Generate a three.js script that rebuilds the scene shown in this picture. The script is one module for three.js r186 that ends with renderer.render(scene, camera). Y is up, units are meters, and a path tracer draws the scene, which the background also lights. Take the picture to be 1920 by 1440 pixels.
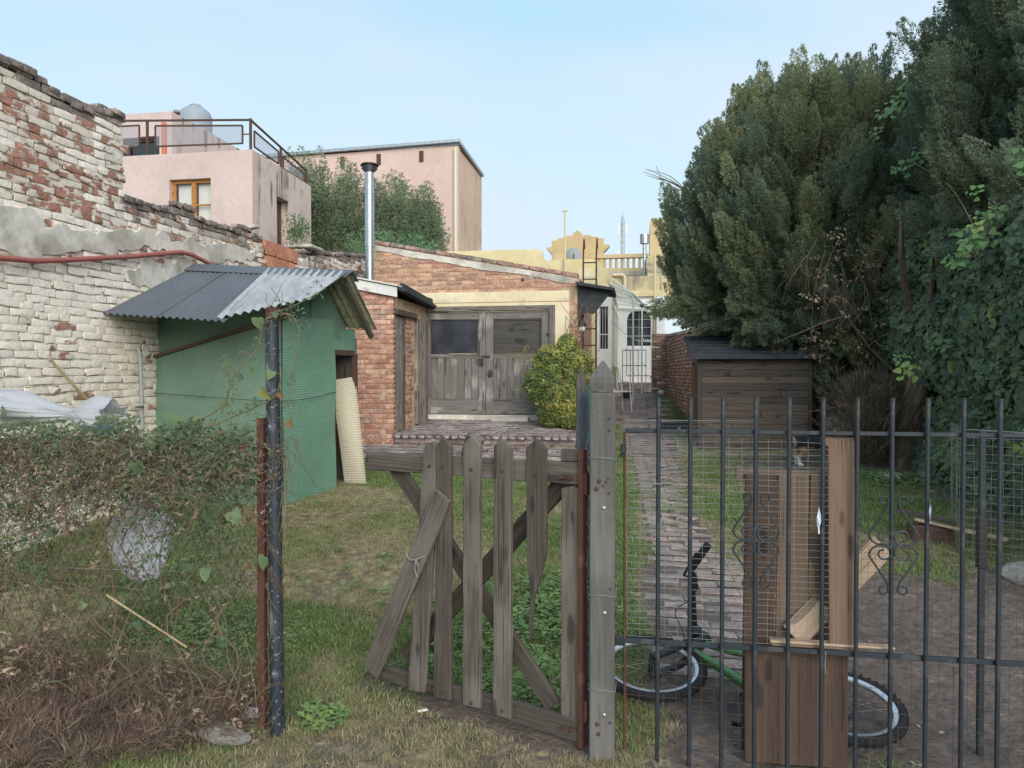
import * as THREE from 'three';
import { mergeGeometries } from 'three/addons/utils/BufferGeometryUtils.js';
import { MarchingCubes } from 'three/addons/objects/MarchingCubes.js';

// ---------------------------------------------------------------- camera, sky, sun, exposure
const scene = new THREE.Scene();
const camera = new THREE.PerspectiveCamera(54.43, 4 / 3, 0.05, 1500);
camera.position.set(0, 1.6, 0);
camera.lookAt(-1.6896, 1.6 - 0.1429, -9.8562);
camera.updateMatrixWorld();
const renderer = new THREE.WebGLRenderer({ antialias: true });
renderer.toneMapping = THREE.LinearToneMapping;
renderer.toneMappingExposure = 2.15;
renderer.shadowMap.enabled = true;
const V = (x, y, z) => new THREE.Vector3(x, y, z);
function rng(seed) { let a = seed >>> 0; return () => { a = (a + 0x6D2B79F5) | 0; let t = Math.imul(a ^ (a >>> 15), 1 | a); t = (t + Math.imul(t ^ (t >>> 7), 61 | t)) ^ t; return ((t ^ (t >>> 14)) >>> 0) / 4294967296; }; }
const TAB = (() => { const r = rng(77), t = new Float32Array(65536); for (let i = 0; i < 65536; i++) t[i] = r(); return t; })();
const md = (a, n) => ((a % n) + n) % n;
function vn(x, y, px, py, s = 0) {            // tileable value noise
  const xi = Math.floor(x), yi = Math.floor(y); let fx = x - xi, fy = y - yi;
  fx = fx * fx * (3 - 2 * fx); fy = fy * fy * (3 - 2 * fy);
  const x0 = md(xi, px), x1 = md(xi + 1, px), y0 = md(yi, py) + s * 37, y1 = md(yi + 1, py) + s * 37;
  const h = (a, b) => TAB[(a * 131 + b * 2707 + ((a * b) & 1023) * 7) & 65535];
  const a = h(x0, y0), b = h(x1, y0), c = h(x0, y1), d = h(x1, y1);
  return a + (b - a) * fx + (c - a) * fy + (a - b - c + d) * fx * fy;
}
function fbm(u, v, fx, fy, oct = 4, s = 0) { let a = 0.5, r = 0, n = 0; for (let i = 0; i < oct; i++) { r += a * vn(u * fx, v * fy, fx, fy, s + i * 3); n += a; a *= 0.5; fx *= 2; fy *= 2; } return r / n; }
const sst = (a, b, x) => { const t = Math.min(1, Math.max(0, (x - a) / (b - a))); return t * t * (3 - 2 * t); };
const mix3 = (a, b, t) => [a[0] + (b[0] - a[0]) * t, a[1] + (b[1] - a[1]) * t, a[2] + (b[2] - a[2]) * t];
const s2l = (c) => { c /= 255; return c <= 0.04045 ? c / 12.92 : Math.pow((c + 0.055) / 1.055, 2.4); };
const SUN_DIR = V(0.44, 0.5, 0.75).normalize();
{ // hazy late-day sky: pale at the horizon, light blue above, faint cirrus
  const w = 768, h = 384, d = new Float32Array(w * h * 4);
  const stops = [[-1, [92, 90, 84]], [-0.03, [150, 152, 150]], [0.0, [226, 240, 244]], [0.1, [214, 238, 244]], [0.287, [194, 230, 244]], [0.42, [180, 219, 243]], [0.6, [172, 208, 238]], [1, [150, 188, 228]]].map(([y, c]) => [y, c.map((k) => s2l(k) * 0.517)]);
  for (let j = 0; j < h; j++) for (let i = 0; i < w; i++) {
    const u = (i + 0.5) / w, v = (j + 0.5) / h, y = Math.sin((v - 0.5) * Math.PI);
    let k = 0; while (k < stops.length - 2 && y > stops[k + 1][0]) k++;
    let c = mix3(stops[k][1], stops[k + 1][1], Math.min(1, Math.max(0, (y - stops[k][0]) / (stops[k + 1][0] - stops[k][0]))));
    const n = fbm(u + 0.35 * v, v, 10, 14, 5, 4), n2 = fbm(u - 0.2 * v, v, 5, 7, 4, 9);
    const cl = sst(0.42, 0.66, n * 0.5 + n2 * 0.55) * 0.85 * sst(0.0, 0.12, y);
    c = mix3(c, [s2l(216) * 0.517, s2l(227) * 0.517, s2l(242) * 0.517], cl);
    const o = (j * w + i) * 4; d[o] = c[0]; d[o + 1] = c[1]; d[o + 2] = c[2]; d[o + 3] = 1;
  }
  const t = new THREE.DataTexture(d, w, h, THREE.RGBAFormat, THREE.FloatType);
  t.mapping = THREE.EquirectangularReflectionMapping; t.magFilter = t.minFilter = THREE.LinearFilter; t.wrapS = THREE.RepeatWrapping; t.needsUpdate = true;
  scene.background = t; scene.environment = t; scene.backgroundIntensity = 1; scene.environmentIntensity = 1;
}
const sun = new THREE.DirectionalLight(new THREE.Color(1.0, 0.95, 0.88), 1.5);
sun.position.copy(SUN_DIR).multiplyScalar(40); sun.target.position.set(0, 0, -8);
sun.castShadow = true; sun.shadow.radius = 85; sun.shadow.mapSize.set(2048, 2048);
Object.assign(sun.shadow.camera, { left: -25, right: 25, top: 25, bottom: -25, near: 1, far: 120 });
scene.add(sun, sun.target);

// ---------------------------------------------------------------- helpers
const taken = new Map(), bases = new WeakMap();
function numbered(n) { const k = taken.get(n) || 0; taken.set(n, k + 1); return k ? n + '_' + String(k).padStart(3, '0') : n; }
function shade(o) { o.traverse((m) => { if (m.isMesh) { m.castShadow = true; m.receiveShadow = true; } }); return o; }
function thing(name, label, category, p = [0, 0, 0], turn = 0, group) {     // parts in local axes
  const o = new THREE.Group(); o.name = numbered(name); o.position.set(...p); o.rotation.y = turn; o.userData = { label, category }; if (group) o.userData.group = group; scene.add(o); return o;
}
function thingW(name, label, category, p = [0, 0, 0], group) { const o = thing(name, label, category, p, 0, group); bases.set(o, V(...p)); return o; } // parts given in yard axes
function structW(name, p = [0, 0, 0]) { const o = new THREE.Group(); o.name = numbered(name); o.position.set(...p); o.userData = { kind: 'structure' }; scene.add(o); bases.set(o, V(...p)); return o; }
function baseOf(p) { for (let o = p; o; o = o.parent) if (bases.has(o)) return bases.get(o); return null; }
function part(name, g, m, parent, kind) {
  if (Array.isArray(g)) g = g.length === 1 ? g[0] : mg(g);
  const b = baseOf(parent); if (b && !g.userData.shared) g.translate(-b.x, -b.y, -b.z);
  const o = new THREE.Mesh(g, m); o.name = name; o.castShadow = o.receiveShadow = true; if (kind) o.userData.kind = kind; parent.add(o); return o;
}
function single(name, g, m, label, category, group, kind) {      // a thing that is one mesh, in yard axes; its origin goes to its base
  if (Array.isArray(g)) g = mg(g);
  g.computeBoundingBox(); const b = g.boundingBox, p = V((b.min.x + b.max.x) / 2, b.min.y, (b.min.z + b.max.z) / 2); g.translate(-p.x, -p.y, -p.z);
  const o = new THREE.Mesh(g, m); o.name = numbered(name); o.position.copy(p); o.castShadow = o.receiveShadow = true;
  if (kind) o.userData.kind = kind; if (label) { o.userData.label = label; o.userData.category = category; } if (group) o.userData.group = group; scene.add(o); return o;
}
function flat(g) { if (g.index) g = g.toNonIndexed(); for (const k of Object.keys(g.attributes)) if (!['position', 'normal', 'uv'].includes(k)) g.deleteAttribute(k); if (!g.attributes.uv) uvBox(g); if (!g.attributes.normal) g.computeVertexNormals(); g.morphAttributes = {}; g.clearGroups(); return g; }
function mg(list) { return mergeGeometries(list.map(flat), false); }
function uvBox(g, grain = null, off = [0, 0]) {                  // uv in metres by the face's main axis; u runs along the grain
  if (g.index) g = g.toNonIndexed();
  const p = g.attributes.position, n = p.count, uv = new Float32Array(n * 2), a = V(), b = V(), c = V(), e = V();
  for (let i = 0; i < n; i += 3) {
    a.fromBufferAttribute(p, i); b.fromBufferAttribute(p, i + 1); c.fromBufferAttribute(p, i + 2);
    e.subVectors(b, a).cross(c.clone().sub(a)); const m = [Math.abs(e.x), Math.abs(e.y), Math.abs(e.z)], ax = m[0] >= m[1] && m[0] >= m[2] ? 0 : m[1] >= m[2] ? 1 : 2;
    let [q, r] = ax === 0 ? ['z', 'y'] : ax === 1 ? ['x', 'z'] : ['x', 'y']; if (grain === r) [q, r] = [r, q];
    [a, b, c].forEach((w, k) => { uv[(i + k) * 2] = w[q] + off[0]; uv[(i + k) * 2 + 1] = w[r] + off[1]; });
  }
  g.setAttribute('uv', new THREE.BufferAttribute(uv, 2)); return g;
}
let offs = rng(5); const ro = () => [offs() * 9, offs() * 9];
function tris(P, idx, uvs) { const g = new THREE.BufferGeometry(); g.setAttribute('position', new THREE.Float32BufferAttribute(P.flat(), 3)); if (uvs) g.setAttribute('uv', new THREE.Float32BufferAttribute(uvs.flat(), 2)); g.setIndex(idx.flat()); const h = g.toNonIndexed(); h.computeVertexNormals(); return h; }
function xf(g, p = [0, 0, 0], r = [0, 0, 0], order = 'XYZ') { g.applyMatrix4(new THREE.Matrix4().compose(V(...p), new THREE.Quaternion().setFromEuler(new THREE.Euler(r[0], r[1], r[2], order)), V(1, 1, 1))); return g; }
function box(w, h, d, x = 0, y = 0, z = 0, o = {}) {              // chamfered box centred at x,y,z
  const b = Math.min(o.b ?? 0.003, w * 0.3, h * 0.3, d * 0.3), W = w / 2, H = h / 2, D = d / 2, P = [], I = [];
  const add = (...pts) => { const k = P.length; const q = pts.map((t) => V(...t)), n = q[1].clone().sub(q[0]).cross(q[2].clone().sub(q[0])), c = q.reduce((s, t) => s.add(t), V(0, 0, 0)); if (n.dot(c) < 0) pts.reverse(); P.push(...pts); I.push(k, k + 1, k + 2); if (pts.length > 3) I.push(k, k + 2, k + 3); };
  if (o.plain) { for (const s of [-1, 1]) { add([s * W, -H, -D], [s * W, H, -D], [s * W, H, D], [s * W, -H, D]); add([-W, s * H, -D], [W, s * H, -D], [W, s * H, D], [-W, s * H, D]); add([-W, -H, s * D], [W, -H, s * D], [W, H, s * D], [-W, H, s * D]); } }
  else {
    for (const s of [-1, 1]) { add([s * W, b - H, b - D], [s * W, H - b, b - D], [s * W, H - b, D - b], [s * W, b - H, D - b]); add([b - W, s * H, b - D], [W - b, s * H, b - D], [W - b, s * H, D - b], [b - W, s * H, D - b]); add([b - W, b - H, s * D], [W - b, b - H, s * D], [W - b, H - b, s * D], [b - W, H - b, s * D]); }
    for (const s of [-1, 1]) for (const t of [-1, 1]) {
      add([s * W, t * (H - b), b - D], [s * W, t * (H - b), D - b], [s * (W - b), t * H, D - b], [s * (W - b), t * H, b - D]);
      add([s * W, b - H, t * (D - b)], [s * W, H - b, t * (D - b)], [s * (W - b), H - b, t * D], [s * (W - b), b - H, t * D]);
      add([b - W, s * H, t * (D - b)], [W - b, s * H, t * (D - b)], [W - b, s * (H - b), t * D], [b - W, s * (H - b), t * D]);
      for (const q of [-1, 1]) add([s * W, t * (H - b), q * (D - b)], [s * (W - b), t * H, q * (D - b)], [s * (W - b), t * (H - b), q * D]);
    }
  }
  const g = uvBox(tris(P, I), o.grain || (w >= h && w >= d ? 'x' : h >= d ? 'y' : 'z'), o.off || ro());
  if (o.r) xf(g, [0, 0, 0], o.r); g.translate(x, y, z); return g;
}
const span = (x0, x1, y0, y1, z0, z1, o) => box(Math.abs(x1 - x0), Math.abs(y1 - y0), Math.abs(z1 - z0), (x0 + x1) / 2, (y0 + y1) / 2, (z0 + z1) / 2, o);
function beam(a, b, w, t, o = {}) {                               // box bar from a to b, w across, t thick, turned about its axis by o.roll
  a = V(...a); b = V(...b); const L = a.distanceTo(b), g = box(w, L, t, 0, 0, 0, { ...o, grain: 'y' }), y = b.clone().sub(a).normalize();
  let x = o.side ? V(...o.side) : Math.abs(y.y) > 0.95 ? V(1, 0, 0) : V(0, 1, 0).cross(y); x.addScaledVector(y, -x.dot(y)).normalize(); const z = x.clone().cross(y);
  g.applyMatrix4(new THREE.Matrix4().makeBasis(x, y, z).setPosition(a.add(b).multiplyScalar(0.5))); return g;
}
function tube(pts, r, seg = 6, o = {}) {                          // r: number or function of 0..1; straight runs between points, caps
  const Q = pts.map((p) => p.isVector3 ? p : V(...p)); let C = Q;
  if (o.smooth) C = new THREE.CatmullRomCurve3(Q, !!o.closed).getPoints(o.smooth);
  const n = C.length, P = [], N = [], U = [], I = []; let len = 0, up = null;
  for (let i = 0; i < n; i++) {
    const t = C[Math.min(n - 1, i + 1)].clone().sub(C[Math.max(0, i - 1)]); if (o.closed && (i === 0 || i === n - 1)) t.copy(C[1]).sub(C[n - 2]); t.normalize();
    if (!up) up = Math.abs(t.y) > 0.9 ? V(1, 0, 0) : V(0, 1, 0); const x = up.clone().addScaledVector(t, -up.dot(t)).normalize(), z = t.clone().cross(x); up = x;
    if (i) len += C[i].distanceTo(C[i - 1]); const R = typeof r === 'function' ? r(i / (n - 1)) : r;
    for (let k = 0; k <= seg; k++) { const a = k / seg * Math.PI * 2, e = x.clone().multiplyScalar(Math.cos(a)).addScaledVector(z, Math.sin(a) * (o.flatten || 1)); P.push(...C[i].clone().addScaledVector(e, R).toArray()); N.push(...e.normalize().toArray()); U.push(len, k / seg * R * 6.28); }
    if (i) for (let k = 0; k < seg; k++) { const a = (i - 1) * (seg + 1) + k, b = a + seg + 1; I.push(a, a + 1, b, b, a + 1, b + 1); }
  }
  if (!o.closed && !o.open) for (const i of [0, n - 1]) { const c = P.length / 3; P.push(...C[i].toArray()); const t = (i ? C[n - 1].clone().sub(C[n - 2]) : C[0].clone().sub(C[1])).normalize(); N.push(...t.toArray()); U.push(0, 0); const s = P.length / 3; for (let k = 0; k <= seg; k++) { const q = (i * (seg + 1) + k) * 3; P.push(P[q], P[q + 1], P[q + 2]); N.push(...t.toArray()); U.push(0.01, k * 0.01); } for (let k = 0; k < seg; k++) i ? I.push(c, s + k, s + k + 1) : I.push(c, s + k + 1, s + k); }
  const g = new THREE.BufferGeometry(); g.setAttribute('position', new THREE.Float32BufferAttribute(P, 3)); g.setAttribute('normal', new THREE.Float32BufferAttribute(N, 3)); g.setAttribute('uv', new THREE.Float32BufferAttribute(U, 2)); g.setIndex(I); return g.toNonIndexed();
}
function slab(pts, depth, o = {}) {                              // outline in x,y pushed out along z from 0 to depth
  const s = new THREE.Shape(pts.map(([x, y]) => new THREE.Vector2(x, y))); for (const h of o.holes || []) s.holes.push(new THREE.Path(h.map(([x, y]) => new THREE.Vector2(x, y))));
  const b = o.bevel || 0; let g = new THREE.ExtrudeGeometry(s, { depth: depth - 2 * b, bevelEnabled: b > 0, bevelSize: b, bevelThickness: b, bevelOffset: -b, bevelSegments: 1, curveSegments: 8 }); g.translate(0, 0, b);
  g = uvBox(g.index ? g.toNonIndexed() : g, o.grain, o.off || ro()); if (o.m) put4(g, o.m); return g;
}
function put4(g, m) { g.applyMatrix4(m); if (m.determinant() < 0) for (const k of Object.keys(g.attributes)) { const a = g.attributes[k], n = a.itemSize, d = a.array; for (let i = 0; i < a.count; i += 3) for (let j = 0; j < n; j++) { const t = d[(i + 1) * n + j]; d[(i + 1) * n + j] = d[(i + 2) * n + j]; d[(i + 2) * n + j] = t; } } return g; }
const basis = (x, y, z, p) => new THREE.Matrix4().makeBasis(x, y, z).setPosition(p);
function corrugated(L, W, pitch, amp, m, o = {}) {                // sheet: waves along x (0..L), run along y (0..W)
  const n = Math.round(L / pitch * 8), r = 3, P = [], U = [], I = [], th = o.th || 0.004; // two skins
  for (let s = 0; s < 2; s++) for (let j = 0; j <= r; j++) for (let i = 0; i <= n; i++) { const x = i / n * L; P.push([x, j / r * W, amp * Math.cos(x / pitch * 6.2832) - s * th]); U.push([j / r * W, x]); }
  const q = (s, j, i) => s * (r + 1) * (n + 1) + j * (n + 1) + i;
  for (let s = 0; s < 2; s++) for (let j = 0; j < r; j++) for (let i = 0; i < n; i++) { const a = q(s, j, i), b = q(s, j, i + 1), c = q(s, j + 1, i + 1), d = q(s, j + 1, i); s ? I.push(a, c, b, a, d, c) : I.push(a, b, c, a, c, d); }
  for (let i = 0; i < n; i++) { I.push(q(0, 0, i), q(1, 0, i), q(1, 0, i + 1), q(0, 0, i), q(1, 0, i + 1), q(0, 0, i + 1)); I.push(q(0, r, i), q(1, r, i + 1), q(1, r, i), q(0, r, i), q(0, r, i + 1), q(1, r, i + 1)); }
  for (let j = 0; j < r; j++) for (const i of [0, n]) I.push(q(0, j, i), q(0, j + 1, i), q(1, j + 1, i), q(0, j, i), q(1, j + 1, i), q(1, j, i));
  const g = new THREE.BufferGeometry(); g.setAttribute('position', new THREE.Float32BufferAttribute(P.flat(), 3)); g.setAttribute('uv', new THREE.Float32BufferAttribute(U.flat(), 2)); g.setIndex(I); g.computeVertexNormals(); const h = g.toNonIndexed(); if (m) put4(h, m); return h;
}
function corrQuad(EL, ER, RL, RR, waves, amp, th = 0.006) {          // corrugated sheet over four corners: eave left/right, ridge left/right
  const n = waves * 8, r = 4, P = [], U = [], I = [], N = ER.clone().sub(EL).cross(RL.clone().sub(EL)).normalize(), L = EL.distanceTo(ER), W = EL.distanceTo(RL);
  for (let s = 0; s < 2; s++) for (let j = 0; j <= r; j++) for (let i = 0; i <= n; i++) { const u = i / n, v = j / r; P.push(EL.clone().lerp(ER, u).lerp(RL.clone().lerp(RR, u), v).addScaledVector(N, amp * Math.cos(u * waves * 6.2832) - s * th).toArray()); U.push([v * W, u * L]); }
  const q = (s, j, i) => s * (r + 1) * (n + 1) + j * (n + 1) + i;
  for (let s = 0; s < 2; s++) for (let j = 0; j < r; j++) for (let i = 0; i < n; i++) { const a = q(s, j, i), b = q(s, j, i + 1), c = q(s, j + 1, i + 1), d = q(s, j + 1, i); s ? I.push(a, c, b, a, d, c) : I.push(a, b, c, a, c, d); }
  for (let i = 0; i < n; i++) { I.push(q(0, 0, i), q(1, 0, i), q(1, 0, i + 1), q(0, 0, i), q(1, 0, i + 1), q(0, 0, i + 1)); I.push(q(0, r, i), q(1, r, i + 1), q(1, r, i), q(0, r, i), q(0, r, i + 1), q(1, r, i + 1)); }
  const g = new THREE.BufferGeometry(); g.setAttribute('position', new THREE.Float32BufferAttribute(P.flat(), 3)); g.setAttribute('uv', new THREE.Float32BufferAttribute(U.flat(), 2)); g.setIndex(I); g.computeVertexNormals(); return g.toNonIndexed();
}
function noisy(g, amp, f, seed = 1) { const p = g.attributes.position; for (let i = 0; i < p.count; i++) { const x = p.getX(i), y = p.getY(i), z = p.getZ(i), n = (k) => (vn(x * f + k * 17.3 + z * f * 0.7, y * f + k * 5.1 + z * f * 0.9, 4096, 4096, seed) - 0.5) * 2 * amp; p.setXYZ(i, x + n(1), y + n(2), z + n(3)); } g.computeVertexNormals(); return g; }
function inst(name, g, m, mats, cols, parent, kind = 'stuff') {
  const o = new THREE.InstancedMesh(g, m, mats.length); o.name = name; mats.forEach((q, i) => o.setMatrixAt(i, q)); if (cols) cols.forEach((c, i) => o.setColorAt(i, c)); o.castShadow = o.receiveShadow = true; if (kind) o.userData.kind = kind; parent.add(o); return o;
}
function gh(x, z) {                                              // height of the yard: it climbs away from the gate
  const t = [[4, -0.06], [-3.0, 0], [-3.9, 0.005], [-6.8, 0.29], [-8.2, 0.36], [-9.5, 0.45], [-11, 0.53], [-13, 0.66], [-17, 0.97], [-19.5, 1.12], [-23, 1.2], [-600, 1.2]];
  let k = 0; while (k < t.length - 2 && z < t[k + 1][0]) k++; const f = Math.min(1, Math.max(0, (z - t[k][0]) / (t[k + 1][0] - t[k][0])));
  return t[k][1] + (t[k + 1][1] - t[k][1]) * f + (Math.abs(x) < 8 && z > -24 ? (vn(x * 1.3 + 50, z * 1.3 + 90, 999, 999, 3) - 0.5) * 0.03 + (vn(x * 5 + 50, z * 5 + 190, 999, 999, 4) - 0.5) * 0.012 : 0);
}
const QV = V(); function scr(x, y, z) { QV.set(x, y, z).project(camera); return [QV.x, QV.y, QV.z]; }
const inView = (x, y, z, m = 1.03) => { const s = scr(x, y, z); return Math.abs(s[0]) < m && Math.abs(s[1]) < m && s[2] < 1; };
camera.updateProjectionMatrix();
// ---------------------------------------------------------------- procedural materials
function texOf(w, h, f, srgb = true) { const d = new Uint8Array(w * h * 4); for (let j = 0; j < h; j++) for (let i = 0; i < w; i++) { const c = f((i + 0.5) / w, (j + 0.5) / h), o = (j * w + i) * 4; if (typeof c === 'number') d[o] = d[o + 1] = d[o + 2] = Math.max(0, Math.min(255, c * 255)); else for (let k = 0; k < 3; k++) d[o + k] = Math.max(0, Math.min(255, c[k])); d[o + 3] = 255; } const t = new THREE.DataTexture(d, w, h); t.wrapS = t.wrapT = THREE.RepeatWrapping; t.magFilter = THREE.LinearFilter; t.minFilter = THREE.LinearMipmapLinearFilter; t.generateMipmaps = true; if (srgb) t.colorSpace = THREE.SRGBColorSpace; t.needsUpdate = true; return t; }
const bumps = new Map();
function mat(o) {   // col(u,v): sRGB bytes; hgt(u,v): 0..1; m: metres covered by the texture
  const p = { roughness: o.rough ?? 0.9, metalness: o.metal ?? 0, side: THREE.DoubleSide }, n = o.n || 256, rep = (t) => { const m = o.m || 1, mv = o.mv || m; t.repeat.set(1 / m, 1 / mv); return t; };
  if (o.col) p.map = rep(texOf(n, n, o.col)); if (o.hgt) { let t = o.hk && bumps.get(o.hk); if (!t) { t = texOf(n, n, o.hgt, false); if (o.hk) bumps.set(o.hk, t); } p.bumpMap = rep(t.clone()); p.bumpMap.needsUpdate = true; p.bumpScale = o.bs ?? 0.004; }
  if (o.c) p.color = new THREE.Color(...o.c.map(s2l)); if (o.extra) Object.assign(p, o.extra);
  const m = new (o.phys ? THREE.MeshPhysicalMaterial : THREE.MeshStandardMaterial)(p); m.name = o.name || ''; return m;
}
const M = {};
const gr = (c, k) => c.map((x) => x * k);
function wood(a, b, c, s, o = {}) {           // grain along u
  const ring = (u, v) => { const w = fbm(u, v, 3, 6, 3, s), t = fbm(u, v + 0.03 * w, 3, 80, 3, s + 1), f = fbm(u, v, 16, 128, 2, s + 2); return 0.6 * t + 0.4 * f; };
  return mat({ hk: 'wood', n: 512, m: o.m || 1.2, mv: o.mv || 0.6, rough: 0.88, bs: o.bs ?? 0.003, ...o,
    col: (u, v) => { const r = ring(u, v), p = fbm(u, v, 4, 5, 4, s + 5); let k = mix3(a, b, sst(0.15, 0.85, r)); k = mix3(k, c, sst(0.45, 0.8, p) * (o.patch ?? 0.7)); const crack = sst(0.76, 0.83, fbm(u, v, 3, 90, 2, s + 8)); k = gr(k, 1 - 0.4 * crack); const kn = fbm(u, v, 5, 9, 2, s + 11); return gr(k, 1 - 0.3 * sst(0.74, 0.8, kn)); },
    hgt: (u, v) => ring(u, v) * 0.6 + 0.4 - 0.5 * sst(0.72, 0.78, fbm(u, v, 3, 90, 2, s + 8)) });
}
M.picket = wood([78, 70, 63], [109, 100, 90], [122, 115, 106], 21, { patch: 0.8, name: 'weathered grey picket wood' });
M.picketDark = wood([66, 59, 52], [93, 83, 74], [107, 99, 90], 23, { patch: 0.6, name: 'dark weathered wood' });
M.postWood = mat({ name: 'sawn grey post', n: 512, m: 0.8, rough: 0.9, bs: 0.003, col: (u, v) => { const r = fbm(u, v, 4, 60, 3, 31), p = fbm(u, v, 4, 4, 4, 33), k = Math.abs(((u * 32 + v * 13 + 0.8 * fbm(u, v, 5, 5, 2, 35)) % 1) - 0.5); let c = mix3([82, 79, 76], [108, 104, 100], r); c = mix3(c, [120, 115, 111], sst(0.5, 0.8, p) * 0.6); c = mix3(c, [136, 133, 129], sst(0.4, 0.5, k) * 0.16); return gr(c, 1 - 0.35 * sst(0.8, 0.88, fbm(u, v, 3, 70, 2, 38))); }, hgt: (u, v) => fbm(u, v, 4, 60, 3, 31) });
M.tan = wood([109, 89, 74], [128, 106, 89], [119, 97, 82], 41, { patch: 0.6, bs: 0.0015, name: 'brown plank' });
M.tan2 = wood([78, 62, 52], [94, 76, 64], [86, 69, 58], 43, { patch: 0.6, bs: 0.0015, name: 'dark brown plank' });
M.tanPale = wood([169, 144, 118], [196, 173, 148], [184, 161, 136], 45, { patch: 0.4, name: 'pale plank' });
M.hutWood = [wood([75, 65, 60], [103, 91, 83], [90, 80, 74], 47, { name: 'hut board brown' }), wood([68, 61, 56], [90, 81, 76], [84, 77, 72], 49, { name: 'hut board dark' }), wood([89, 76, 67], [115, 101, 90], [101, 89, 80], 51, { name: 'hut board light' })];
M.door = wood([98, 93, 89], [133, 129, 123], [170, 166, 160], 53, { patch: 0.75, name: 'peeling grey door wood' });
M.door2 = wood([98, 90, 83], [129, 121, 113], [152, 147, 141], 55, { patch: 0.6, name: 'worn brown door wood' });
M.ply = wood([66, 63, 59], [86, 83, 77], [78, 75, 71], 57, { m: 1.6, mv: 1.6, patch: 0.5, name: 'grey plywood' });
M.sideDoor = wood([135, 124, 110], [170, 159, 144], [112, 107, 100], 59, { patch: 0.8, name: 'bare side door wood' });
function brick(a, b, mort, s, o = {}) { return mat({ hk: 'brick', n: 256, m: 0.8, rough: 0.93, bs: 0.006, ...o, col: (u, v) => { const p = fbm(u, v, 6, 9, 4, s), q = fbm(u, v, 40, 40, 2, s + 2), r = fbm(u, v, 10, 12, 4, s + 4); let c = mix3(a, b, sst(0.3, 0.7, p)); c = gr(c, 0.82 + 0.36 * q); return mix3(c, mort, sst(0.62, 0.78, r) * (o.smear ?? 0.8)); }, hgt: (u, v) => 0.5 * fbm(u, v, 14, 20, 4, s + 6) + 0.5 * fbm(u, v, 50, 50, 2, s + 7) }); }
function painted(cover, s, dirt, pa, pb, name) {   // flaking limewash on brick
  return mat({ name, n: 512, m: 1.1, rough: 0.94, bs: 0.008,
    col: (u, v) => { const p = fbm(u, v, 9, 14, 5, s), q = fbm(u, v, 48, 48, 2, s + 2), w = fbm(u, v, 5, 7, 3, s + 3), d = fbm(u, v, 7, 10, 5, s + 6); let paint = gr(mix3(pa, pb, w), 0.94 + 0.12 * q), br = gr(mix3([154, 108, 92], [180, 134, 112], w), 0.8 + 0.4 * q); br = mix3(br, [168, 150, 130], sst(0.55, 0.8, fbm(u, v, 11, 11, 3, s + 9)) * 0.6); const m = sst(cover - 0.05, cover + 0.05, p + (q - 0.5) * 0.12); let c = mix3(paint, br, m); return mix3(c, [92, 86, 80], sst(0.64 - dirt, 0.88 - dirt, d) * 0.6); },
    hgt: (u, v) => 0.35 * (1 - sst(cover - 0.03, cover + 0.03, fbm(u, v, 9, 14, 5, s))) + 0.4 * fbm(u, v, 16, 16, 4, s + 11) + 0.25 * fbm(u, v, 60, 60, 2, s + 12) });
}
const CR = [245, 232, 216], WH = [239, 227, 213];
M.pWhite = painted(0.84, 61, -0.2, CR, WH, 'cream limewash'); M.pWhite2 = painted(0.76, 67, -0.08, WH, CR, 'worn limewash'); M.pHalf = painted(0.64, 73, 0.0, WH, [206, 192, 174], 'half peeled limewash'); M.pRed = painted(0.5, 79, 0.02, [206, 190, 174], WH, 'mostly bare brick'); M.pDirty = painted(0.55, 85, 0.2, [190, 182, 168], [170, 160, 148], 'blackened limewash');
M.pCope = mat({ name: 'mossy coping brick', n: 256, m: 0.8, bs: 0.008, col: (u, v) => { const p = fbm(u, v, 7, 9, 5, 91), q = fbm(u, v, 30, 30, 3, 93); let c = mix3([123, 111, 104], [173, 153, 140], sst(0.3, 0.7, p)); return gr(mix3(c, [95, 91, 86], sst(0.5, 0.7, q) * 0.7), 0.9 + 0.2 * q); }, hgt: (u, v) => fbm(u, v, 16, 16, 4, 95) });
M.mortarPale = mat({ hk: 'mort', name: 'painted mortar', n: 256, m: 0.9, bs: 0.01, col: (u, v) => { const p = fbm(u, v, 14, 14, 5, 97); return mix3([182, 170, 152], [226, 216, 198], sst(0.25, 0.6, p)); }, hgt: (u, v) => fbm(u, v, 18, 18, 5, 99) });
M.mortarDark = mat({ hk: 'mort', name: 'mud mortar', n: 256, m: 0.9, bs: 0.01, col: (u, v) => { const p = fbm(u, v, 14, 14, 5, 101); return mix3([112, 96, 82], [158, 138, 118], sst(0.3, 0.7, p)); }, hgt: (u, v) => fbm(u, v, 18, 18, 5, 103) });
M.mortarGrey = mat({ hk: 'mort', name: 'grey mortar', n: 256, m: 0.9, bs: 0.006, col: (u, v) => { const p = fbm(u, v, 12, 12, 5, 105); return mix3([166, 140, 116], [198, 172, 146], sst(0.3, 0.7, p)); }, hgt: (u, v) => fbm(u, v, 18, 18, 5, 107) });
M.cement = mat({ name: 'grey cement render', n: 512, m: 1.7, bs: 0.008, col: (u, v) => { const p = fbm(u, v, 6, 6, 6, 109), q = fbm(u, v, 40, 40, 2, 111), r = fbm(u, v, 9, 7, 4, 113); let c = mix3([176, 168, 156], [214, 207, 194], sst(0.3, 0.7, p)); return gr(mix3(c, [140, 132, 122], sst(0.58, 0.78, r) * 0.6), 0.93 + 0.14 * q); }, hgt: (u, v) => fbm(u, v, 12, 12, 5, 115) });
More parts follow.
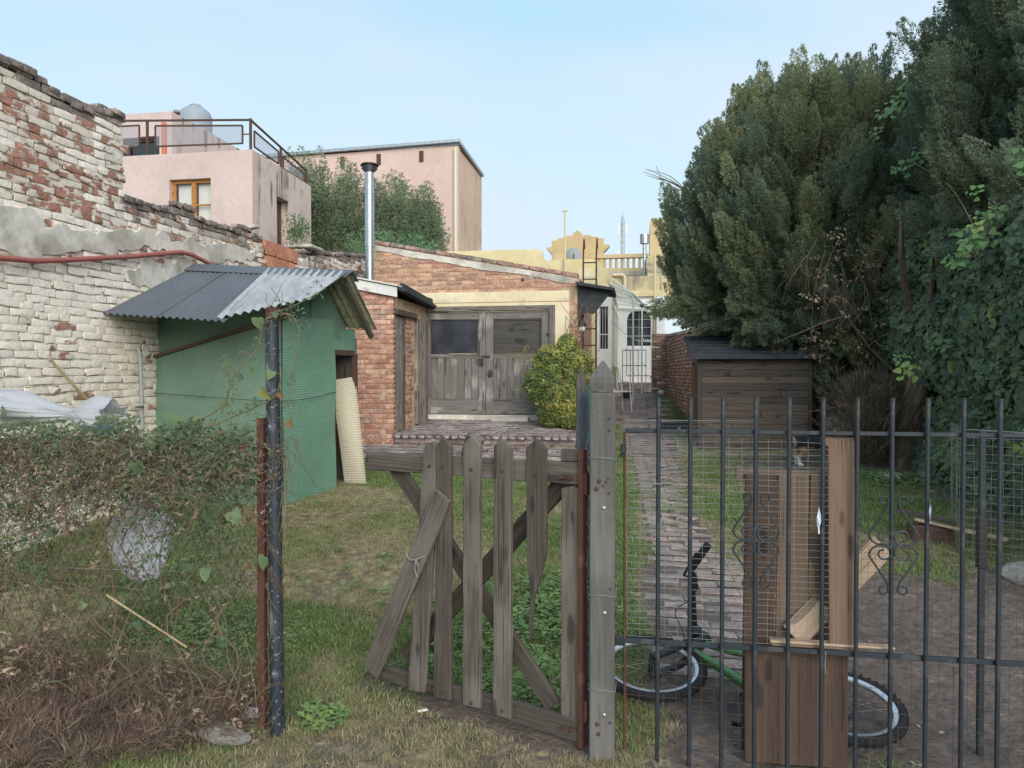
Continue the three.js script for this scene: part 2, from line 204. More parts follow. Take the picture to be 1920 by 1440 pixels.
M.brickA = [brick([175, 127, 108], [202, 155, 134], [210, 194, 177], 121, { smear: 0.45, name: 'orange brick' }), brick([160, 114, 99], [187, 138, 121], [205, 189, 174], 127, { smear: 0.5, name: 'red brick' }), brick([188, 143, 122], [212, 171, 148], [216, 200, 183], 133, { smear: 0.5, name: 'pale orange brick' }), brick([151, 119, 107], [181, 147, 134], [205, 194, 180], 139, { smear: 0.7, name: 'dull brick' })];
M.brickF = [brick([186, 143, 117], [208, 167, 138], [213, 191, 167], 145, { smear: 0.5, name: 'sandy brick' }), brick([172, 127, 105], [196, 151, 125], [209, 185, 161], 151, { smear: 0.5, name: 'warm brick' }), brick([161, 119, 103], [185, 145, 126], [204, 183, 164], 157, { smear: 0.6, name: 'pinkish brick' })];
M.hollow = brick([178, 118, 92], [196, 136, 108], [168, 116, 94], 163, { smear: 0.4, name: 'hollow clay block' });
function plaster(a, b, s, o = {}) { return mat({ hk: 'plaster', n: 256, m: 4, rough: 0.92, bs: 0.006, ...o, col: (u, v) => { const p = fbm(u, v, 4, 4, 5, s), q = fbm(u, v, 60, 60, 2, s + 2); let c = gr(mix3(a, b, sst(0.3, 0.7, p)), 0.97 + 0.06 * q); if (o.streak) { const st = fbm(u, v, 40, 2, 3, s + 4), br = fbm(u, v, 12, 10, 4, s + 6); c = mix3(c, o.sc || [104, 92, 84], sst(0.56, 0.76, st) * sst(0.35, 0.7, br) * o.streak); } if (o.spot) c = mix3(c, o.spc || [140, 128, 120], sst(0.62, 0.75, fbm(u, v, 8, 8, 5, s + 8)) * o.spot); return c; }, hgt: (u, v) => fbm(u, v, 24, 24, 4, s + 10) }); }
M.pink = plaster([201, 179, 172], [208, 186, 179], 171, { spot: 0.06, name: 'pink plaster' });
M.pinkStain = plaster([201, 180, 171], [210, 190, 180], 177, { streak: 0.85, spot: 0.35, m: 5, name: 'stained pink plaster' });
M.pink2 = plaster([207, 179, 167], [212, 186, 175], 183, { spot: 0.08, m: 7, name: 'salmon plaster' });
M.tanStain = plaster([200, 172, 150], [214, 184, 160], 189, { streak: 0.8, sc: [140, 118, 100], m: 6, name: 'stained tan plaster' });
M.yellow = plaster([212, 194, 146], [225, 208, 163], 195, { spot: 0.3, spc: [177, 166, 136], name: 'yellow plaster' });
M.yellow2 = plaster([198, 173, 129], [208, 184, 142], 201, { spot: 0.15, name: 'ochre plaster' });
M.yellowOld = plaster([196, 182, 140], [208, 194, 155], 207, { streak: 0.6, spot: 0.4, name: 'weathered yellow plaster' });
M.white = plaster([226, 226, 222], [236, 235, 230], 213, { spot: 0.12, name: 'white plaster' });
M.whitePeel = plaster([222, 222, 218], [232, 232, 228], 219, { spot: 0.9, spc: [118, 128, 132], m: 2.4, name: 'flaking white plaster' });
M.creamBoard = plaster([222, 206, 168], [232, 218, 184], 225, { spot: 0.2, m: 2, name: 'cream lintel' });
M.whiteWash = plaster([206, 204, 200], [224, 222, 216], 231, { spot: 0.7, spc: [150, 146, 140], m: 1.5, name: 'flaking white flashing' });
const cloth = (a, b, s) => mat({ n: 512, m: 0.9, rough: 0.85, bs: 0.0025, col: (u, v) => { const w = fbm(u, v, 3, 3, 3, s), q = fbm(u, v, 90, 90, 2, s + 1); return gr(mix3(a, b, w), 0.93 + 0.14 * q); }, hgt: (u, v) => 0.5 + 0.35 * Math.sin((v * 34 + 1.6 * fbm(u, v, 4, 3, 3, s + 2)) * 6.2832) * (0.4 + fbm(u, v, 5, 5, 2, s + 3)) + 0.1 * fbm(u, v, 80, 80, 2, s + 5) });
M.green = cloth([100, 138, 116], [116, 152, 131], 241); M.green.name = 'green shade cloth'; M.greenDark = mat({ name: 'smooth green sheet', n: 256, m: 1.4, rough: 0.8, bs: 0.003, col: (u, v) => gr(mix3([92, 120, 103], [110, 136, 119], fbm(u, v, 3, 3, 5, 247)), 0.95 + 0.1 * fbm(u, v, 60, 60, 2, 249)), hgt: (u, v) => fbm(u, v, 8, 20, 3, 250) });
M.roofBlue = mat({ name: 'slate blue roof paint', n: 256, m: 1.5, rough: 0.8, col: (u, v) => gr(mix3([86, 92, 97], [100, 106, 111], fbm(u, v, 3, 6, 4, 251)), 0.95 + 0.1 * fbm(u, v, 50, 50, 2, 253)) });
M.roofGrey = mat({ hk: 'fib', name: 'grey fibre cement', n: 256, m: 1.2, bs: 0.004, col: (u, v) => { const p = fbm(u, v, 4, 24, 4, 255), q = fbm(u, v, 30, 30, 3, 257); return gr(mix3([150, 153, 156], [172, 174, 176], sst(0.25, 0.75, p)), 0.93 + 0.14 * q); }, hgt: (u, v) => fbm(u, v, 40, 40, 3, 258) });
M.roofOlive = mat({ hk: 'fib', name: 'lichened fibre cement', n: 256, m: 1.0, bs: 0.006, col: (u, v) => { const p = fbm(u, v, 6, 20, 4, 259), q = fbm(u, v, 30, 30, 3, 261); return gr(mix3([128, 126, 104], [166, 164, 142], sst(0.25, 0.75, p)), 0.8 + 0.36 * q); }, hgt: (u, v) => fbm(u, v, 40, 40, 3, 262) });
M.roofDark = mat({ name: 'dark roofing', n: 256, m: 1.2, rough: 0.85, col: (u, v) => gr(mix3([44, 48, 52], [66, 70, 74], fbm(u, v, 5, 16, 4, 263)), 0.85 + 0.3 * fbm(u, v, 40, 40, 2, 265)) });
function metalPaint(a, b, w, s, o = {}) { return mat({ n: 256, m: 0.5, rough: 0.55, ...o, col: (u, v) => { const p = fbm(u, v, 6, 10, 5, s), q = fbm(u, v, 24, 30, 3, s + 1); return mix3(mix3(a, b, q), w, sst(0.6, 0.72, p) * (o.wear ?? 0.6)); } }); }
M.iron = metalPaint([34, 40, 46], [48, 54, 60], [84, 82, 80], 271, { name: 'black painted iron' });
M.pole = mat({ name: 'scuffed blue black paint', n: 512, m: 1.1, mv: 0.2, rough: 0.5, col: (u, v) => { const q = fbm(u, v, 40, 10, 3, 276), a = fbm(u, v, 9, 6, 5, 277), sc = fbm(u, v, 90, 14, 2, 278), sp = fbm(u, v, 6, 3, 3, 280); let c = mix3([38, 44, 53], [52, 58, 67], q); c = mix3(c, [128, 134, 142], sst(0.6, 0.75, a) * sst(0.45, 0.7, sp) * 0.8); return mix3(c, [150, 154, 158], sst(0.72, 0.8, sc) * sst(0.4, 0.6, sp) * 0.7); } }); M.poleOld = metalPaint([36, 44, 56], [52, 60, 74], [140, 146, 152], 275, { wear: 0.0, m: 1.3, name: 'blue black pole paint' });
M.rust = metalPaint([74, 46, 38], [96, 62, 50], [120, 84, 66], 279, { rough: 0.95, name: 'rusty steel' });
M.galv = mat({ name: 'galvanised steel', n: 256, m: 0.6, rough: 0.38, metal: 0.85, col: (u, v) => gr([186, 192, 196], 0.86 + 0.2 * fbm(u, v, 8, 8, 4, 283)) });
M.wire = mat({ name: 'dull wire', c: [150, 150, 146], rough: 0.6, metal: 0.3 }); M.wireRust = mat({ name: 'rusted wire', c: [92, 74, 62], rough: 0.9 }); M.wireDark = mat({ name: 'dark wire', c: [58, 54, 50], rough: 0.85 }); M.wireBlue = mat({ name: 'blue grey wire', c: [108, 124, 140], rough: 0.6 });
M.whiteMetal = mat({ name: 'white metal paint', c: [226, 226, 222], rough: 0.5 }); M.creamMetal = mat({ name: 'cream metal paint', c: [214, 206, 178], rough: 0.6 });
M.redPipe = metalPaint([152, 84, 76], [170, 98, 88], [120, 78, 70], 287, { rough: 0.6, name: 'red pipe' }); M.orangePipe = mat({ name: 'orange pipe', c: [196, 112, 82], rough: 0.6 }); M.greyPipe = mat({ name: 'grey pipe', c: [150, 152, 150], rough: 0.6 }); M.beigePipe = mat({ name: 'beige pipe', c: [216, 196, 158], rough: 0.6 });
M.glassDark = mat({ name: 'dark window glass', c: [34, 38, 42], rough: 0.12, phys: true, extra: { clearcoat: 0.5 } }); M.glassDusty = mat({ name: 'dusty pane', n: 256, m: 1.2, rough: 0.35, col: (u, v) => mix3([44, 47, 54], [66, 69, 76], sst(0.3, 0.8, fbm(u, v, 5, 5, 5, 291))) });
M.pane = new THREE.MeshPhysicalMaterial({ color: 0xffffff, transmission: 1, roughness: 0.05, thickness: 0, ior: 1.5, side: THREE.DoubleSide }); M.pane.name = 'clear pane'; M.screen = new THREE.MeshPhysicalMaterial({ color: new THREE.Color(0.72, 0.7, 0.74), transmission: 0.85, roughness: 0.2, thickness: 0, side: THREE.DoubleSide }); M.screen.name = 'smoked railing sheet'; M.polycarb = new THREE.MeshPhysicalMaterial({ color: new THREE.Color(0.85, 0.88, 0.88), transmission: 0.85, roughness: 0.25, thickness: 0, side: THREE.DoubleSide }); M.polycarb.name = 'clear roof sheet';
M.curtain = mat({ name: 'white curtain', c: [214, 214, 206], rough: 0.95 }); M.winWood = wood([166, 112, 58], [190, 136, 78], [176, 122, 68], 293, { patch: 0.3, name: 'varnished window wood' });
M.dark = mat({ name: 'dark interior', c: [24, 24, 26], rough: 1 }); M.brownDark = mat({ name: 'dark brown paint', c: [84, 62, 54], rough: 0.85 });
M.bark = mat({ name: 'bark', n: 256, m: 0.7, bs: 0.02, col: (u, v) => gr(mix3([84, 70, 58], [122, 104, 88], sst(0.3, 0.7, fbm(u, v, 3, 14, 4, 297))), 0.85 + 0.3 * fbm(u, v, 30, 30, 2, 299)), hgt: (u, v) => fbm(u, v, 4, 18, 4, 301) });
M.twig = mat({ name: 'dry vine stem', c: [112, 94, 78], rough: 0.95 }); M.twigPale = mat({ name: 'pale straw stem', c: [148, 128, 104], rough: 0.95 }); M.twigGreen = mat({ name: 'green brown stem', c: [112, 110, 80], rough: 0.9 }); M.cane = wood([168, 150, 114], [190, 172, 134], [156, 138, 104], 303, { m: 0.5, name: 'dry cane' });
const leafM = (name, c, tr = 0.3, rough = 0.75) => { const m = new THREE.MeshPhysicalMaterial({ color: new THREE.Color(...c.map(s2l)), roughness: rough, transmission: tr, thickness: 0, side: THREE.DoubleSide }); m.name = name; return m; };
M.leafWhite = leafM('foliage', [255, 255, 255], 0.5, 0.85); M.ivyLeaf = leafM('ivy leaf', [255, 255, 255], 0.2, 0.65); M.dryLeaf = leafM('dry leaf', [255, 255, 255], 0.2, 0.95); M.grass = leafM('grass blade', [255, 255, 255], 0.3, 0.85); M.heart = [leafM('vine leaf', [112, 136, 92], 0.35), leafM('vine leaf yellowing', [150, 152, 84], 0.35), leafM('vine leaf dark', [92, 116, 84], 0.35), leafM('vine leaf brown', [134, 104, 62], 0.3)];
M.plastic = new THREE.MeshPhysicalMaterial({ color: new THREE.Color(0.62, 0.62, 0.64), roughness: 0.35, transmission: 0.4, thickness: 0, side: THREE.DoubleSide }); M.plastic.name = 'translucent plastic film'; M.bagWhite = mat({ name: 'white plastic bag', c: [216, 220, 230], rough: 0.45 }); M.blue = mat({ name: 'blue tape', c: [44, 120, 196], rough: 0.5 }); M.paper = mat({ name: 'white paper', c: [226, 224, 220], rough: 0.9 }); M.padding = mat({ name: 'cream padding', c: [216, 208, 178], rough: 0.95 });
M.mat = mat({ name: 'cream woven mat', n: 256, m: 0.16, rough: 0.95, bs: 0.006, col: (u, v) => { const k = 0.5 + 0.5 * Math.sin(u * 6.2832 * 6) * Math.sin(v * 6.2832 * 6); return mix3([176, 166, 140], [228, 220, 198], k * 0.7 + 0.3 * fbm(u, v, 8, 8, 3, 305)); }, hgt: (u, v) => 0.5 + 0.5 * Math.sin(u * 6.2832 * 6) * Math.sin(v * 6.2832 * 6) });
M.tile = [brick([144, 129, 124], [169, 153, 147], [192, 187, 180], 311, { smear: 0.7, name: 'worn terracotta tile' }), brick([132, 120, 117], [154, 141, 137], [187, 182, 177], 315, { smear: 0.8, name: 'grey pink tile' }), brick([156, 143, 137], [179, 167, 160], [197, 193, 187], 319, { smear: 0.8, name: 'dusty tile' })];
M.paver = [brick([142, 125, 117], [166, 150, 141], [160, 152, 142], 323, { smear: 0.8, name: 'dusty path brick' }), brick([151, 128, 120], [175, 153, 143], [165, 157, 146], 327, { smear: 0.8, name: 'rosy path brick' }), brick([129, 117, 110], [151, 141, 131], [149, 143, 133], 331, { smear: 0.8, name: 'grey path brick' })];
M.stone = mat({ name: 'grey stone', n: 256, m: 0.6, bs: 0.012, col: (u, v) => gr(mix3([132, 128, 120], [164, 158, 148], fbm(u, v, 5, 5, 5, 335)), 0.85 + 0.3 * fbm(u, v, 40, 40, 2, 337)), hgt: (u, v) => fbm(u, v, 9, 9, 5, 339) });
M.endGrain = mat({ name: 'log end', n: 256, m: 0.3, col: (u, v) => gr(mix3([110, 102, 92], [144, 136, 124], fbm(u, v, 12, 12, 4, 341)), 0.8 + 0.35 * fbm(u, v, 40, 40, 2, 343)), hgt: (u, v) => fbm(u, v, 30, 30, 3, 344) });
M.rubber = mat({ name: 'black rubber', c: [30, 30, 31], rough: 0.85 }); M.blackPlastic = mat({ name: 'black plastic', c: [38, 40, 42], rough: 0.5 }); M.silver = mat({ name: 'silver rim', c: [206, 208, 210], rough: 0.3, metal: 0.7 }); M.bikeGreen = mat({ name: 'green frame paint', c: [74, 128, 64], rough: 0.35, phys: true, extra: { clearcoat: 0.6 } }); M.bikeGrey = mat({ name: 'grey frame paint', c: [120, 124, 118], rough: 0.35 }); M.steel = mat({ name: 'steel', c: [150, 150, 150], rough: 0.35, metal: 0.8 });
M.chairWhite = mat({ name: 'white garden chair paint', c: [228, 228, 226], rough: 0.5 }); M.orangeClay = mat({ name: 'clay', c: [184, 104, 66], rough: 0.9 });
console.log('materials done');
// ---------------------------------------------------------------- ground
const pathL = (z) => z < -9 ? -0.05 - (-9 - z) * 0.04 : 0.11 - (-5.6 - z) * 0.047, pathR = (z) => z < -6.6 ? 0.5 : 0.5 + (z + 6.6) * 0.27;
const blob = (x, z, cx, cz, rx, rz) => Math.max(0, 1 - ((x - cx) / rx) ** 2 - ((z - cz) / rz) ** 2);
function turf(x, z) {                                            // [cover, greenness] of the grass
  const n = fbm(x / 12 + 0.5, z / 18 + 0.5, 14, 21, 4, 401), m = fbm(x / 12 + 0.5, z / 18 + 0.5, 40, 60, 3, 405);
  let cover = 0.74 + (n - 0.5) * 0.9 + (m - 0.5) * 0.6, g = 0.42 + (n - 0.5) * 1.5 + (m - 0.5) * 0.6;
  const lush = Math.max(blob(x, z, -0.62, -4.55, 0.75, 1.05), blob(x, z, -2.55, -4.1, 0.85, 0.7), 0.8 * blob(x, z, -2.05, -3.7, 0.35, 0.35), 0.9 * blob(x, z, 1.2, -7.2, 0.7, 0.9), 0.8 * blob(x, z, 2.2, -7.4, 0.9, 0.9), 0.9 * blob(x, z, 0.85, -14.5, 0.5, 1.6), 0.7 * blob(x, z, -2.6, -8.6, 1.2, 0.9), 0.7 * blob(x, z, -0.35, -8.0, 0.35, 3));
  cover += lush * 0.5; g += lush * 1.1;
  cover -= 0.45 * blob(x, z, -0.95, -3.2, 0.9, 1.0) + 0.35 * blob(x, z, -2.0, -7.2, 0.9, 0.6);
  g -= 0.55 * blob(x, z, -0.95, -2.9, 0.95, 1.0) + 0.3 * blob(x, z, -1.6, -5.4, 0.9, 1.2);
  const bare = sst(-0.12, 0.12, x) * sst(-6.4, -5.2, z); cover -= bare * 0.95 * (1 - 0.8 * blob(x, z, -0.02, -3.3, 0.25, 0.5)); g -= bare * 0.3;
  cover -= 0.7 * blob(x, z, 2.0, -9.8, 1.4, 0.8) + 0.5 * sst(2.3, 3.3, x);
  if (x > pathL(z) - 0.02 && x < Math.min(0.56, pathR(z)) + 0.02 && z < -4.3) cover -= 0.6;
  { const t = Math.min(1, Math.max(0, ((x + 0.235) * -0.9098 + (z + 3.15) * -0.415) / 1.25)), d = Math.hypot(x + 0.235 + 0.9098 * 1.25 * t, z + 3.15 + 0.415 * 1.25 * t); cover -= 0.55 * sst(0.14, 0.05, d); }
  if (z > -2.9) cover -= 0.1;
  return [Math.min(1, Math.max(0, cover)), Math.min(1, Math.max(0, g))];
}
{
  const N = 1536, map = texOf(N, N, (u, v) => {
    const x = -6 + 12 * u, z = 3 - 18 * v, [c, g] = turf(x, z), q = fbm(u, v, 300, 450, 2, 411), r = fbm(u, v, 24, 36, 5, 413), f = fbm(u, v, 700, 900, 1, 415);
    let soil = mix3([100, 86, 74], [130, 114, 99], sst(0.25, 0.75, r)); if (x > -0.1) soil = mix3(soil, [92, 82, 76], 0.7);
    soil = gr(soil, 0.8 + 0.4 * q); let gs = mix3([150, 138, 102], [108, 120, 66], sst(0.2, 0.8, g)); gs = gr(gs, 0.7 + 0.45 * q + 0.2 * f);
    return mix3(soil, gs, sst(0.15, 0.65, c + (q - 0.5) * 0.7) * 0.85);
  });
  map.wrapS = map.wrapT = THREE.ClampToEdgeWrapping;
  const bump = texOf(512, 512, (u, v) => 0.6 * fbm(u, v, 60, 60, 4, 417) + 0.4 * fbm(u, v, 200, 200, 2, 419), false); bump.repeat.set(4, 6);
  const m = new THREE.MeshStandardMaterial({ map, bumpMap: bump, bumpScale: 0.02, roughness: 1 }); m.name = 'trodden lawn and soil';
  const xs = [-600, -120, -40, -15, -8], zs = [60, 12, 5]; for (let x = -6; x <= 6.001; x += 0.1) xs.push(x); xs.push(8, 15, 40, 120, 600); for (let z = 3; z >= -15.001; z -= 0.1) zs.push(z); for (let z = -16; z >= -24; z -= 1) zs.push(z); zs.push(-40, -120, -600);
  const P = [], U = [], I = []; for (const z of zs) for (const x of xs) { P.push(x, gh(x, z), z); U.push((x + 6) / 12, (3 - z) / 18); }
  const w = xs.length; for (let j = 0; j < zs.length - 1; j++) for (let i = 0; i < w - 1; i++) { const a = j * w + i; I.push(a, a + 1, a + w, a + 1, a + w + 1, a + w); }
  const g = new THREE.BufferGeometry(); g.setAttribute('position', new THREE.Float32BufferAttribute(P, 3)); g.setAttribute('uv', new THREE.Float32BufferAttribute(U, 2)); g.setIndex(I); g.computeVertexNormals();
  const o = new THREE.Mesh(g, m); o.name = 'ground'; o.userData.kind = 'structure'; o.receiveShadow = o.castShadow = true; scene.add(o);
}
// ---------------------------------------------------------------- bricks
function brickGeo(w, h, d, r, o = {}) {                          // centred on the face, front at z = 0, worn corners
  const e = o.e ?? 0.006, j = o.j ?? 0.003, nx = 4, ny = 3, P = [], U = [], I = [], off = [r() * 5, r() * 5], X = [-w / 2, -w / 2 + e, 0.12 * w * (r() - 0.5), w / 2 - e, w / 2], Y = [-h / 2, -h / 2 + e, h / 2 - e, h / 2];
  const tilt = (r() - 0.5) * j * 2, cut = o.chip && r() < 0.4 ? [r() < 0.5 ? 0 : nx, r() < 0.5 ? 0 : ny] : null;
  for (let a = 0; a <= ny; a++) for (let b = 0; b <= nx; b++) { const edge = a === 0 || b === 0 || a === ny || b === nx, cor = (a === 0 || a === ny) && (b === 0 || b === nx); let z = edge ? -e * (cor ? 1.8 : 1) : (r() - 0.5) * j; z += X[b] / w * tilt; let x = X[b] + (r() - 0.5) * j * 1.6, y = Y[a] + (r() - 0.5) * j * 1.6; if (cut && a === cut[1] && b === cut[0]) { x *= 0.86; y *= 0.7; z -= e; } P.push([x, y, z]); U.push([x + off[0], y + off[1]]); }
  for (let a = 0; a < ny; a++) for (let b = 0; b < nx; b++) { const q = a * (nx + 1) + b; I.push(q, q + 1, q + nx + 2, q, q + nx + 2, q + nx + 1); }
  const k = P.length, c = [0, nx, (ny + 1) * (nx + 1) - 1, ny * (nx + 1)]; for (const q of c) { P.push([P[q][0], P[q][1], -d]); U.push([U[q][0] + d, U[q][1]]); }
  for (let s = 0; s < 4; s++) { const a = c[s], b = c[(s + 1) % 4]; I.push(a, k + s, k + (s + 1) % 4, a, k + (s + 1) % 4, b); }
  const g = new THREE.BufferGeometry(); g.setAttribute('position', new THREE.Float32BufferAttribute(P.flat(), 3)); g.setAttribute('uv', new THREE.Float32BufferAttribute(U.flat(), 2)); g.setIndex(I); g.computeVertexNormals(); g.userData.shared = true; return g;
}
function laid(parent, list, name, most = 300) {                  // list of {m: Matrix4, g, mat}; nearest in view become parts of their own, the rest one mesh
  const b = baseOf(parent) || V(0, 0, 0), p = V(); for (const q of list) { p.setFromMatrixPosition(q.m); q.d = inView(p.x, p.y, p.z) ? p.distanceTo(camera.position) : 1e3 + p.distanceTo(camera.position); }
  list.sort((x, y) => x.d - y.d); const rest = new Map();
  list.forEach((q, i) => {
    q.m.premultiply(new THREE.Matrix4().makeTranslation(-b.x, -b.y, -b.z));
    if (i < most && q.d < 1e3) { const o = new THREE.Mesh(q.g, q.mat); o.name = name; q.m.decompose(o.position, o.quaternion, o.scale); o.castShadow = o.receiveShadow = true; parent.add(o); }
    else { const g = q.g.clone(); g.userData = {}; g.applyMatrix4(q.m); if (!rest.has(q.mat)) rest.set(q.mat, []); rest.get(q.mat).push(g); }
  });
  if (rest.size) { const gs = [], ms = []; for (const [m, l] of rest) { gs.push(mg(l)); ms.push(m); } const o = gs.length > 1 ? new THREE.Mesh(mergeGeometries(gs, true), ms) : new THREE.Mesh(gs[0], ms[0]); o.name = name + '_field'; o.userData.kind = 'stuff'; o.castShadow = o.receiveShadow = true; parent.add(o); }
}
function courses(o) {     // o: at (origin), along, out, len, rows, pu, pv, bw, bh, inside(u,v), pick(u,v,r), geos, wav
  const r = rng(o.seed), up = V(0, 1, 0), list = [], heads = o.heads;
  for (let k = 0; k < o.rows; k++) {
    let u = (k % 2 ? -o.pu / 2 : 0) - r() * (o.heads > 0.25 ? 0.24 : 0.03); const v0 = (k + 0.5) * o.pv;
    while (u < o.len) {
      const head = heads && r() < heads, pu = head ? o.pu * 0.52 : o.pu, uc = u + pu / 2, v = v0 + (o.wav || 0) * Math.sin(uc * 1.7 + k * 0.35) * 0.5 + (r() - 0.5) * (o.jit ?? 0.004); u += pu;
      if (!o.inside(uc, v, k)) continue; const G = head ? o.half : o.geos, g = G[Math.floor(r() * G.length)], mt = o.pick(uc, v, r); if (!mt) continue;
      const m = basis(o.along, up, o.out, o.at.clone().addScaledVector(o.along, uc).addScaledVector(up, v).addScaledVector(o.out, (o.proud ?? 0.008) + (r() - 0.5) * (o.un ?? 0.006))); if (o.flip && r() < 0.5) m.multiply(new THREE.Matrix4().makeRotationZ(Math.PI)); m.multiply(new THREE.Matrix4().makeRotationZ((r() - 0.5) * (o.tilt ?? 0.02))); list.push({ m, g, mat: mt });
    }
  }
  return list;
}
// ---------------------------------------------------------------- old painted boundary wall
const topA = (s) => s < 6.62 ? 4.1 + 0.05 * Math.sin(s * 5) : s < 9.38 ? 3.36 + (s - 6.6) * 0.035 + (s > 7.35 && s < 7.75 ? 0.1 : 0) + (s > 8.75 && s < 9.0 ? 0.07 : 0) : s < 10.34 ? 3.42 : s < 13.9 ? 3.44 + (s - 10.3) * 0.13 : 0;
{
  const w = thingW('boundary_wall', 'long old brick wall with flaking cream paint on the left side', 'wall', [-5, 0, -8]), r = rng(601), S0 = 2.2, S1 = 13.9;
  const core = (a, b, ta, tb) => slab([[a, -0.2], [b, -0.2], [b, tb], [a, ta]], 0.27, { m: basis(V(0, 0, -1), V(0, 1, 0), V(-1, 0, 0), V(-5.004, 0, 0)) });
  const P = [[S0, -0.2], [S1, -0.2]]; for (let s = S1; s >= 9.36; s -= 0.3) P.push([s, topA(s) - 0.1]); P.push([9.36, 3.3], [8.2, 3.28], [7.2, 3.24], [6.6, 3.22], [6.6, 3.98]); for (let s = 6.3; s >= S0; s -= 0.3) P.push([s, topA(s) - 0.12]);
  part('mortar_core', noisy(slab(P, 0.27, { m: basis(V(0, 0, -1), V(0, 1, 0), V(-1, 0, 0), V(-5.0, 0, 0)) }), 0.004, 6), M.mortarPale, w);
  const mk = (bw, n) => Array.from({ length: n }, () => brickGeo(bw * (0.94 + 0.06 * r()), 0.058 + 0.009 * r(), 0.1, r, { e: 0.0045, j: 0.008, chip: true })), geos = mk(0.249, 22), half = mk(0.125, 14);
  const list = courses({ seed: 603, at: V(-5, 0, -S0), along: V(0, 0, -1), out: V(1, 0, 0), len: S1 - S0, rows: 58, pu: 0.25, pv: 0.071, wav: 0.035, jit: 0.014, tilt: 0.07, proud: 0.012, un: 0.014, heads: 0.3, flip: true, geos, half,
    inside: (u, v) => { const s = u + S0; return v < topA(s) - 0.045 + (fbm(s / 20, 0.3, 60, 4, 2, 605) - 0.5) * 0.12 && v > 0.02 && !(s > 9.33 && s < 10.38 && v > 2.2) && !(s > 6.56 && s < 6.66 && v > 3.4 && fbm(v / 4, 0.2, 50, 3, 1, 607) > 0.5); },
    pick: (u, v, q) => { const s = u + S0, up = s < 6.65, n = fbm(s / 24 + 0.1, v / 12, 48, 44, 3, 609); if (v > topA(s) - 0.13) return M.pCope; if (!up && v > topA(s) - 0.5 + (n - 0.5) * 0.9 || s > 9) return q() < 0.55 ? M.pDirty : q() < 0.5 ? M.pHalf : M.pWhite2; if (up && v > 3.0) { const k = n + (v > 3.35 && v < 3.85 ? 0.13 : 0) + (q() - 0.5) * 0.24; return k > 0.66 ? M.pRed : k > 0.55 ? M.pHalf : k > 0.45 ? M.pWhite2 : v > 3.85 ? M.pDirty : M.pWhite; } if (v > 2.7 && q() < 0.2) return M.pHalf; return q() < 0.012 ? M.pRed : q() < 0.06 ? M.pHalf : q() < 0.4 ? M.pWhite2 : M.pWhite; } });
  laid(w, list, 'brick', 300);
  // coping: a worn course of headers along both tops
  const cg = Array.from({ length: 8 }, () => brickGeo(0.132, 0.055, 0.28, r, { e: 0.009, j: 0.01, chip: true })), cop = [];
  for (let s = S0; s < S1; s += 0.135) { if (s > 9.3 && s < 10.4 || r() < 0.05) continue; const y = topA(s) - 0.035 + (r() - 0.5) * 0.02 - 0.01; cop.push({ m: basis(V(0, 0, -1), V(0, 1, 0), V(1, 0, 0), V(-4.985 + r() * 0.03, y, -s)).multiply(new THREE.Matrix4().makeRotationZ((r() - 0.5) * 0.1)), g: cg[Math.floor(r() * 8)], mat: M.pCope }); }
  laid(w, cop, 'coping_brick', 120);
  const hb = Array.from({ length: 5 }, () => brickGeo(0.31, 0.19, 0.16, r, { e: 0.006, j: 0.004 })), hl = [];
  for (let k = 0; k < 6; k++) for (let i = 0; i < 3; i++) { const y = 2.3 + 0.2 * k, s = 9.52 + i * 0.325 - (k % 2 ? 0.03 : -0.02); if (y > 3.35 && i === 2) continue; hl.push({ m: basis(V(0, 0, -1), V(0, 1, 0), V(1, 0, 0), V(-4.955, y, -s)), g: hb[(k * 3 + i) % 5], mat: M.hollow }); }
  laid(w, hl, 'hollow_block', 40);
  const ren = (pts, name) => { const q = []; for (let i = 0; i < pts.length; i++) { const [a, b] = pts[i], [c, d] = pts[(i + 1) % pts.length]; const L = Math.hypot(c - a, d - b), n = Math.max(2, Math.round(L / 0.035)); for (let k = 0; k < n; k++) { const x = a + (c - a) * k / n, y = b + (d - b) * k / n; q.push([x + (fbm(x / 8, y / 8, 60, 60, 3, 621) - 0.5) * 0.12, y + (fbm(x / 8 + 0.3, y / 8, 50, 50, 4, 623) - 0.5) * 0.2]); } } const g = slab(q, 0.026, { bevel: 0.002, m: basis(V(0, 0, -1), V(0, 1, 0), V(1, 0, 0), V(-4.998, 0, 0)) }); g.scale(1, 1, 1); part(name, g, M.cement, w); };
  ren([[3.6, 2.95], [4.6, 2.98], [5.15, 2.92], [5.41, 2.94], [5.66, 2.86], [6.0, 2.86], [6.57, 3.0], [7.15, 3.07], [7.82, 3.1], [8.75, 3.17], [9.2, 3.17], [9.01, 3.04], [8.15, 2.93], [7.62, 2.91], [7.06, 2.88], [6.35, 2.74], [5.82, 2.65], [5.46, 2.57], [5.15, 2.56], [4.4, 2.6], [3.6, 2.55]], 'cement_render');
  ren([[6.6, 2.6], [6.8, 2.68], [7.33, 2.8], [7.85, 2.86], [8.0, 2.7], [7.6, 2.6], [7.1, 2.5], [6.7, 2.48]], 'cement_render');
  ren([[10.5, 3.3], [10.7, 3.32], [10.68, 3.0], [10.6, 2.75], [10.52, 2.9]], 'cement_render');
  part('cap_slab', noisy(span(-5.3, -4.86, 3.5, 3.54, -11.0, -10.55, { b: 0.008 }), 0.008, 9), M.cement, w); part('cap_slab', noisy(xf(span(-0.14, 0.14, -0.02, 0.02, -0.15, 0.15, { b: 0.006 }), [-5.08, 3.5, -9.1], [0.15, 0.2, 0.2]), 0.01, 9), M.cement, w);
}
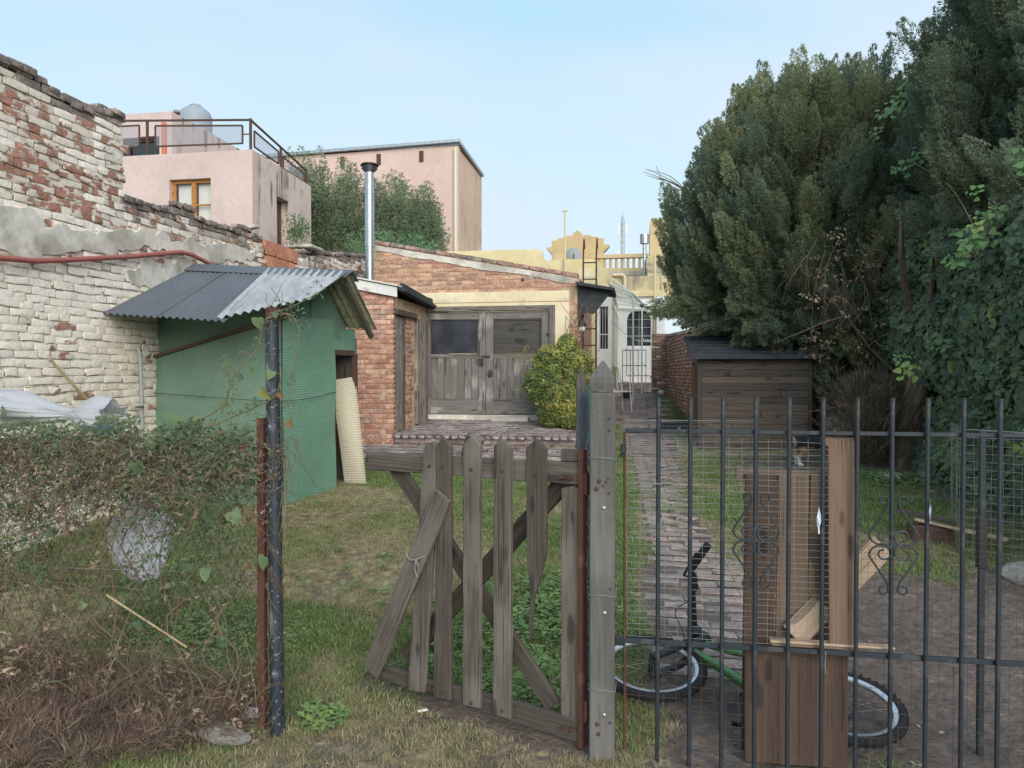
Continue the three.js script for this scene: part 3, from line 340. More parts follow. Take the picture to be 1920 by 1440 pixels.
single('drain_pipe', tube([[-4.93, 2.44, -4.3], [-4.93, 2.5, -5.08], [-4.93, 2.53, -5.44], [-4.93, 2.59, -5.79], [-4.93, 2.75, -6.63], [-4.93, 2.92, -7.42], [-4.92, 2.92, -7.62], [-4.9, 2.86, -7.95]], 0.024, 10), M.redPipe, 'thin red pipe running along the painted brick wall above the shed', 'pipe');
single('water_pipe', [tube([[-4.88, 0.2, -6.72], [-4.88, 1.42, -6.69], [-4.88, 1.8, -6.67], [-4.9, 1.86, -6.66]], 0.016, 8), tube([[-4.97, 1.27, -6.7], [-4.86, 1.27, -6.68], [-4.84, 1.27, -6.52]], 0.012, 6)], M.greyPipe, 'thin grey upright water pipe on the wall beside the green shed', 'pipe');
single('leaning_cane', tube([[-4.93, 1.72, -5.58], [-4.88, 1.4, -5.9], [-4.8, 0.9, -6.4]], 0.013, 7), M.cane, 'yellow cane leaning on the painted brick wall behind the plastic bundle', 'cane');
// ---------------------------------------------------------------- pink house behind the wall
{
  const h = thingW('pink_house', 'pink plastered house with roof terrace behind the brick wall', 'house', [-13, 1.2, -21]);
  const X1 = -10.46, F = -19, T = 7.72, wx0 = -12.96, wx1 = -11.7, wy0 = 5.3, wy1 = 7.0;
  part('front_wall', slab([[-20, 1], [X1, 1], [X1, T], [-20, T]], 0.25, { holes: [[[wx0, wy0], [wx1, wy0], [wx1, wy1], [wx0, wy1]]], m: basis(V(1, 0, 0), V(0, 1, 0), V(0, 0, 1), V(0, 0, F - 0.25)) }), M.pink, h);
  part('side_wall', slab([[-F + 0.25, 1], [22.7, 1], [22.7, T - 0.1], [-F + 0.25, T]], 0.25, { holes: [[[20.4, 5.0], [21.15, 5.0], [21.15, 6.78], [20.4, 6.78]]], m: basis(V(0, 0, -1), V(0, 1, 0), V(-1, 0, 0), V(X1 - 0.001, 0, 0)) }), M.pinkStain, h);
  part('roof_deck', span(-20, X1 - 0.25, 7.3, 7.4, -28, F - 0.25), M.cement, h); part('rear_wall', span(-20, X1 - 0.25, 1, 7.3, -28.2, -28), M.pink, h);
  const win = part('window', [span(wx0, wx1, wy1 - 0.09, wy1, F - 0.2, F - 0.13), span(wx0, wx0 + 0.1, wy0, wy1 - 0.09, F - 0.2, F - 0.13), span(wx1 - 0.06, wx1, wy0, wy1 - 0.09, F - 0.2, F - 0.13), span(-12.36, -12.24, wy0, wy1 - 0.09, F - 0.21, F - 0.12), span(wx0 + 0.1, -12.36, 6.28, 6.32, F - 0.19, F - 0.14), span(-12.24, wx1 - 0.06, 6.28, 6.32, F - 0.19, F - 0.14), span(-12.24, wx1 - 0.06, 5.8, 5.84, F - 0.19, F - 0.14)], M.winWood, h);
  for (const [a, b] of [[wx0 + 0.1, -12.36], [-12.24, wx1 - 0.06]]) { part('pane', span(a, b, wy0, wy1 - 0.09, F - 0.175, F - 0.17, { plain: true }), M.pane, win); const c = []; for (let x = a; x < b - 0.01; x += 0.05) c.push(tube([[x + 0.02, wy0, F - 0.3], [x + 0.02, wy1 - 0.1, F - 0.3]], 0.03, 5)); part('curtain', c, M.curtain, win); }
  part('room_wall', span(-19.9, X1 - 0.26, 4.6, 7.25, F - 4.1, F - 4), M.white, h); part('room_floor', span(-19.9, X1 - 0.26, 4.5, 4.6, F - 4.1, F - 0.26), M.tan2, h);
  part('side_window', [span(X1 - 0.24, X1 - 0.2, 5.0, 6.78, -20.5, -20.4), span(X1 - 0.3, X1 - 0.25, 5.0, 6.78, -21.15, -20.4)], M.brownDark, h);
  // roof-terrace railing
  const rail = part('railing', [beam([-16.5, 8.86, F - 0.1], [X1 - 0.1, 8.56, F - 0.1], 0.05, 0.05), beam([X1 - 0.1, 8.56, F - 0.1], [X1 - 0.1, 8.1, -22.6], 0.05, 0.05), ...[[-13.7, F - 0.1, 8.7], [-16.3, F - 0.1, 8.8], [X1 - 0.1, F - 0.1, 8.6], [X1 - 0.1, -20.85, 8.32], [X1 - 0.1, -22.55, 8.1]].map(([x, z, t]) => span(x - 0.03, x + 0.03, T - 0.1, t, z - 0.03, z + 0.03)), beam([-10.8, 8.18, F - 0.1], [X1 - 0.1, 8.17, F - 0.1], 0.03, 0.03), beam([-13.9, 8.26, F - 0.1], [-13.45, 8.26, F - 0.1], 0.03, 0.03)], M.brownDark, h);
  const panel = (a, b, ya, yb, yc, yd) => { const q = [[a[0], ya, a[1]], [b[0], yb, b[1]], [b[0], yd, b[1]], [a[0], yc, a[1]]]; part('panel_frame', q.map((p, i) => beam(p, q[(i + 1) % 4], 0.04, 0.04)), M.brownDark, rail); const n = tris(q, [0, 1, 2, 0, 2, 3]); part('panel_sheet', uvBox(n), M.screen, rail); };
  panel([-16.1, F - 0.1], [-13.95, F - 0.1], 8.62, 8.6, 8.02, 8.0); panel([-13.45, F - 0.1], [-10.8, F - 0.1], 8.56, 8.42, 7.98, 7.93); panel([X1 - 0.1, F - 0.3], [X1 - 0.1, -20.7], 8.32, 8.16, 7.88, 7.8); panel([X1 - 0.1, -21.0], [X1 - 0.1, -22.4], 8.08, 7.96, 7.74, 7.68);
  // set-back upper storey
  part('upper_wall', slab([[-22, 7.4], [-14.57, 7.4], [-14.57, 9.86], [-22, 9.86]], 0.25, { holes: [[[-17.5, 7.45], [-15.0, 7.45], [-15.0, 9.1], [-17.5, 9.1]]], m: basis(V(1, 0, 0), V(0, 1, 0), V(0, 0, 1), V(0, 0, -21.75)) }), M.pink, h);
  part('upper_side_wall', span(-14.82, -14.571, 7.4, 9.86, -30, -21.75, { grain: 'z' }), M.pinkStain, h); part('upper_roof', span(-22, -14.82, 9.6, 9.75, -30, -21.75), M.cement, h);
  const tw = part('terrace_door', [span(-17.5, -15, 9.0, 9.1, -21.7, -21.64), span(-16.25, -16.15, 7.45, 9, -21.7, -21.64), span(-15.1, -15, 7.45, 9, -21.7, -21.64)], M.brownDark, h); part('pane', span(-17.5, -15.1, 7.45, 9, -21.74, -21.72, { plain: true }), M.glassDark, tw);
  part('downpipe', tube([[-14.8, 7.4, -21.45], [-14.8, 9.5, -21.45]], 0.07, 8), M.orangePipe, h);
  part('vent', [tube([[-15.0, 9.7, -22.4], [-15.0, 10.15, -22.4]], 0.04, 8), tube([[-15.0, 10.15, -22.4], [-15.0, 10.22, -22.4]], 0.1, 8)], M.greyPipe, h); part('vent', [tube([[-14.72, 9.7, -22], [-14.72, 9.95, -22]], 0.05, 8), tube([[-14.72, 9.95, -22], [-14.72, 10.0, -22]], 0.1, 8)], M.brownDark, h);
}
{ const t = thingW('water_tank', 'grey domed water tank on the roof of the pink house', 'tank', [-15.6, 9.75, -24.4]); const g = new THREE.LatheGeometry([[0.001, 1.32], [0.3, 1.28], [0.5, 1.12], [0.56, 0.95], [0.56, 0.5], [0.53, 0.48], [0.56, 0.45], [0.56, 0.0], [0.001, 0]].map(([x, y]) => new THREE.Vector2(x, y)), 20); g.translate(-15.6, 9.75, -24.4); part('drum', g.toNonIndexed(), mat({ name: 'grey tank', c: [150, 158, 166], rough: 0.6 }), t); part('lid', tube([[-15.6, 11.05, -24.4], [-15.6, 11.12, -24.4]], 0.2, 12), M.greyPipe, t); }
{
  const h = thingW('salmon_building', 'tall plain salmon building with a metal roof edge behind the bamboo', 'building', [-11, 1.2, -32]);
  const X = -7.38;
  part('front_wall', span(-18, X, 1, 10.95, -30.3, -30), M.pink2, h); part('side_wall', span(X - 0.3, X - 0.002, 1, 10.85, -34.6, -30.3, { grain: 'z' }), M.tanStain, h); part('rear_wall', span(-18, X - 0.3, 1, 10.8, -34.6, -34.3), M.pink2, h);
  part('roof_flashing', [beam([-18.05, 10.86, -29.94], [X + 0.1, 11.12, -29.94], 0.26, 0.12), beam([X + 0.04, 11.06, -29.98], [X + 0.04, 10.92, -34.6], 0.16, 0.12)], M.galv, h); part('roof', slab([[-18, 10.8], [X, 10.98], [X, 11.04], [-18, 10.9]], 4.5, { m: basis(V(1, 0, 0), V(0, 1, 0), V(0, 0, 1), V(0, 0, -34.5)) }), M.galv, h);
  part('downpipe', tube([[-7.48, 1.2, -29.9], [-7.48, 10.85, -29.9]], 0.075, 8), M.creamMetal, h);
  for (const x of [-12.4, -10.8, -8.95]) part('vent', span(x - 0.09, x + 0.09, 10.3 + (x + 12) * 0.02, 10.75 + (x + 12) * 0.02, -30.01, -29.96), M.brownDark, h);
}
// ---------------------------------------------------------------- brick workshop with the double doors
const wTop = (x) => 3.8 + (x + 4.42) * -0.185;
{
  const w = thingW('brick_workshop', 'low brick workshop with weathered wooden double doors', 'workshop', [-2.7, 0.8, -13]), r = rng(701), Z = -12;
  const P = [[-4.42, 0.4], [-0.99, 0.4], [-0.99, wTop(-0.99) - 0.03], [-4.42, wTop(-4.42) - 0.03]];
  part('mortar_core', slab(P, 0.27, { holes: [[[-3.62, 0.42], [-1.36, 0.42], [-1.36, 2.92], [-3.62, 2.92]]], m: basis(V(1, 0, 0), V(0, 1, 0), V(0, 0, 1), V(0, 0, Z - 0.27)) }), M.mortarGrey, w);
  part('side_wall', span(-1.27, -0.995, 0.4, wTop(-1) - 0.06, -16, -12.27), M.brickF[1], w); part('left_wall', span(-4.42, -4.15, 0.4, 3.7, -16, -12.27), M.brickF[1], w); part('roof', slab([[-4.5, 3.72], [-0.95, 3.07], [-0.95, 3.12], [-4.5, 3.77]], 4, { m: basis(V(1, 0, 0), V(0, 1, 0), V(0, 0, 1), V(0, 0, -16.1)) }), M.roofDark, w);
  const mk = (bw, n) => Array.from({ length: n }, () => brickGeo(bw, 0.056, 0.08, r, { e: 0.005, j: 0.004, chip: true })), geos = mk(0.245, 12), half = mk(0.117, 8);
  const list = courses({ seed: 703, at: V(-4.42, 0.44, Z), along: V(1, 0, 0), out: V(0, 0, 1), len: 3.43, rows: 47, pu: 0.258, pv: 0.0725, proud: 0.009, un: 0.005, heads: 0.12, flip: true, geos, half,
    inside: (u, v, k) => { const x = -4.42 + u, y = v + 0.44; return x > -4.36 && x < -1.06 && y < wTop(x) - 0.05 && !(x > -3.95 && x < -1.28 && y < 2.93) && !(y < 2.95 && x > -1.3 && x < -1.14 && y > 1.6); },
    pick: (u, v, q) => { const x = -4.42 + u, y = v + 0.44; if (wTop(x) - y < 0.2 && q() < 0.35) return M.brickA[3]; return x > -1.5 ? (q() < 0.5 ? M.brickF[2] : M.brickF[1]) : M.brickF[Math.floor(q() * 3)]; } });
  laid(w, list, 'brick', 300);
  // coping: bricks on edge following the slope, with a smear of cement under them
  const cg = Array.from({ length: 6 }, () => brickGeo(0.25, 0.062, 0.3, r, { e: 0.008, j: 0.007 })), cop = [], dir = V(1, -0.185, 0).normalize(), nn = V(0.185, 1, 0).normalize();
  for (let x = -4.36; x < -1.05; x += 0.262) cop.push({ m: basis(dir, nn, V(0, 0, 1), V(x + 0.1, wTop(x + 0.1) + 0.005, Z + 0.03)), g: cg[Math.floor(r() * 6)], mat: r() < 0.5 ? M.pCope : M.brickA[3] });
  laid(w, cop, 'coping_brick', 40);
  const smear = []; for (let x = -4.38; x <= -1.02; x += 0.1) smear.push([x, wTop(x) - 0.045]); for (let x = -1.02; x >= -4.38; x -= 0.07) smear.push([x, wTop(x) - 0.08 - 0.11 * fbm(x / 4 + 2, 0.2, 14, 3, 3, 707)]);
  part('cement_smear', slab(smear, 0.02, { m: basis(V(1, 0, 0), V(0, 1, 0), V(0, 0, 1), V(0, 0, Z + 0.002)) }), M.cement, w);
  // lintel and the plastered jamb
  part('lintel', [span(-3.93, -1.12, 2.76, 2.93, Z - 0.1, Z + 0.035), span(-3.6, -1.3, 2.68, 2.757, Z - 0.1, Z + 0.022)], M.creamBoard, w); part('jamb_plaster', span(-1.4, -1.12, 1.5, 2.757, Z - 0.12, Z + 0.02), M.creamBoard, w); part('jamb_plaster', span(-3.95, -3.64, 0.5, 2.757, Z - 0.12, Z + 0.012), M.creamBoard, w);
  part('door_frame', [span(-3.66, -3.56, 0.84, 2.7, Z - 0.08, Z + 0.05), span(-1.44, -1.35, 0.84, 2.7, Z - 0.08, Z + 0.05), span(-3.56, -1.44, 2.62, 2.7, Z - 0.08, Z + 0.045)], M.door2, w); part('threshold', [span(-3.6, -1.4, 0.84, 0.92, Z - 0.1, Z + 0.1), span(-2.35, -1.75, 0.83, 0.9, Z + 0.1, Z + 0.3)], M.cement, w);
  const leaf = (x0, x1, glass, left) => {
    const d = part('door', [span(x0, x0 + 0.12, 0.93, 2.61, Z - 0.045, Z), span(x1 - 0.12, x1, 0.93, 2.61, Z - 0.045, Z)], M.door, w), zb = Z - 0.03;
    part('top_rail', span(x0 + 0.121, x1 - 0.121, 2.49, 2.61, Z - 0.045, Z - 0.003), M.door, d); part('middle_rail', span(x0 + 0.121, x1 - 0.121, 1.86, 1.92, Z - 0.045, Z + 0.004), M.door2, d); part('bottom_rail', span(x0 + 0.121, x1 - 0.121, 0.93, 1.17, Z - 0.045, Z - 0.002), M.door, d);
    const n = 7, pw = (x1 - x0 - 0.25) / n; for (let i = 0; i < n; i++) part('plank', span(x0 + 0.125 + pw * i, x0 + 0.125 + pw * (i + 1) - 0.006, 1.175, 1.855, zb - 0.02, zb + 0.012 + (i % 3) * 0.002), (i * 7 + (left ? 1 : 3)) % 4 === 1 ? M.door2 : M.door, d);
    part('panel_bead', span(x0 + 0.122, x0 + 0.14, 1.92, 2.49, Z - 0.03, Z + 0.006), M.picketDark, d); part('panel_bead', span(x1 - 0.14, x1 - 0.122, 1.92, 2.49, Z - 0.03, Z + 0.006), M.picketDark, d);
    part(glass ? 'pane' : 'boarded_panel', span(x0 + 0.14, x1 - 0.14, 1.93, 2.488, zb - 0.01, zb), glass ? M.glassDusty : M.ply, d);
    if (!glass) part('inner_frame', [span(x0 + 0.141, x1 - 0.141, 1.921, 2.0, zb + 0.001, zb + 0.012), span(x0 + 0.141, x1 - 0.141, 2.46, 2.489, zb + 0.001, zb + 0.012)], M.picketDark, d);
  };
  leaf(-3.55, -2.5, true, true); leaf(-2.49, -1.45, false, false);
  part('latch', [span(-2.6, -2.53, 1.72, 1.84, Z + 0.001, Z + 0.02), span(-2.57, -2.42, 1.86, 1.89, Z + 0.006, Z + 0.02)], M.iron, w); part('padlock', [span(-2.44, -2.38, 1.55, 1.62, Z + 0.001, Z + 0.03), tube([[-2.43, 1.62, Z + 0.015], [-2.43, 1.66, Z + 0.015], [-2.39, 1.66, Z + 0.015], [-2.39, 1.62, Z + 0.015]], 0.006, 5)], M.iron, w);
  for (const y of [1.1, 2.2]) { part('hinge', span(-3.6, -3.5, y, y + 0.05, Z + 0.001, Z + 0.012), M.rust, w); part('hinge', span(-1.5, -1.4, y, y + 0.05, Z + 0.001, Z + 0.012), M.rust, w); }
  part('wall_nail', span(-1.9, -1.86, 3.1, 3.14, Z, Z + 0.03), M.iron, w);
}
// ---------------------------------------------------------------- lean-to brick store with the flashing and side door
{
  const w = thingW('brick_store', 'narrow red brick store with white flashed roof beside the double doors', 'outbuilding', [-4, 0.6, -11]), r = rng(721), Z = -10.3, X = -3.5;
  const top = (x) => 2.94 - (x + 4.2) * 0.2;
  part('mortar_core', slab([[-4.95, 0.35], [X, 0.35], [X, top(X) - 0.02], [-4.95, top(-4.95) - 0.02]], 0.2, { m: basis(V(1, 0, 0), V(0, 1, 0), V(0, 0, 1), V(0, 0, Z - 0.2)) }), M.mortarGrey, w);
  const mk = (bw, n) => Array.from({ length: n }, () => brickGeo(bw, 0.057, 0.07, r, { e: 0.005, j: 0.005, chip: true })), geos = mk(0.245, 12), half = mk(0.117, 8);
  const pick = (u, v, q) => M.brickA[q() < 0.4 ? 0 : q() < 0.45 ? 1 : q() < 0.6 ? 2 : 3];
  const front = courses({ seed: 723, at: V(-4.95, 0.37, Z), along: V(1, 0, 0), out: V(0, 0, 1), len: 1.5, rows: 36, pu: 0.258, pv: 0.0715, proud: 0.012, un: 0.006, heads: 0.18, flip: true, geos, half, inside: (u, v) => u < 1.39 && v + 0.37 < top(-4.95 + u) - 0.05, pick });
  // close the right-hand corner with alternating half bricks
  for (let k = 0; k < 36; k++) { const y = 0.37 + (k + 0.5) * 0.0715; if (y > top(X) - 0.05) break; front.push({ m: basis(V(1, 0, 0), V(0, 1, 0), V(0, 0, 1), V(X - 0.05, y, Z + 0.012)), g: half[k % 8], mat: M.brickA[(k * 5) % 3] }); }
  const side = courses({ seed: 725, at: V(X, 0.7, -10.9), along: V(0, 0, -1), out: V(1, 0, 0), len: 1.1, rows: 27, pu: 0.258, pv: 0.0715, proud: 0.008, heads: 0.2, flip: true, geos, half, inside: (u, v) => v < 1.85 && u > 0.02 && u < 0.36, pick });
  laid(w, [...front, ...side], 'brick', 300);
  part('side_wall', [span(X - 0.2, X - 0.002, 0.5, top(X) - 0.1, -12, -11.25), span(X - 0.2, X - 0.002, 0.5, top(X) - 0.1, -10.5, -10.31), span(X - 0.2, X - 0.002, 2.5, top(X) - 0.1, -11.25, -10.5), span(X - 0.2, X - 0.004, 0.5, 2.5, -11.25, -10.9)], M.mortarGrey, w);
  const d = part('side_door', span(X - 0.06, X - 0.02, 0.75, 2.45, -10.86, -10.36), M.sideDoor, w); for (let i = 0; i < 4; i++) part('plank', span(X - 0.02, X + 0.004, 0.76, 2.44, -10.485 - i * 0.125, -10.365 - i * 0.125), i === 3 ? M.picket : M.sideDoor, d);
  part('door_header', span(X - 0.02, X + 0.06, 2.45, 2.53, -11.3, -10.33), M.picketDark, w); part('door_post', span(X - 0.03, X + 0.05, 0.8, 2.46, -11.5, -11.33), M.sideDoor, w); part('door_post', span(X - 0.03, X + 0.07, 0.8, 2.5, -11.85, -11.7), M.door2, w);
  part('roof', [slab([[-4.95, 3.1], [-3.38, 2.79], [-3.38, 2.83], [-4.95, 3.14]], 1.75, { m: basis(V(1, 0, 0), V(0, 1, 0), V(0, 0, 1), V(0, 0, -11.99)) })], M.roofDark, w);
  part('roof_flashing', [slab([[-4.95, 2.99], [-3.42, 2.69], [-3.42, 2.83], [-4.95, 3.14]], 0.03, { m: basis(V(1, 0, 0), V(0, 1, 0), V(0, 0, 1), V(0, 0, -10.26)) }), noisy(slab([[-4.95, 3.145], [-3.4, 2.84], [-3.4, 2.86], [-4.95, 3.165]], 0.4, { m: basis(V(1, 0, 0), V(0, 1, 0), V(0, 0, 1), V(0, 0, -10.6)) }), 0.006, 5)], M.whiteWash, w);
  part('roof_edge', [beam([-3.37, 2.8, -10.3], [-3.37, 2.7, -12], 0.1, 0.05), noisy(beam([-3.4, 2.86, -10.4], [-3.4, 2.76, -11.95], 0.05, 0.09), 0.02, 8)], M.roofDark, w);
}
{ const f = thingW('chimney_flue', 'shiny metal chimney flue with a dark cap rising above the store', 'flue', [-4.26, 3.0, -11.4]); const x = -4.26, z = -11.4; part('pipe', [tube([[x, 2.95, z], [x, 3.63, z]], 0.068, 16), tube([[x, 3.63, z], [x, 4.48, z]], 0.073, 16), tube([[x, 4.48, z], [x, 4.82, z]], 0.069, 16)], M.galv, f); part('joint', [tube([[x, 3.62, z], [x, 3.645, z]], 0.079, 16), tube([[x, 4.46, z], [x, 4.49, z]], 0.079, 16)], M.galv, f); part('cap', [tube([[x, 4.8, z], [x, 4.86, z]], (t) => 0.07 + t * 0.06, 16), tube([[x, 4.86, z], [x, 4.91, z]], 0.122, 16), tube([[x, 4.91, z], [x, 4.935, z]], (t) => 0.15 - t * 0.02, 16)], M.blackPlastic, f); }
// ---------------------------------------------------------------- terrace steps in front of the doors
{
  const t = structW('terrace', [-2.2, 0.5, -11]), r = rng(741), up = (z) => 0.735 + (-10.3 - z) * 0.07, lo = (z) => 0.53 + (-9.55 - z) * 0.07, list = [];
  part('terrace_bed', [slab([[10.34, 0.2], [12, 0.2], [12, up(-12) - 0.03], [10.34, up(-10.34) - 0.03]], 2.6, { m: basis(V(0, 0, -1), V(0, 1, 0), V(1, 0, 0), V(-3.5, 0, 0)) }), slab([[9.6, 0.2], [10.34, 0.2], [10.34, lo(-10.34) - 0.03], [9.6, lo(-9.6) - 0.03]], 3.3, { m: basis(V(0, 0, -1), V(0, 1, 0), V(1, 0, 0), V(-4.05, 0, 0)) })], M.mortarDark, t);
  const gs = Array.from({ length: 10 }, () => brickGeo(0.232, 0.232, 0.06, r, { e: 0.006, j: 0.006, chip: true })), hs = Array.from({ length: 6 }, () => brickGeo(0.235, 0.115, 0.06, r, { e: 0.008, j: 0.008, chip: true }));
  const lay = (x, y, z, g, m) => list.push({ m: basis(V(1, 0, 0), V(0, 0, -1), V(0, 1, 0), V(x, y + (r() - 0.5) * 0.008, z)).multiply(new THREE.Matrix4().makeRotationZ((r() - 0.5) * 0.04)), g, mat: m || M.tile[Math.floor(r() * 3)] });
  for (let k = 0; k < 7; k++) for (let i = 0; i < 11; i++) { const z = -10.58 - k * 0.24, x = -3.36 + i * 0.24 + (k % 2) * 0.12; if (z < -11.92 || x > -0.98) continue; lay(x, up(z), z, gs[Math.floor(r() * 10)]); }
  for (let i = 0; i < 22; i++) { const x = -3.44 + i * 0.12; list.push({ m: basis(V(0, 0, 1), V(1, 0, 0), V(0, 1, 0), V(x, up(-10.34) + 0.002, -10.36)), g: hs[i % 6], mat: M.tile[i % 2] }); }
  for (let i = 0; i < 11; i++) { const x = -3.4 + i * 0.24; list.push({ m: basis(V(1, 0, 0), V(0, 1, 0), V(0, 0, 1), V(x, 0.66, -10.325)), g: hs[(i + 2) % 6], mat: M.tile[(i * 2 + 1) % 3] }); }
  for (let k = 0; k < 3; k++) for (let i = 0; i < 14; i++) { const z = -9.7 - k * 0.24, x = -3.95 + i * 0.24 + (k % 2) * 0.1; if (x > -0.8 || r() < 0.06) continue; lay(x, lo(z), z, gs[Math.floor(r() * 10)]); }
  for (let i = 0; i < 14; i++) list.push({ m: basis(V(1, 0, 0), V(0, 1, 0), V(0, 0, 1), V(-3.92 + i * 0.24, 0.465, -9.585)), g: hs[(i + 1) % 6], mat: M.tile[(i * 2) % 3] });
  laid(t, list, 'paving_tile', 300);
}
{
  const t = structW('brick_path', [0.2, 0.4, -8]), r = rng(751), list = [], gs = Array.from({ length: 10 }, () => brickGeo(0.25, 0.117, 0.05, r, { e: 0.006, j: 0.006, chip: true }));
  for (let k = 0, z = -4.05; z > -12.9; z -= 0.122, k++) for (let x = pathL(z) + 0.06 + (k % 2) * 0.12 - 0.1; x < pathR(z) - 0.05; x += 0.255) { if (r() < 0.04 + 0.35 * sst(-4.9, -4.2, z) + 0.6 * sst(0.45, 1.1, x) || x < pathL(z) - 0.05) continue; const xc = x + 0.06; list.push({ m: basis(V(1, 0, 0), V(0, 0, -1), V(0, 1, 0), V(xc, gh(xc, z) + 0.006 + (r() - 0.5) * 0.006, z)).multiply(new THREE.Matrix4().makeRotationZ((r() - 0.5) * 0.04)), g: gs[Math.floor(r() * 10)], mat: M.paver[Math.floor(r() * 3)] }); }
  laid(t, list, 'path_brick', 300);
}
{
  const t = structW('patio', [0, 0.7, -16]), list = [], r = rng(757), gs = Array.from({ length: 6 }, () => brickGeo(0.48, 0.38, 0.05, r, { e: 0.008, j: 0.006 }));
  for (let k = 0, z = -13.1; z > -19.2; z -= 0.4, k++) for (let i = 0; i < 4; i++) { const x = -1.1 + i * 0.5 + (k % 2) * 0.2; if (x > 0.55 || (x < -0.5 && z > -14.6)) continue; list.push({ m: basis(V(1, 0, 0), V(0, 0.075, -1).normalize(), V(0, 1, 0.075).normalize(), V(x, gh(x, z) + 0.015, z)), g: gs[Math.floor(r() * 6)], mat: M.paver[Math.floor(r() * 3)] }); }
  laid(t, list, 'paving_slab', 120);
}
// ---------------------------------------------------------------- green shed
{
  const s = thing('green_shed', 'small shed clad in green cloth with a blue grey corrugated roof', 'shed', [-3.456, 0.28, -6.81], -0.1607), y0 = -0.05, H = (h) => h - 0.28;
  const bend = (g, f) => { const p = g.attributes.position; for (let i = 0; i < p.count; i++) f(p, i); g.computeVertexNormals(); return g; };
  const sheet = (pts, nx, ny, f, uvf) => { const P = [], U = [], I = []; for (let j = 0; j <= ny; j++) for (let i = 0; i <= nx; i++) { const [p, u] = f(i / nx, j / ny); P.push(p); U.push(u); } for (let j = 0; j < ny; j++) for (let i = 0; i < nx; i++) { const a = j * (nx + 1) + i; I.push(a, a + 1, a + nx + 2, a, a + nx + 2, a + nx + 1); } const g = new THREE.BufferGeometry(); g.setAttribute('position', new THREE.Float32BufferAttribute(P.flat(), 3)); g.setAttribute('uv', new THREE.Float32BufferAttribute(U.flat(), 2)); g.setIndex(I); g.computeVertexNormals(); return g.toNonIndexed(); };
  const wob = (x, y, k) => 0.012 * (fbm(x / 4 + 0.5, y / 4 + 0.5, 8, 8, 3, k) - 0.5) * 2;
  // front face toward the gate (a from -1.58 to 0), its top edge follows the sloping batten
  const bt = (a) => 2.14 + a * 0.235;
  part('front_cloth', sheet(0, 24, 24, (u, v) => { const a = -1.6 + 1.6 * u, h = 0.2 + (bt(a) - 0.2) * v; return [[a, H(h), wob(a, h, 801) + 0.03 * Math.sin(u * 3.14) * (1 - v)], [a, h]]; }), M.greenDark, s);
  part('front_backing', span(-1.6, 0, y0, H(2.26), -0.09, -0.05), M.greenDark, s);
  part('batten', beam([-1.58, H(bt(-1.58)), 0.02], [0.1, H(bt(0.05)), 0.03], 0.045, 0.03), M.tan2, s);
  // gable face toward the yard (b from 0 to 0.93, then the doorway)
  const roofP = (a, b) => 2.648 - 0.08 * a - (b < 0.65 ? 0.44 * (0.65 - b) : 1.0 * (b - 0.65)), roofH = (b) => roofP(0, b);
  part('gable_cloth', sheet(0, 20, 26, (u, v) => { const b = 0.94 * u, h = 0.22 + (2.12 + 0.06 * Math.sin(u * 2) - 0.22) * v; return [[0.015 + wob(b + 5, h, 805) * 1.4, H(h), -b], [b, h]]; }), M.green, s);
  part('gable_cloth', sheet(0, 10, 6, (u, v) => { const b = 0.94 + 0.44 * u, h = 1.81 + (2.1 - 1.81) * v; return [[0.012 + wob(b + 5, h, 805), H(h), -b], [b, h]]; }), M.green, s);
  part('gable_board', [slab([[0, 2.05], [0.5, 2.05], [0.5, roofH(0.5) - 0.03], [0, roofH(0) - 0.03]], 0.02, { m: basis(V(0, 0, -1), V(0, 1, 0), V(-1, 0, 0), V(-0.01, -0.28, 0)) })], M.greenDark, s);
  part('gable_board', [slab([[0.51, 2.03], [1.37, 2.03], [1.37, roofH(1.37) - 0.0], [0.66, roofH(0.66) - 0.03], [0.51, roofH(0.51) - 0.03]], 0.02, { m: basis(V(0, 0, -1), V(0, 1, 0), V(-1, 0, 0), V(0.005, -0.28, 0)) })], M.greenDark, s);
  part('rear_wall', span(-1.6, 0, y0, H(2.0), -1.42, -1.39), M.picketDark, s);
  part('door_post', [span(-0.03, 0.02, y0, H(1.82), -1.41, -1.35), span(-0.04, 0.0, y0, H(1.81), -0.98, -0.94)], M.brownDark, s); part('door_lintel', span(-0.03, 0.012, H(1.8), H(1.86), -1.35, -0.94), M.brownDark, s); part('inner_wall', span(-0.75, -0.72, y0, H(1.9), -1.39, -0.1), M.picketDark, s); part('floor', span(-1.5, 0, y0 - 0.05, y0 + 0.09, -1.38, -0.1), M.picketDark, s);
  part('tie_wire', tube([[-1.6, H(1.4), 0.04], [-0.8, H(1.36), 0.05], [0.01, H(1.33), 0.03], [0.04, H(1.35), -0.5], [0.03, H(1.4), -0.94]], 0.003, 4, { smooth: 20 }), M.wireDark, s);
  // roof: front slope sheets, back slope, ridge cap
  const rp = (a, b, l = 0) => V(a, H(roofP(a, b)) + 0.02 + l, -b), sh = (el, er, rl, rr, l, wv, amp, m) => part('roof_sheet', corrQuad(rp(...el, l), rp(...er, l), rp(...rl, l), rp(...rr, l), wv, amp), m, s);
  sh([-1.5, -0.75], [-0.78, -0.75], [-1.68, 0.64], [-1.1, 0.64], 0, 9, 0.011, M.roofBlue); sh([-0.8, -0.75], [-0.02, -0.75], [-1.12, 0.64], [-0.48, 0.64], 0.006, 10, 0.011, M.roofBlue);
  sh([-0.12, -0.75], [0.46, -0.14], [-0.6, 0.62], [0.39, 0.62], 0.028, 11, 0.013, M.roofGrey);
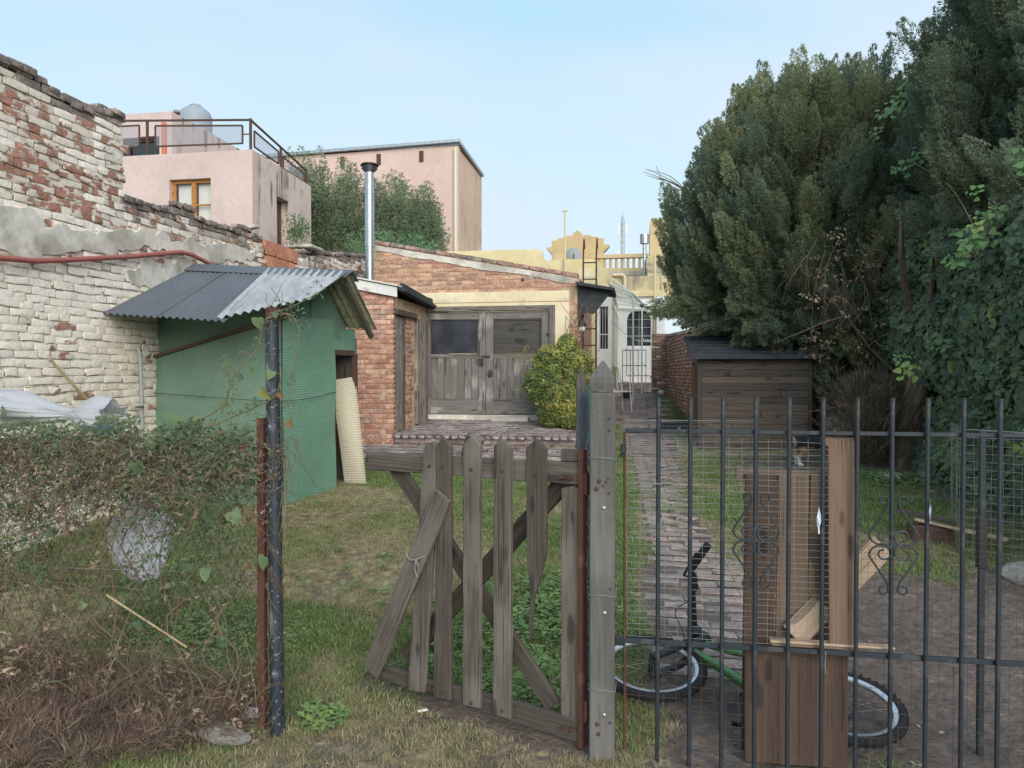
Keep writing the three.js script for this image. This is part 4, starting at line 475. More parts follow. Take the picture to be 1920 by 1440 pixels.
  { const p = V(-1.7, H(roofP(-1.7, 0.66)) + 0.02, -0.66), e = V(-1.7, H(roofP(-1.7, 1.2)) + 0.02, -1.2), y = e.clone().sub(p).normalize(), x = V(1, -0.08, 0).normalize(); part('roof_sheet', corrugated(2.1, p.distanceTo(e), 0.09, 0.012, basis(x, y, x.clone().cross(y), p), { th: 0.008 }), M.roofOlive, s); }
  part('ridge_cap', [slab([[0, 0], [0.17, -0.085], [0.172, -0.079], [0, 0.012], [-0.11, -0.09], [-0.112, -0.098]], 2.12, { m: basis(V(0, 0, 1), V(0, 1, 0), V(-1, 0.08, 0), V(0.42, H(2.615) + 0.045, -0.65)) })], M.roofBlue, s);
  part('rafter', [beam([0.32, H(2.54), -0.66], [0.32, H(2.0), -1.2], 0.05, 0.05)], M.picketDark, s);
  part('stored_sack', noisy(new THREE.SphereGeometry(0.2, 16, 12).scale(0.8, 2.6, 1).translate(-0.3, H(1.2), -1.15).toNonIndexed(), 0.03, 5), M.padding, s);
}
{ // cream woven mat leaning in the doorway
  const rows = 44, P = [], U = [], I = [], bl = V(-3.30, 0.345, -8.03), br = V(-3.04, 0.36, -7.95), tl = V(-3.47, 1.52, -8.06), tr = V(-3.25, 1.56, -8.16), nx = 8;
  const n = br.clone().sub(bl).cross(tl.clone().sub(bl)).normalize();
  for (let side = 0; side < 2; side++) for (let j = 0; j <= rows * 3; j++) for (let i = 0; i <= nx; i++) { const v = j / rows / 3, u = i / nx, p = bl.clone().lerp(br, u).lerp(tl.clone().lerp(tr, u), v), saw = Math.abs(Math.sin(v * rows * Math.PI)); p.addScaledVector(n, (side ? -0.025 : 0.0) + (side ? -1 : 1) * 0.006 * saw + 0.03 * Math.sin(v * 3.14) * Math.sin(u * 3.14)); if (i === 0 || i === nx) p.addScaledVector(br.clone().sub(bl), (i ? 1 : -1) * 0.03 * saw); P.push(p.toArray()); U.push([u * 0.27, v * 1.2]); }
  const q = (s, j, i) => s * (rows * 3 + 1) * (nx + 1) + j * (nx + 1) + i; for (let s = 0; s < 2; s++) for (let j = 0; j < rows * 3; j++) for (let i = 0; i < nx; i++) { const a = q(s, j, i), b = q(s, j, i + 1), c = q(s, j + 1, i + 1), d = q(s, j + 1, i); s ? I.push(a, c, b, a, d, c) : I.push(a, b, c, a, c, d); }
  for (let j = 0; j < rows * 3; j++) for (const i of [0, nx]) I.push(q(0, j, i), q(0, j + 1, i), q(1, j + 1, i), q(0, j, i), q(1, j + 1, i), q(1, j, i)); for (let i = 0; i < nx; i++) for (const j of [0, rows * 3]) I.push(q(0, j, i), q(1, j, i), q(1, j, i + 1), q(0, j, i), q(1, j, i + 1), q(0, j, i + 1));
  single('woven_mat', tris(P, I, U), M.mat, 'cream ribbed woven mat leaning in the doorway of the green shed', 'mat');
}
{ const l = thing('cut_log', 'short cut log standing on the step behind the picket gate', 'log', [-2.2, 0.5, -9.62], 0.3); const a = noisy(tube([[0, 0, 0], [0.02, 0.12, 0], [0.07, 0.26, 0.03]], (t) => 0.13 - 0.015 * t, 14, { open: true }), 0.008, 12); part('bark', a, M.bark, l); const c = new THREE.CircleGeometry(0.117, 14).rotateX(-Math.PI / 2 + 0.25).rotateZ(-0.25).translate(0.07, 0.258, 0.03).toNonIndexed(); part('cut_face', uvBox(c), M.endGrain, l); }
// ---------------------------------------------------------------- between workshop and house
{ const a = thingW('awning', 'dark sloping awning fixed to the right end of the brick workshop', 'awning', [-0.75, 2.6, -12.2]); part('sheet', [slab([[-1.0, 3.05], [-0.4, 2.94], [-0.42, 2.9], [-1.0, 3.0]], 1.2, { m: basis(V(1, 0, 0), V(0, 1, 0), V(0, 0, 1), V(0, 0, -13)) })], M.roofDark, a); part('side_panel', slab([[-0.985, 2.99], [-0.45, 2.9], [-0.68, 2.6], [-0.74, 2.54], [-0.86, 2.57], [-0.98, 2.5]], 0.02, { m: basis(V(1, 0, 0), V(0, 1, 0), V(0, 0, 1), V(0, 0, -11.99)) }), M.roofDark, a); part('bracket', beam([-0.98, 2.5, -12.05], [-0.5, 2.9, -12.05], 0.03, 0.03), M.picketDark, a); }
{ const l = thingW('ladder', 'tall thin iron ladder standing between workshop and white porch', 'ladder', [-0.84, 0.65, -12.7]); for (const x of [-0.95, -0.73]) part('rail', tube([[x, 0.62, -12.55], [x, 3.6, -12.68], [x + 0.01, 3.85, -12.7], [x, 3.9, -12.85], [x, 3.75, -12.95]], 0.014, 6), M.rust, l); for (let y = 0.95; y < 3.5; y += 0.28) part('rung', tube([[-0.95, y, -12.57 - (y - 0.7) * 0.04], [-0.73, y, -12.57 - (y - 0.7) * 0.04]], 0.011, 6), M.rust, l); }
{ const l = thingW('wall_lantern', 'small black wall lantern with white globe at the workshop corner', 'lantern', [-0.95, 2.25, -12.05]); part('bracket', tube([[-0.99, 2.52, -12.06], [-0.93, 2.55, -12.03], [-0.92, 2.46, -12.02]], 0.012, 6), M.iron, l); part('hood', tube([[-0.92, 2.36, -12.02], [-0.92, 2.47, -12.02]], (t) => 0.085 - 0.06 * t, 10), M.iron, l); part('globe', new THREE.SphereGeometry(0.055, 12, 10).translate(-0.92, 2.32, -12.02).toNonIndexed(), M.whiteMetal, l); }
// ---------------------------------------------------------------- white and yellow house at the end of the yard
{
  const h = thingW('white_house', 'white and yellow house with glazed porch at the far end of the path', 'house', [-1, 1.2, -20]), T = (m) => basis(V(1, 0, 0), V(0, 1, 0), V(0, 0, 1), V(0, 0, m));
  part('side_wall', span(-1.35, -0.9, 0.9, 3.62, -16.2, -15.6), M.creamBoard, h);
  part('porch_wall', slab([[-0.9, 0.9], [-0.6, 0.9], [-0.6, 3.2], [-0.9, 3.3]], 0.12, { holes: [[[-0.85, 2.12], [-0.67, 2.12], [-0.67, 3.02], [-0.85, 3.02]]], m: T(-16.1) }), M.white, h);
  const pw = part('porch_window', [0, 1, 2, 3].map((i) => span(-0.845 + i * 0.055, -0.835 + i * 0.055, 2.12, 3.02, -16.06, -16.04)).concat([span(-0.85, -0.67, 2.42, 2.44, -16.065, -16.045)]), M.whiteMetal, h); part('pane', span(-0.86, -0.66, 2.1, 3.04, -16.085, -16.08, { plain: true }), M.glassDark, pw);
  // glazed side of the porch, running back
  part('porch_base', span(-0.66, -0.58, 0.9, 1.75, -20.9, -16.12), M.yellowOld, h);
  for (let i = 0; i < 5; i++) { const z = -16.2 - i * 1.15; part('porch_post', span(-0.65, -0.59, 1.75, 3.25, z - 0.06, z), i % 2 ? M.creamMetal : M.whiteMetal, h); }
  for (let i = 0; i < 4; i++) { const z = -16.26 - i * 1.15; const f = part('porch_window', [span(-0.64, -0.6, 3.1, 3.16, z - 1.09, z), span(-0.64, -0.6, 1.76, 1.82, z - 1.09, z), span(-0.635, -0.605, 1.82, 3.1, z - 0.4, z - 0.36), span(-0.635, -0.605, 1.82, 3.1, z - 0.75, z - 0.71)], M.creamMetal, h); part('pane', span(-0.624, -0.618, 1.82, 3.1, z - 1.09, z, { plain: true }), M.glassDusty, f); }
  // clear canopy on a white frame
  const xr = (z) => -0.15 + (-15.9 - z) * 0.074, cf = [beam([-0.62, 3.5, -15.9], [-0.62, 3.42, -20.95], 0.04, 0.04), beam([xr(-15.9), 3.27, -15.9], [xr(-20.95), 3.36, -20.95], 0.04, 0.04), beam([-0.58, 3.62, -16.0], [xr(-15.9), 3.27, -15.9], 0.03, 0.03)]; for (let i = 0; i < 6; i++) { const z = -15.92 - i * 1.0; cf.push(beam([-0.62, 3.5 - i * 0.016, z], [xr(z), 3.27 + i * 0.018, z], 0.035, 0.035)); } cf.push(tube([[xr(-15.95), 3.27, -15.95], [xr(-15.95), 0.95, -15.95]], 0.018, 6), tube([[xr(-18.5), 3.27, -18.5], [xr(-18.5), 1.1, -18.5]], 0.018, 6));
  const fr = part('canopy_frame', cf, M.whiteMetal, h); part('canopy_sheet', uvBox(tris([[-0.62, 3.53, -15.9], [xr(-15.9), 3.3, -15.9], [xr(-20.95), 3.39, -20.95], [-0.62, 3.45, -20.95]], [0, 1, 2, 0, 2, 3])), M.polycarb, fr);
  // end facade with the arched window
  const arch = [[-0.36, 2.36], [0.29, 2.36], [0.29, 3.1], [0.24, 3.24], [0.14, 3.32], [-0.21, 3.32], [-0.31, 3.24], [-0.36, 3.1]];
  part('end_wall', slab([[-0.66, 1.0], [0.72, 1.0], [0.72, 3.72], [-0.66, 3.72]], 0.2, { holes: [arch], m: T(-21.2) }), M.white, h); part('end_wall_base', span(-0.36, 0.28, 1.55, 2.33, -20.995, -20.96), M.whitePeel, h);
  const aw = part('arched_window', [span(-0.04, -0.02, 2.36, 3.31, -21.08, -21.04), span(-0.36, 0.29, 2.62, 2.65, -21.085, -21.045), span(-0.36, 0.29, 2.86, 2.88, -21.085, -21.045), span(-0.36, 0.29, 3.08, 3.1, -21.085, -21.045)], M.greyPipe, h); part('pane', slab(arch, 0.01, { m: T(-21.12) }), M.glassDark, aw);
  part('corner_pillar', span(0.44, 0.66, 1.0, 3.7, -20.99, -20.8), M.whitePeel, h); part('rain_pipe', tube([[0.4, 1.2, -20.9], [0.4, 4.9, -20.9]], 0.03, 8), M.beigePipe, h);
  part('cornice', span(-0.75, 0.76, 3.72, 3.88, -21.2, -20.9), M.yellow, h); part('upper_wall', span(-0.7, 0.74, 3.88, 4.3, -21.3, -21.05), M.yellowOld, h);
  part('loft_slab', span(-1.2, 0.22, 4.62, 4.76, -25, -23.4), M.cement, h); part('loft_back', span(-1.3, 0.25, 3.6, 4.62, -25, -24.8), M.yellowOld, h);
  part('tower', slab([[0.27, 3.6], [1.2, 3.6], [1.2, 6.12], [0.9, 6.12], [0.4, 6.06], [0.27, 5.98]], 1.6, { m: T(-23.6) }), M.yellow2, h); part('tower_shaft', span(0.2, 0.6, 3.88, 4.9, -21.9, -21.35), M.yellowOld, h);
  const par = [[-6.5, 3.0], [-1.12, 3.0], [-1.12, 4.63], [-1.9, 4.66], [-2.5, 4.63], [-2.58, 4.72], [-2.62, 4.9], [-2.75, 4.95], [-6.5, 4.95]]; part('parapet', slab(par, 0.25, { m: T(-20.25) }), M.yellow, h); part('body', span(-6.5, -1.2, 1.0, 3.0, -24, -20.02), M.yellowOld, h);
  part('sloping_parapet', slab([[0, 3.2], [3.05, 3.2], [3.05, 4.2], [0, 4.63]], 0.25, { m: basis(V(0.18, 0, -0.984).normalize(), V(0, 1, 0), V(-0.984, 0, -0.18).normalize(), V(-1.118, 0, -20.02)) }), M.yellow, h); part('side_fascia', slab([[-1.35, 3.3], [-0.62, 3.3], [-0.62, 3.45], [-1.1, 3.9], [-1.35, 3.9]], 0.1, { m: T(-16.4) }), M.creamBoard, h);
  part('vent_pipe', [tube([[-0.42, 3.9, -20.95], [-0.42, 4.28, -20.95], [-0.48, 4.33, -20.95], [-0.75, 4.33, -20.95]], 0.045, 8)], M.beigePipe, h); part('flue', [tube([[0.12, 4.0, -22], [0.12, 5.35, -22]], 0.05, 8), tube([[0.12, 5.35, -22], [0.12, 5.62, -22]], 0.13, 10)], M.galv, h);
  part('porch_floor', span(-0.58, 0.4, 0.9, 1.35, -21, -19.6), M.tile[0], h); part('porch_step', span(-0.5, 0.1, 0.9, 1.22, -19.6, -19.2), M.tile[1], h); part('porch_step', span(-0.45, 0.3, 0.85, 1.14, -19.2, -18.85), M.tile[0], h);
  part('gate_bars', [0, 1, 2, 3].map((i) => tube([[-0.45 + i * 0.2, 1.35, -19.65], [-0.45 + i * 0.2, 2.2, -19.65]], 0.01, 5)).concat([beam([-0.45, 2.2, -19.65], [0.15, 2.2, -19.65], 0.02, 0.02), beam([-0.45, 1.8, -19.65], [0.15, 1.8, -19.65], 0.02, 0.02)]), M.iron, h);
  const bal = part('balustrade', [span(-1.5, 0.3, 5.4, 5.52, -25.1, -24.85), span(-1.5, 0.3, 4.76, 5.06, -25.1, -24.85)], M.yellow2, h); for (let i = 0; i < 9; i++) part('baluster', tube([[-1.35 + i * 0.19, 5.06, -24.97], [-1.35 + i * 0.19, 5.2, -24.97], [-1.35 + i * 0.19, 5.4, -24.97]], (t) => 0.045 + 0.02 * Math.sin(t * 6), 8), M.yellow2, bal);
}
{ const b = thingW('ochre_gable', 'ochre house front with stepped gable beyond the yellow parapet', 'house', [-2.65, 1.2, -33]); part('gable_wall', slab([[-3.75, 1], [-1.55, 1], [-1.55, 6.75], [-1.42, 6.85], [-1.3, 7.0], [-1.3, 7.08], [-1.55, 7.1], [-1.55, 7.35], [-1.75, 7.36], [-1.78, 7.42], [-2.05, 7.43], [-2.1, 7.5], [-2.42, 7.5], [-2.5, 7.62], [-2.66, 7.72], [-2.8, 7.62], [-2.88, 7.5], [-3.2, 7.5], [-3.25, 7.42], [-3.5, 7.4], [-3.52, 7.32], [-3.75, 7.3], [-3.75, 7.05], [-3.98, 7.02], [-3.98, 6.95], [-3.85, 6.8], [-3.75, 6.7]], 0.4, { bevel: 0.02, m: basis(V(1, 0, 0), V(0, 1, 0), V(0, 0, 1), V(0, 0, -32.4)) }), M.yellow2, b); part('side_wall', span(-3.7, -1.6, 1, 6.6, -36, -32.4), M.yellow2, b); }
{ const d = thingW('satellite_dish', 'small grey satellite dish in front of the ochre gable', 'dish', [-1.78, 4.3, -20.4]); part('dish', new THREE.SphereGeometry(0.35, 16, 8, 0, 6.2832, 0, 0.7).rotateX(1.3).translate(-1.78, 4.72, -20.45).toNonIndexed(), M.greyPipe, d); part('arm', [tube([[-1.78, 4.6, -20.2], [-1.74, 4.78, -19.9]], 0.015, 5), tube([[-1.78, 4.3, -20.4], [-1.78, 4.72, -20.35]], 0.025, 6)], M.iron, d); }
single('roof_pole', [tube([[-1.98, 4.3, -19.9], [-1.98, 5.1, -19.9]], 0.032, 8), tube([[-1.98, 5.1, -19.9], [-1.98, 5.94, -19.9]], 0.022, 8), tube([[-2.04, 5.93, -19.9], [-1.92, 5.93, -19.9]], 0.03, 6)], M.beigePipe, 'thin pale pole standing on the yellow parapet', 'pole');
{ const t = thingW('radio_mast', 'distant lattice radio mast against the sky above the balustrade', 'mast', [-3.5, 1.2, -151.6]), x = -3.5, z = -151.6, P = []; const L = [[0.45, 0], [-0.45, 0], [0, 0.7]]; for (const [a, b] of L) P.push(tube([[x + a, 1.2, z + b], [x + a * 0.7, 32.5, z + b * 0.7]], 0.06, 5)); for (let y = 2; y < 32; y += 1.2) for (let i = 0; i < 3; i++) { const [a, b] = L[i], [c, d] = L[(i + 1) % 3], k = 1 - 0.3 * (y - 1) / 31; P.push(tube([[x + a * k, y, z + b * k], [x + c * k, y + 1.2, z + d * k]], 0.035, 4)); } part('lattice', P, M.greyPipe, t); for (const y of [30.5, 25.2]) for (const a of [-0.75, -0.2, 0.3, 0.8]) part('antenna', span(x + a - 0.13, x + a + 0.13, y - 1.1, y + 1.1, z - 0.3, z), M.whiteMetal, t); part('spike', tube([[x, 32, z], [x, 34, z]], 0.04, 5), M.greyPipe, t); }
// ---------------------------------------------------------------- right-hand boundary wall
{
  const w = thingW('garden_wall', 'bare red brick wall beside the far path and wooden hut', 'wall', [0.7, 0.8, -16]), r = rng(761), mk = (bw, n) => Array.from({ length: n }, () => brickGeo(bw, 0.056, 0.07, r, { e: 0.006, j: 0.005 })), geos = mk(0.24, 8), half = mk(0.116, 6), pick = (u, v, q) => q() < 0.12 ? M.brickA[3] : q() < 0.3 ? M.pRed : M.brickF[2];
  const dir = V(0.33, 0, 5.4).normalize(), nrm = V(-5.4, 0, 0.33).normalize();
  part('mortar_core', [span(0.28, 0.66, 0.9, 2.56, -18.75, -18.5), slab([[0, 0.4], [5.4, 0.4], [5.4, 2.3], [5.1, 2.42], [4.6, 2.36], [0, 2.5]], 0.22, { m: basis(dir, V(0, 1, 0), V(5.4, 0, -0.33).normalize().negate(), V(0.85, 0, -18.5)) })], M.mortarDark, w);
  const a = courses({ seed: 763, at: V(0.27, 0.9, -18.5), along: V(1, 0, 0), out: V(0, 0, 1), len: 0.4, rows: 23, pu: 0.252, pv: 0.0715, heads: 0.2, flip: true, geos, half, inside: (u, v) => u > 0.08 && u < 0.32, pick });
  const b = courses({ seed: 765, at: V(0.63, 0.55, -18.5), along: dir, out: nrm, len: 5.4, rows: 26, pu: 0.252, pv: 0.0715, heads: 0.2, flip: true, proud: 0.01, geos, half, inside: (u, v) => u > 0.1 && v + 0.55 < 2.48 - u * 0.025 + (fbm(u / 6, 0.4, 20, 3, 2, 767) - 0.5) * 0.2, pick });
  laid(w, [...a, ...b], 'brick', 300); part('wall_cap', noisy(beam([0.75, 2.5, -18.4], [1.05, 2.36, -13.4], 0.26, 0.06), 0.01, 6), M.cement, w);
}
// ---------------------------------------------------------------- wooden hut
{
  const h = thingW('wooden_hut', 'low brown board hut with dark roof under the conifer', 'hut', [1.58, 0.5, -11.5]), r = rng(771), x0 = 0.86, x1 = 2.3, Z = -10.9;
  for (let i = 0; i < 14; i++) { const y = 0.5 + i * 0.0955, cut = r() < 0.35 ? 1.2 + r() * 0.8 : 0; const put = (a, b) => part('wall_board', xf(span(-(b - a) / 2, (b - a) / 2, -0.047, 0.0465, -0.012, 0.012, { b: 0.004 }), [(a + b) / 2, y + 0.048, Z + 0.012 + r() * 0.01], [0.07, 0, (r() - 0.5) * 0.006]), M.hutWood[i > 10 ? (r() < 0.5 ? 0 : 1) : i < 7 ? (r() < 0.6 ? 2 : 0) : Math.floor(r() * 3)], h); if (cut) { put(x0, cut - 0.003); put(cut + 0.003, x1); } else put(x0, x1); }
  part('corner_post', [span(x0 - 0.05, x0 - 0.002, 0.5, 1.85, Z - 0.05, Z + 0.03), span(x1, x1 + 0.05, 0.5, 1.83, Z - 0.05, Z + 0.02)], M.hutWood[1], h); part('side_wall', [span(x0 - 0.04, x0 - 0.01, 0.5, 1.9, Z - 0.75, Z - 0.06), span(x0 - 0.04, x0 - 0.01, 0.55, 2.05, Z - 1.35, Z - 1.2), span(x0 - 0.04, x0 - 0.01, 1.75, 2.05, Z - 1.2, Z - 0.75), span(x1 + 0.005, x1 + 0.03, 0.5, 1.85, Z - 1.35, Z - 0.06)], M.hutWood[0], h); part('door_jamb', span(x0 - 0.06, x0 - 0.02, 0.5, 1.72, Z - 0.82, Z - 0.76), mat({ name: 'orange jamb wood', c: [168, 112, 62] }), h); part('rear_wall', span(x0, x1, 0.5, 2.1, Z - 1.38, Z - 1.35), M.hutWood[1], h);
  part('roof', [slab([[-0.16, 1.8], [1.5, 2.17], [1.5, 2.2], [-0.16, 1.83]], 1.75, { m: basis(V(0, 0, -1), V(0, 1, 0), V(-1, 0, 0), V(2.45, 0, Z)) })], M.roofDark, h); for (let i = 0; i < 6; i++) part('roof_lath', beam([0.72, 1.845 + i * 0.059, Z + 0.14 - i * 0.265], [2.44, 1.845 + i * 0.059, Z + 0.14 - i * 0.265], 0.03, 0.03), M.roofDark, h);
}
{ // low wire pen in front of the hut
  const w = thingW('wire_pen', 'low pale wire pen panel standing in front of the wooden hut', 'pen', [0.6, 0.5, -10]), P = []; for (let x = -0.2; x <= 1.5; x += 0.028) P.push(tube([[x, 0.5, -10 - x * 0.08], [x, 0.96, -10 - x * 0.08]], 0.0016, 3, { open: true })); for (let y = 0.52; y < 0.97; y += 0.055) P.push(tube([[-0.2, y, -9.984], [1.5, y, -10.12]], 0.0018, 3, { open: true })); part('mesh', P, M.wire, w); part('frame', [tube([[-0.2, 0.47, -9.984], [-0.2, 0.98, -9.984], [1.5, 0.98, -10.12], [1.5, 0.47, -10.12]], 0.005, 5)], M.wire, w);
}
{ const c = thing('garden_chair', 'small white garden chair on the patio behind the gatepost', 'chair', [-0.42, 0.83, -15], 0.5); for (const [x, z] of [[-0.17, -0.17], [0.17, -0.17], [-0.17, 0.17], [0.17, 0.17]]) part('leg', tube([[x * 1.15, 0, z * 1.15], [x, 0.4, z]], 0.015, 6), M.chairWhite, c); part('seat', box(0.4, 0.025, 0.4, 0, 0.41, 0), M.chairWhite, c); part('backrest', [tube([[-0.17, 0.42, -0.18], [-0.16, 0.78, -0.26], [0.16, 0.78, -0.26], [0.17, 0.42, -0.18]], 0.014, 6), ...[-0.08, 0, 0.08].map((x) => tube([[x, 0.42, -0.18], [x, 0.78, -0.26]], 0.01, 5))], M.chairWhite, c); part('armrest', tube([[-0.17, 0.6, -0.21], [-0.19, 0.6, 0.12], [-0.18, 0.4, 0.15]], 0.013, 6), M.chairWhite, c); part('armrest', tube([[0.17, 0.6, -0.21], [0.19, 0.6, 0.12], [0.18, 0.4, 0.15]], 0.013, 6), M.chairWhite, c); }
single('white_ball', new THREE.SphereGeometry(0.075, 16, 12).translate(0.5, 1.13, -18.2).toNonIndexed(), M.whiteMetal, 'small white ball on the ground by the far brick wall', 'ball');
single('clay_pot', tube([[-0.3, 0.98, -17.6], [-0.3, 1.2, -17.6]], (t) => 0.09 + 0.04 * t, 12), M.blackPlastic, 'dark round pot on the patio near the porch steps', 'pot');
// ---------------------------------------------------------------- dogs
function sdfMesh(bones, lo, hi, res, col, k = 0.03) {
  const mc = new MarchingCubes(res, new THREE.MeshStandardMaterial(), false, false, 60000), c = lo.clone().add(hi).multiplyScalar(0.5), half = Math.max(hi.x - lo.x, hi.y - lo.y, hi.z - lo.z) / 2, p = V(); mc.isolation = 0;
  const seg = (p, [a, b, ra, rb]) => { const ab = b.clone().sub(a), t = Math.min(1, Math.max(0, p.clone().sub(a).dot(ab) / ab.lengthSq())); return p.distanceTo(a.clone().addScaledVector(ab, t)) - (ra + (rb - ra) * t); };
  for (let z = 0; z < res; z++) for (let y = 0; y < res; y++) for (let x = 0; x < res; x++) { p.set((x - res / 2) / (res / 2), (y - res / 2) / (res / 2), (z - res / 2) / (res / 2)).multiplyScalar(half).add(c); let d = 1e3; for (const b of bones) { const e = seg(p, b), h = Math.max(k - Math.abs(d - e), 0) / k; d = Math.min(d, e) - h * h * k * 0.25; } mc.field[z * res * res + y * res + x] = -d; }
  mc.update(); const n = mc.count, P = new Float32Array(mc.positionArray.slice(0, n * 3)), N = new Float32Array(mc.normalArray.slice(0, n * 3)), C = new Float32Array(n * 3);
  for (let i = 0; i < n; i++) { P[i * 3] = P[i * 3] * half + c.x; P[i * 3 + 1] = P[i * 3 + 1] * half + c.y; P[i * 3 + 2] = P[i * 3 + 2] * half + c.z; const q = col(P[i * 3], P[i * 3 + 1], P[i * 3 + 2]).map(s2l); C.set(q, i * 3); }
  const g = new THREE.BufferGeometry(); g.setAttribute('position', new THREE.BufferAttribute(P, 3)); g.setAttribute('normal', new THREE.BufferAttribute(N, 3)); g.setAttribute('color', new THREE.BufferAttribute(C, 3)); g.setAttribute('uv', new THREE.BufferAttribute(new Float32Array(n * 2), 2)); g.computeVertexNormals(); return g;
}
M.fur = new THREE.MeshStandardMaterial({ vertexColors: true, roughness: 0.95 }); M.fur.name = 'short fur';
{
  const BK = [34, 33, 36], TN = [140, 114, 92], WT = [206, 198, 190], f = (x, y, z) => vn(x * 30 + 9, (y + z) * 30 + 9, 999, 999, 5) * 0.04 - 0.02;
  const B = []; const b = (ax, ay, az, bx, by, bz, r1, r2) => B.push([V(ax, ay, az), V(bx, by, bz), r1, r2]);
  b(-0.2, 0.3, 0, 0.02, 0.29, 0, 0.075, 0.08); b(0.02, 0.29, 0, 0.18, 0.29, 0, 0.08, 0.09); b(0.2, 0.33, 0, 0.3, 0.42, 0, 0.06, 0.05); b(0.3, 0.43, 0, 0.35, 0.44, 0, 0.056, 0.05); b(0.36, 0.425, 0, 0.45, 0.4, 0, 0.035, 0.022);
  for (const z of [-0.05, 0.05]) { b(0.3, 0.46, z, 0.28, 0.38, z * 1.5, 0.02, 0.018); b(0.19, 0.27, z, 0.19, 0.14, z, 0.04, 0.024); b(0.19, 0.14, z, 0.195, 0.02, z, 0.021, 0.018); b(0.2, 0.016, z, 0.23, 0.014, z, 0.02, 0.016); b(-0.2, 0.29, z, -0.14, 0.18, z, 0.06, 0.036); b(-0.14, 0.18, z, -0.21, 0.11, z, 0.03, 0.02); b(-0.21, 0.11, z, -0.19, 0.02, z, 0.018, 0.016); b(-0.19, 0.016, z, -0.155, 0.014, z, 0.019, 0.015); }
  b(-0.25, 0.32, 0, -0.31, 0.38, 0.01, 0.02, 0.016); b(-0.31, 0.38, 0.01, -0.31, 0.46, 0.01, 0.016, 0.01);
  const g = sdfMesh(B, V(-0.38, -0.02, -0.3), V(0.5, 0.6, 0.3), 84, (x, y, z) => { const n = f(x, y, z); if (y + n < 0.11) return WT; if (x > 0.34 && y < 0.43) return WT; if (x < -0.28) return y > 0.42 ? WT : BK; if (y + n > 0.235 && x > -0.24 - n && x < 0.22) return BK; if (y + n < 0.215 && x > -0.08 && x < 0.14) return WT; return TN; });
  const o = new THREE.Mesh(g, M.fur); o.name = numbered('dog'); o.position.set(2.13, gh(2.13, -9.75) - 0.002, -9.75); o.rotation.y = 0.12; o.scale.setScalar(0.98); o.userData = { label: 'black tan and white dog standing before the hut, its head behind the tall plank', category: 'dog' }; o.castShadow = o.receiveShadow = true; scene.add(o);
  const C = []; const c = (ax, ay, az, bx, by, bz, r1, r2) => C.push([V(ax, ay, az), V(bx, by, bz), r1, r2]); c(-0.18, 0.07, 0, 0.12, 0.08, 0, 0.07, 0.075); c(0.14, 0.1, 0, 0.22, 0.12, 0.03, 0.05, 0.045); c(0.22, 0.12, 0.03, 0.27, 0.11, 0.05, 0.04, 0.028); c(0.1, 0.03, 0.05, 0.24, 0.02, 0.09, 0.025, 0.02); c(-0.16, 0.04, 0.06, -0.04, 0.02, 0.11, 0.035, 0.02); c(-0.24, 0.05, 0, -0.32, 0.02, 0.06, 0.02, 0.012); for (const z of [0, 0.06]) c(0.2, 0.15, z, 0.195, 0.19, z + 0.005, 0.015, 0.006);
  const g2 = sdfMesh(C, V(-0.36, -0.02, -0.2), V(0.34, 0.24, 0.2), 72, (x, y, z) => (x > 0.05 && x < 0.1 && y < 0.08) || x > 0.25 || y < 0.025 ? WT : BK);
  const p = new THREE.Mesh(g2, M.fur); p.name = numbered('dog'); p.position.set(0.57, gh(0.57, -12.6) - 0.002, -12.6); p.rotation.y = -0.2; p.userData = { label: 'black and white dog lying on the ground behind the low wire pen', category: 'dog' }; p.castShadow = p.receiveShadow = true; scene.add(p);
}
{ const L = [[-0.62, 2.72, -15.95], [-0.35, 2.52, -17.4], [-0.05, 2.42, -19], [0.42, 2.5, -20.8]], c = thingW('clothes_line', 'thin white sagging clothes line across the porch', 'line', [-0.1, 2.4, -18.4]); part('rope', tube(L, 0.006, 5, { smooth: 24 }), M.bagWhite, c); for (let i = 0; i < 7; i++) part('peg', box(0.02, 0.07, 0.015, 0.05 + i * 0.045, 2.44 + i * 0.004, -19.3 - i * 0.18), M.whiteMetal, c); }
console.log('yard done');
// ---------------------------------------------------------------- plants
const colr = (c, k = 1) => new THREE.Color(s2l(c[0]) * k, s2l(c[1]) * k, s2l(c[2]) * k);
const qUp = V(0, 1, 0);
function place(p, axis, scale, spin) { const q = new THREE.Quaternion().setFromUnitVectors(qUp, axis), r = new THREE.Quaternion().setFromAxisAngle(qUp, spin); return new THREE.Matrix4().compose(p, q.multiply(r), typeof scale === 'number' ? V(scale, scale, scale) : scale); }
function soup(P, I, U) { const g = new THREE.BufferGeometry(); g.setAttribute('position', new THREE.Float32BufferAttribute(P, 3)); g.setAttribute('uv', new THREE.Float32BufferAttribute(U || new Array(P.length / 3 * 2).fill(0), 2)); g.setIndex(I); g.computeVertexNormals(); return g; }
function blade(P, I, a, d, side, len, w, bow = 0.15) { const b = P.length / 3, m = a.clone().addScaledVector(d, len * 0.45), n = d.clone().cross(side).multiplyScalar(len * bow), t = a.clone().addScaledVector(d, len).sub(n); P.push(...a.toArray(), ...m.clone().addScaledVector(side, w / 2).toArray(), ...m.clone().addScaledVector(side, -w / 2).toArray(), ...t.toArray()); I.push(b, b + 1, b + 2, b + 1, b + 3, b + 2); }
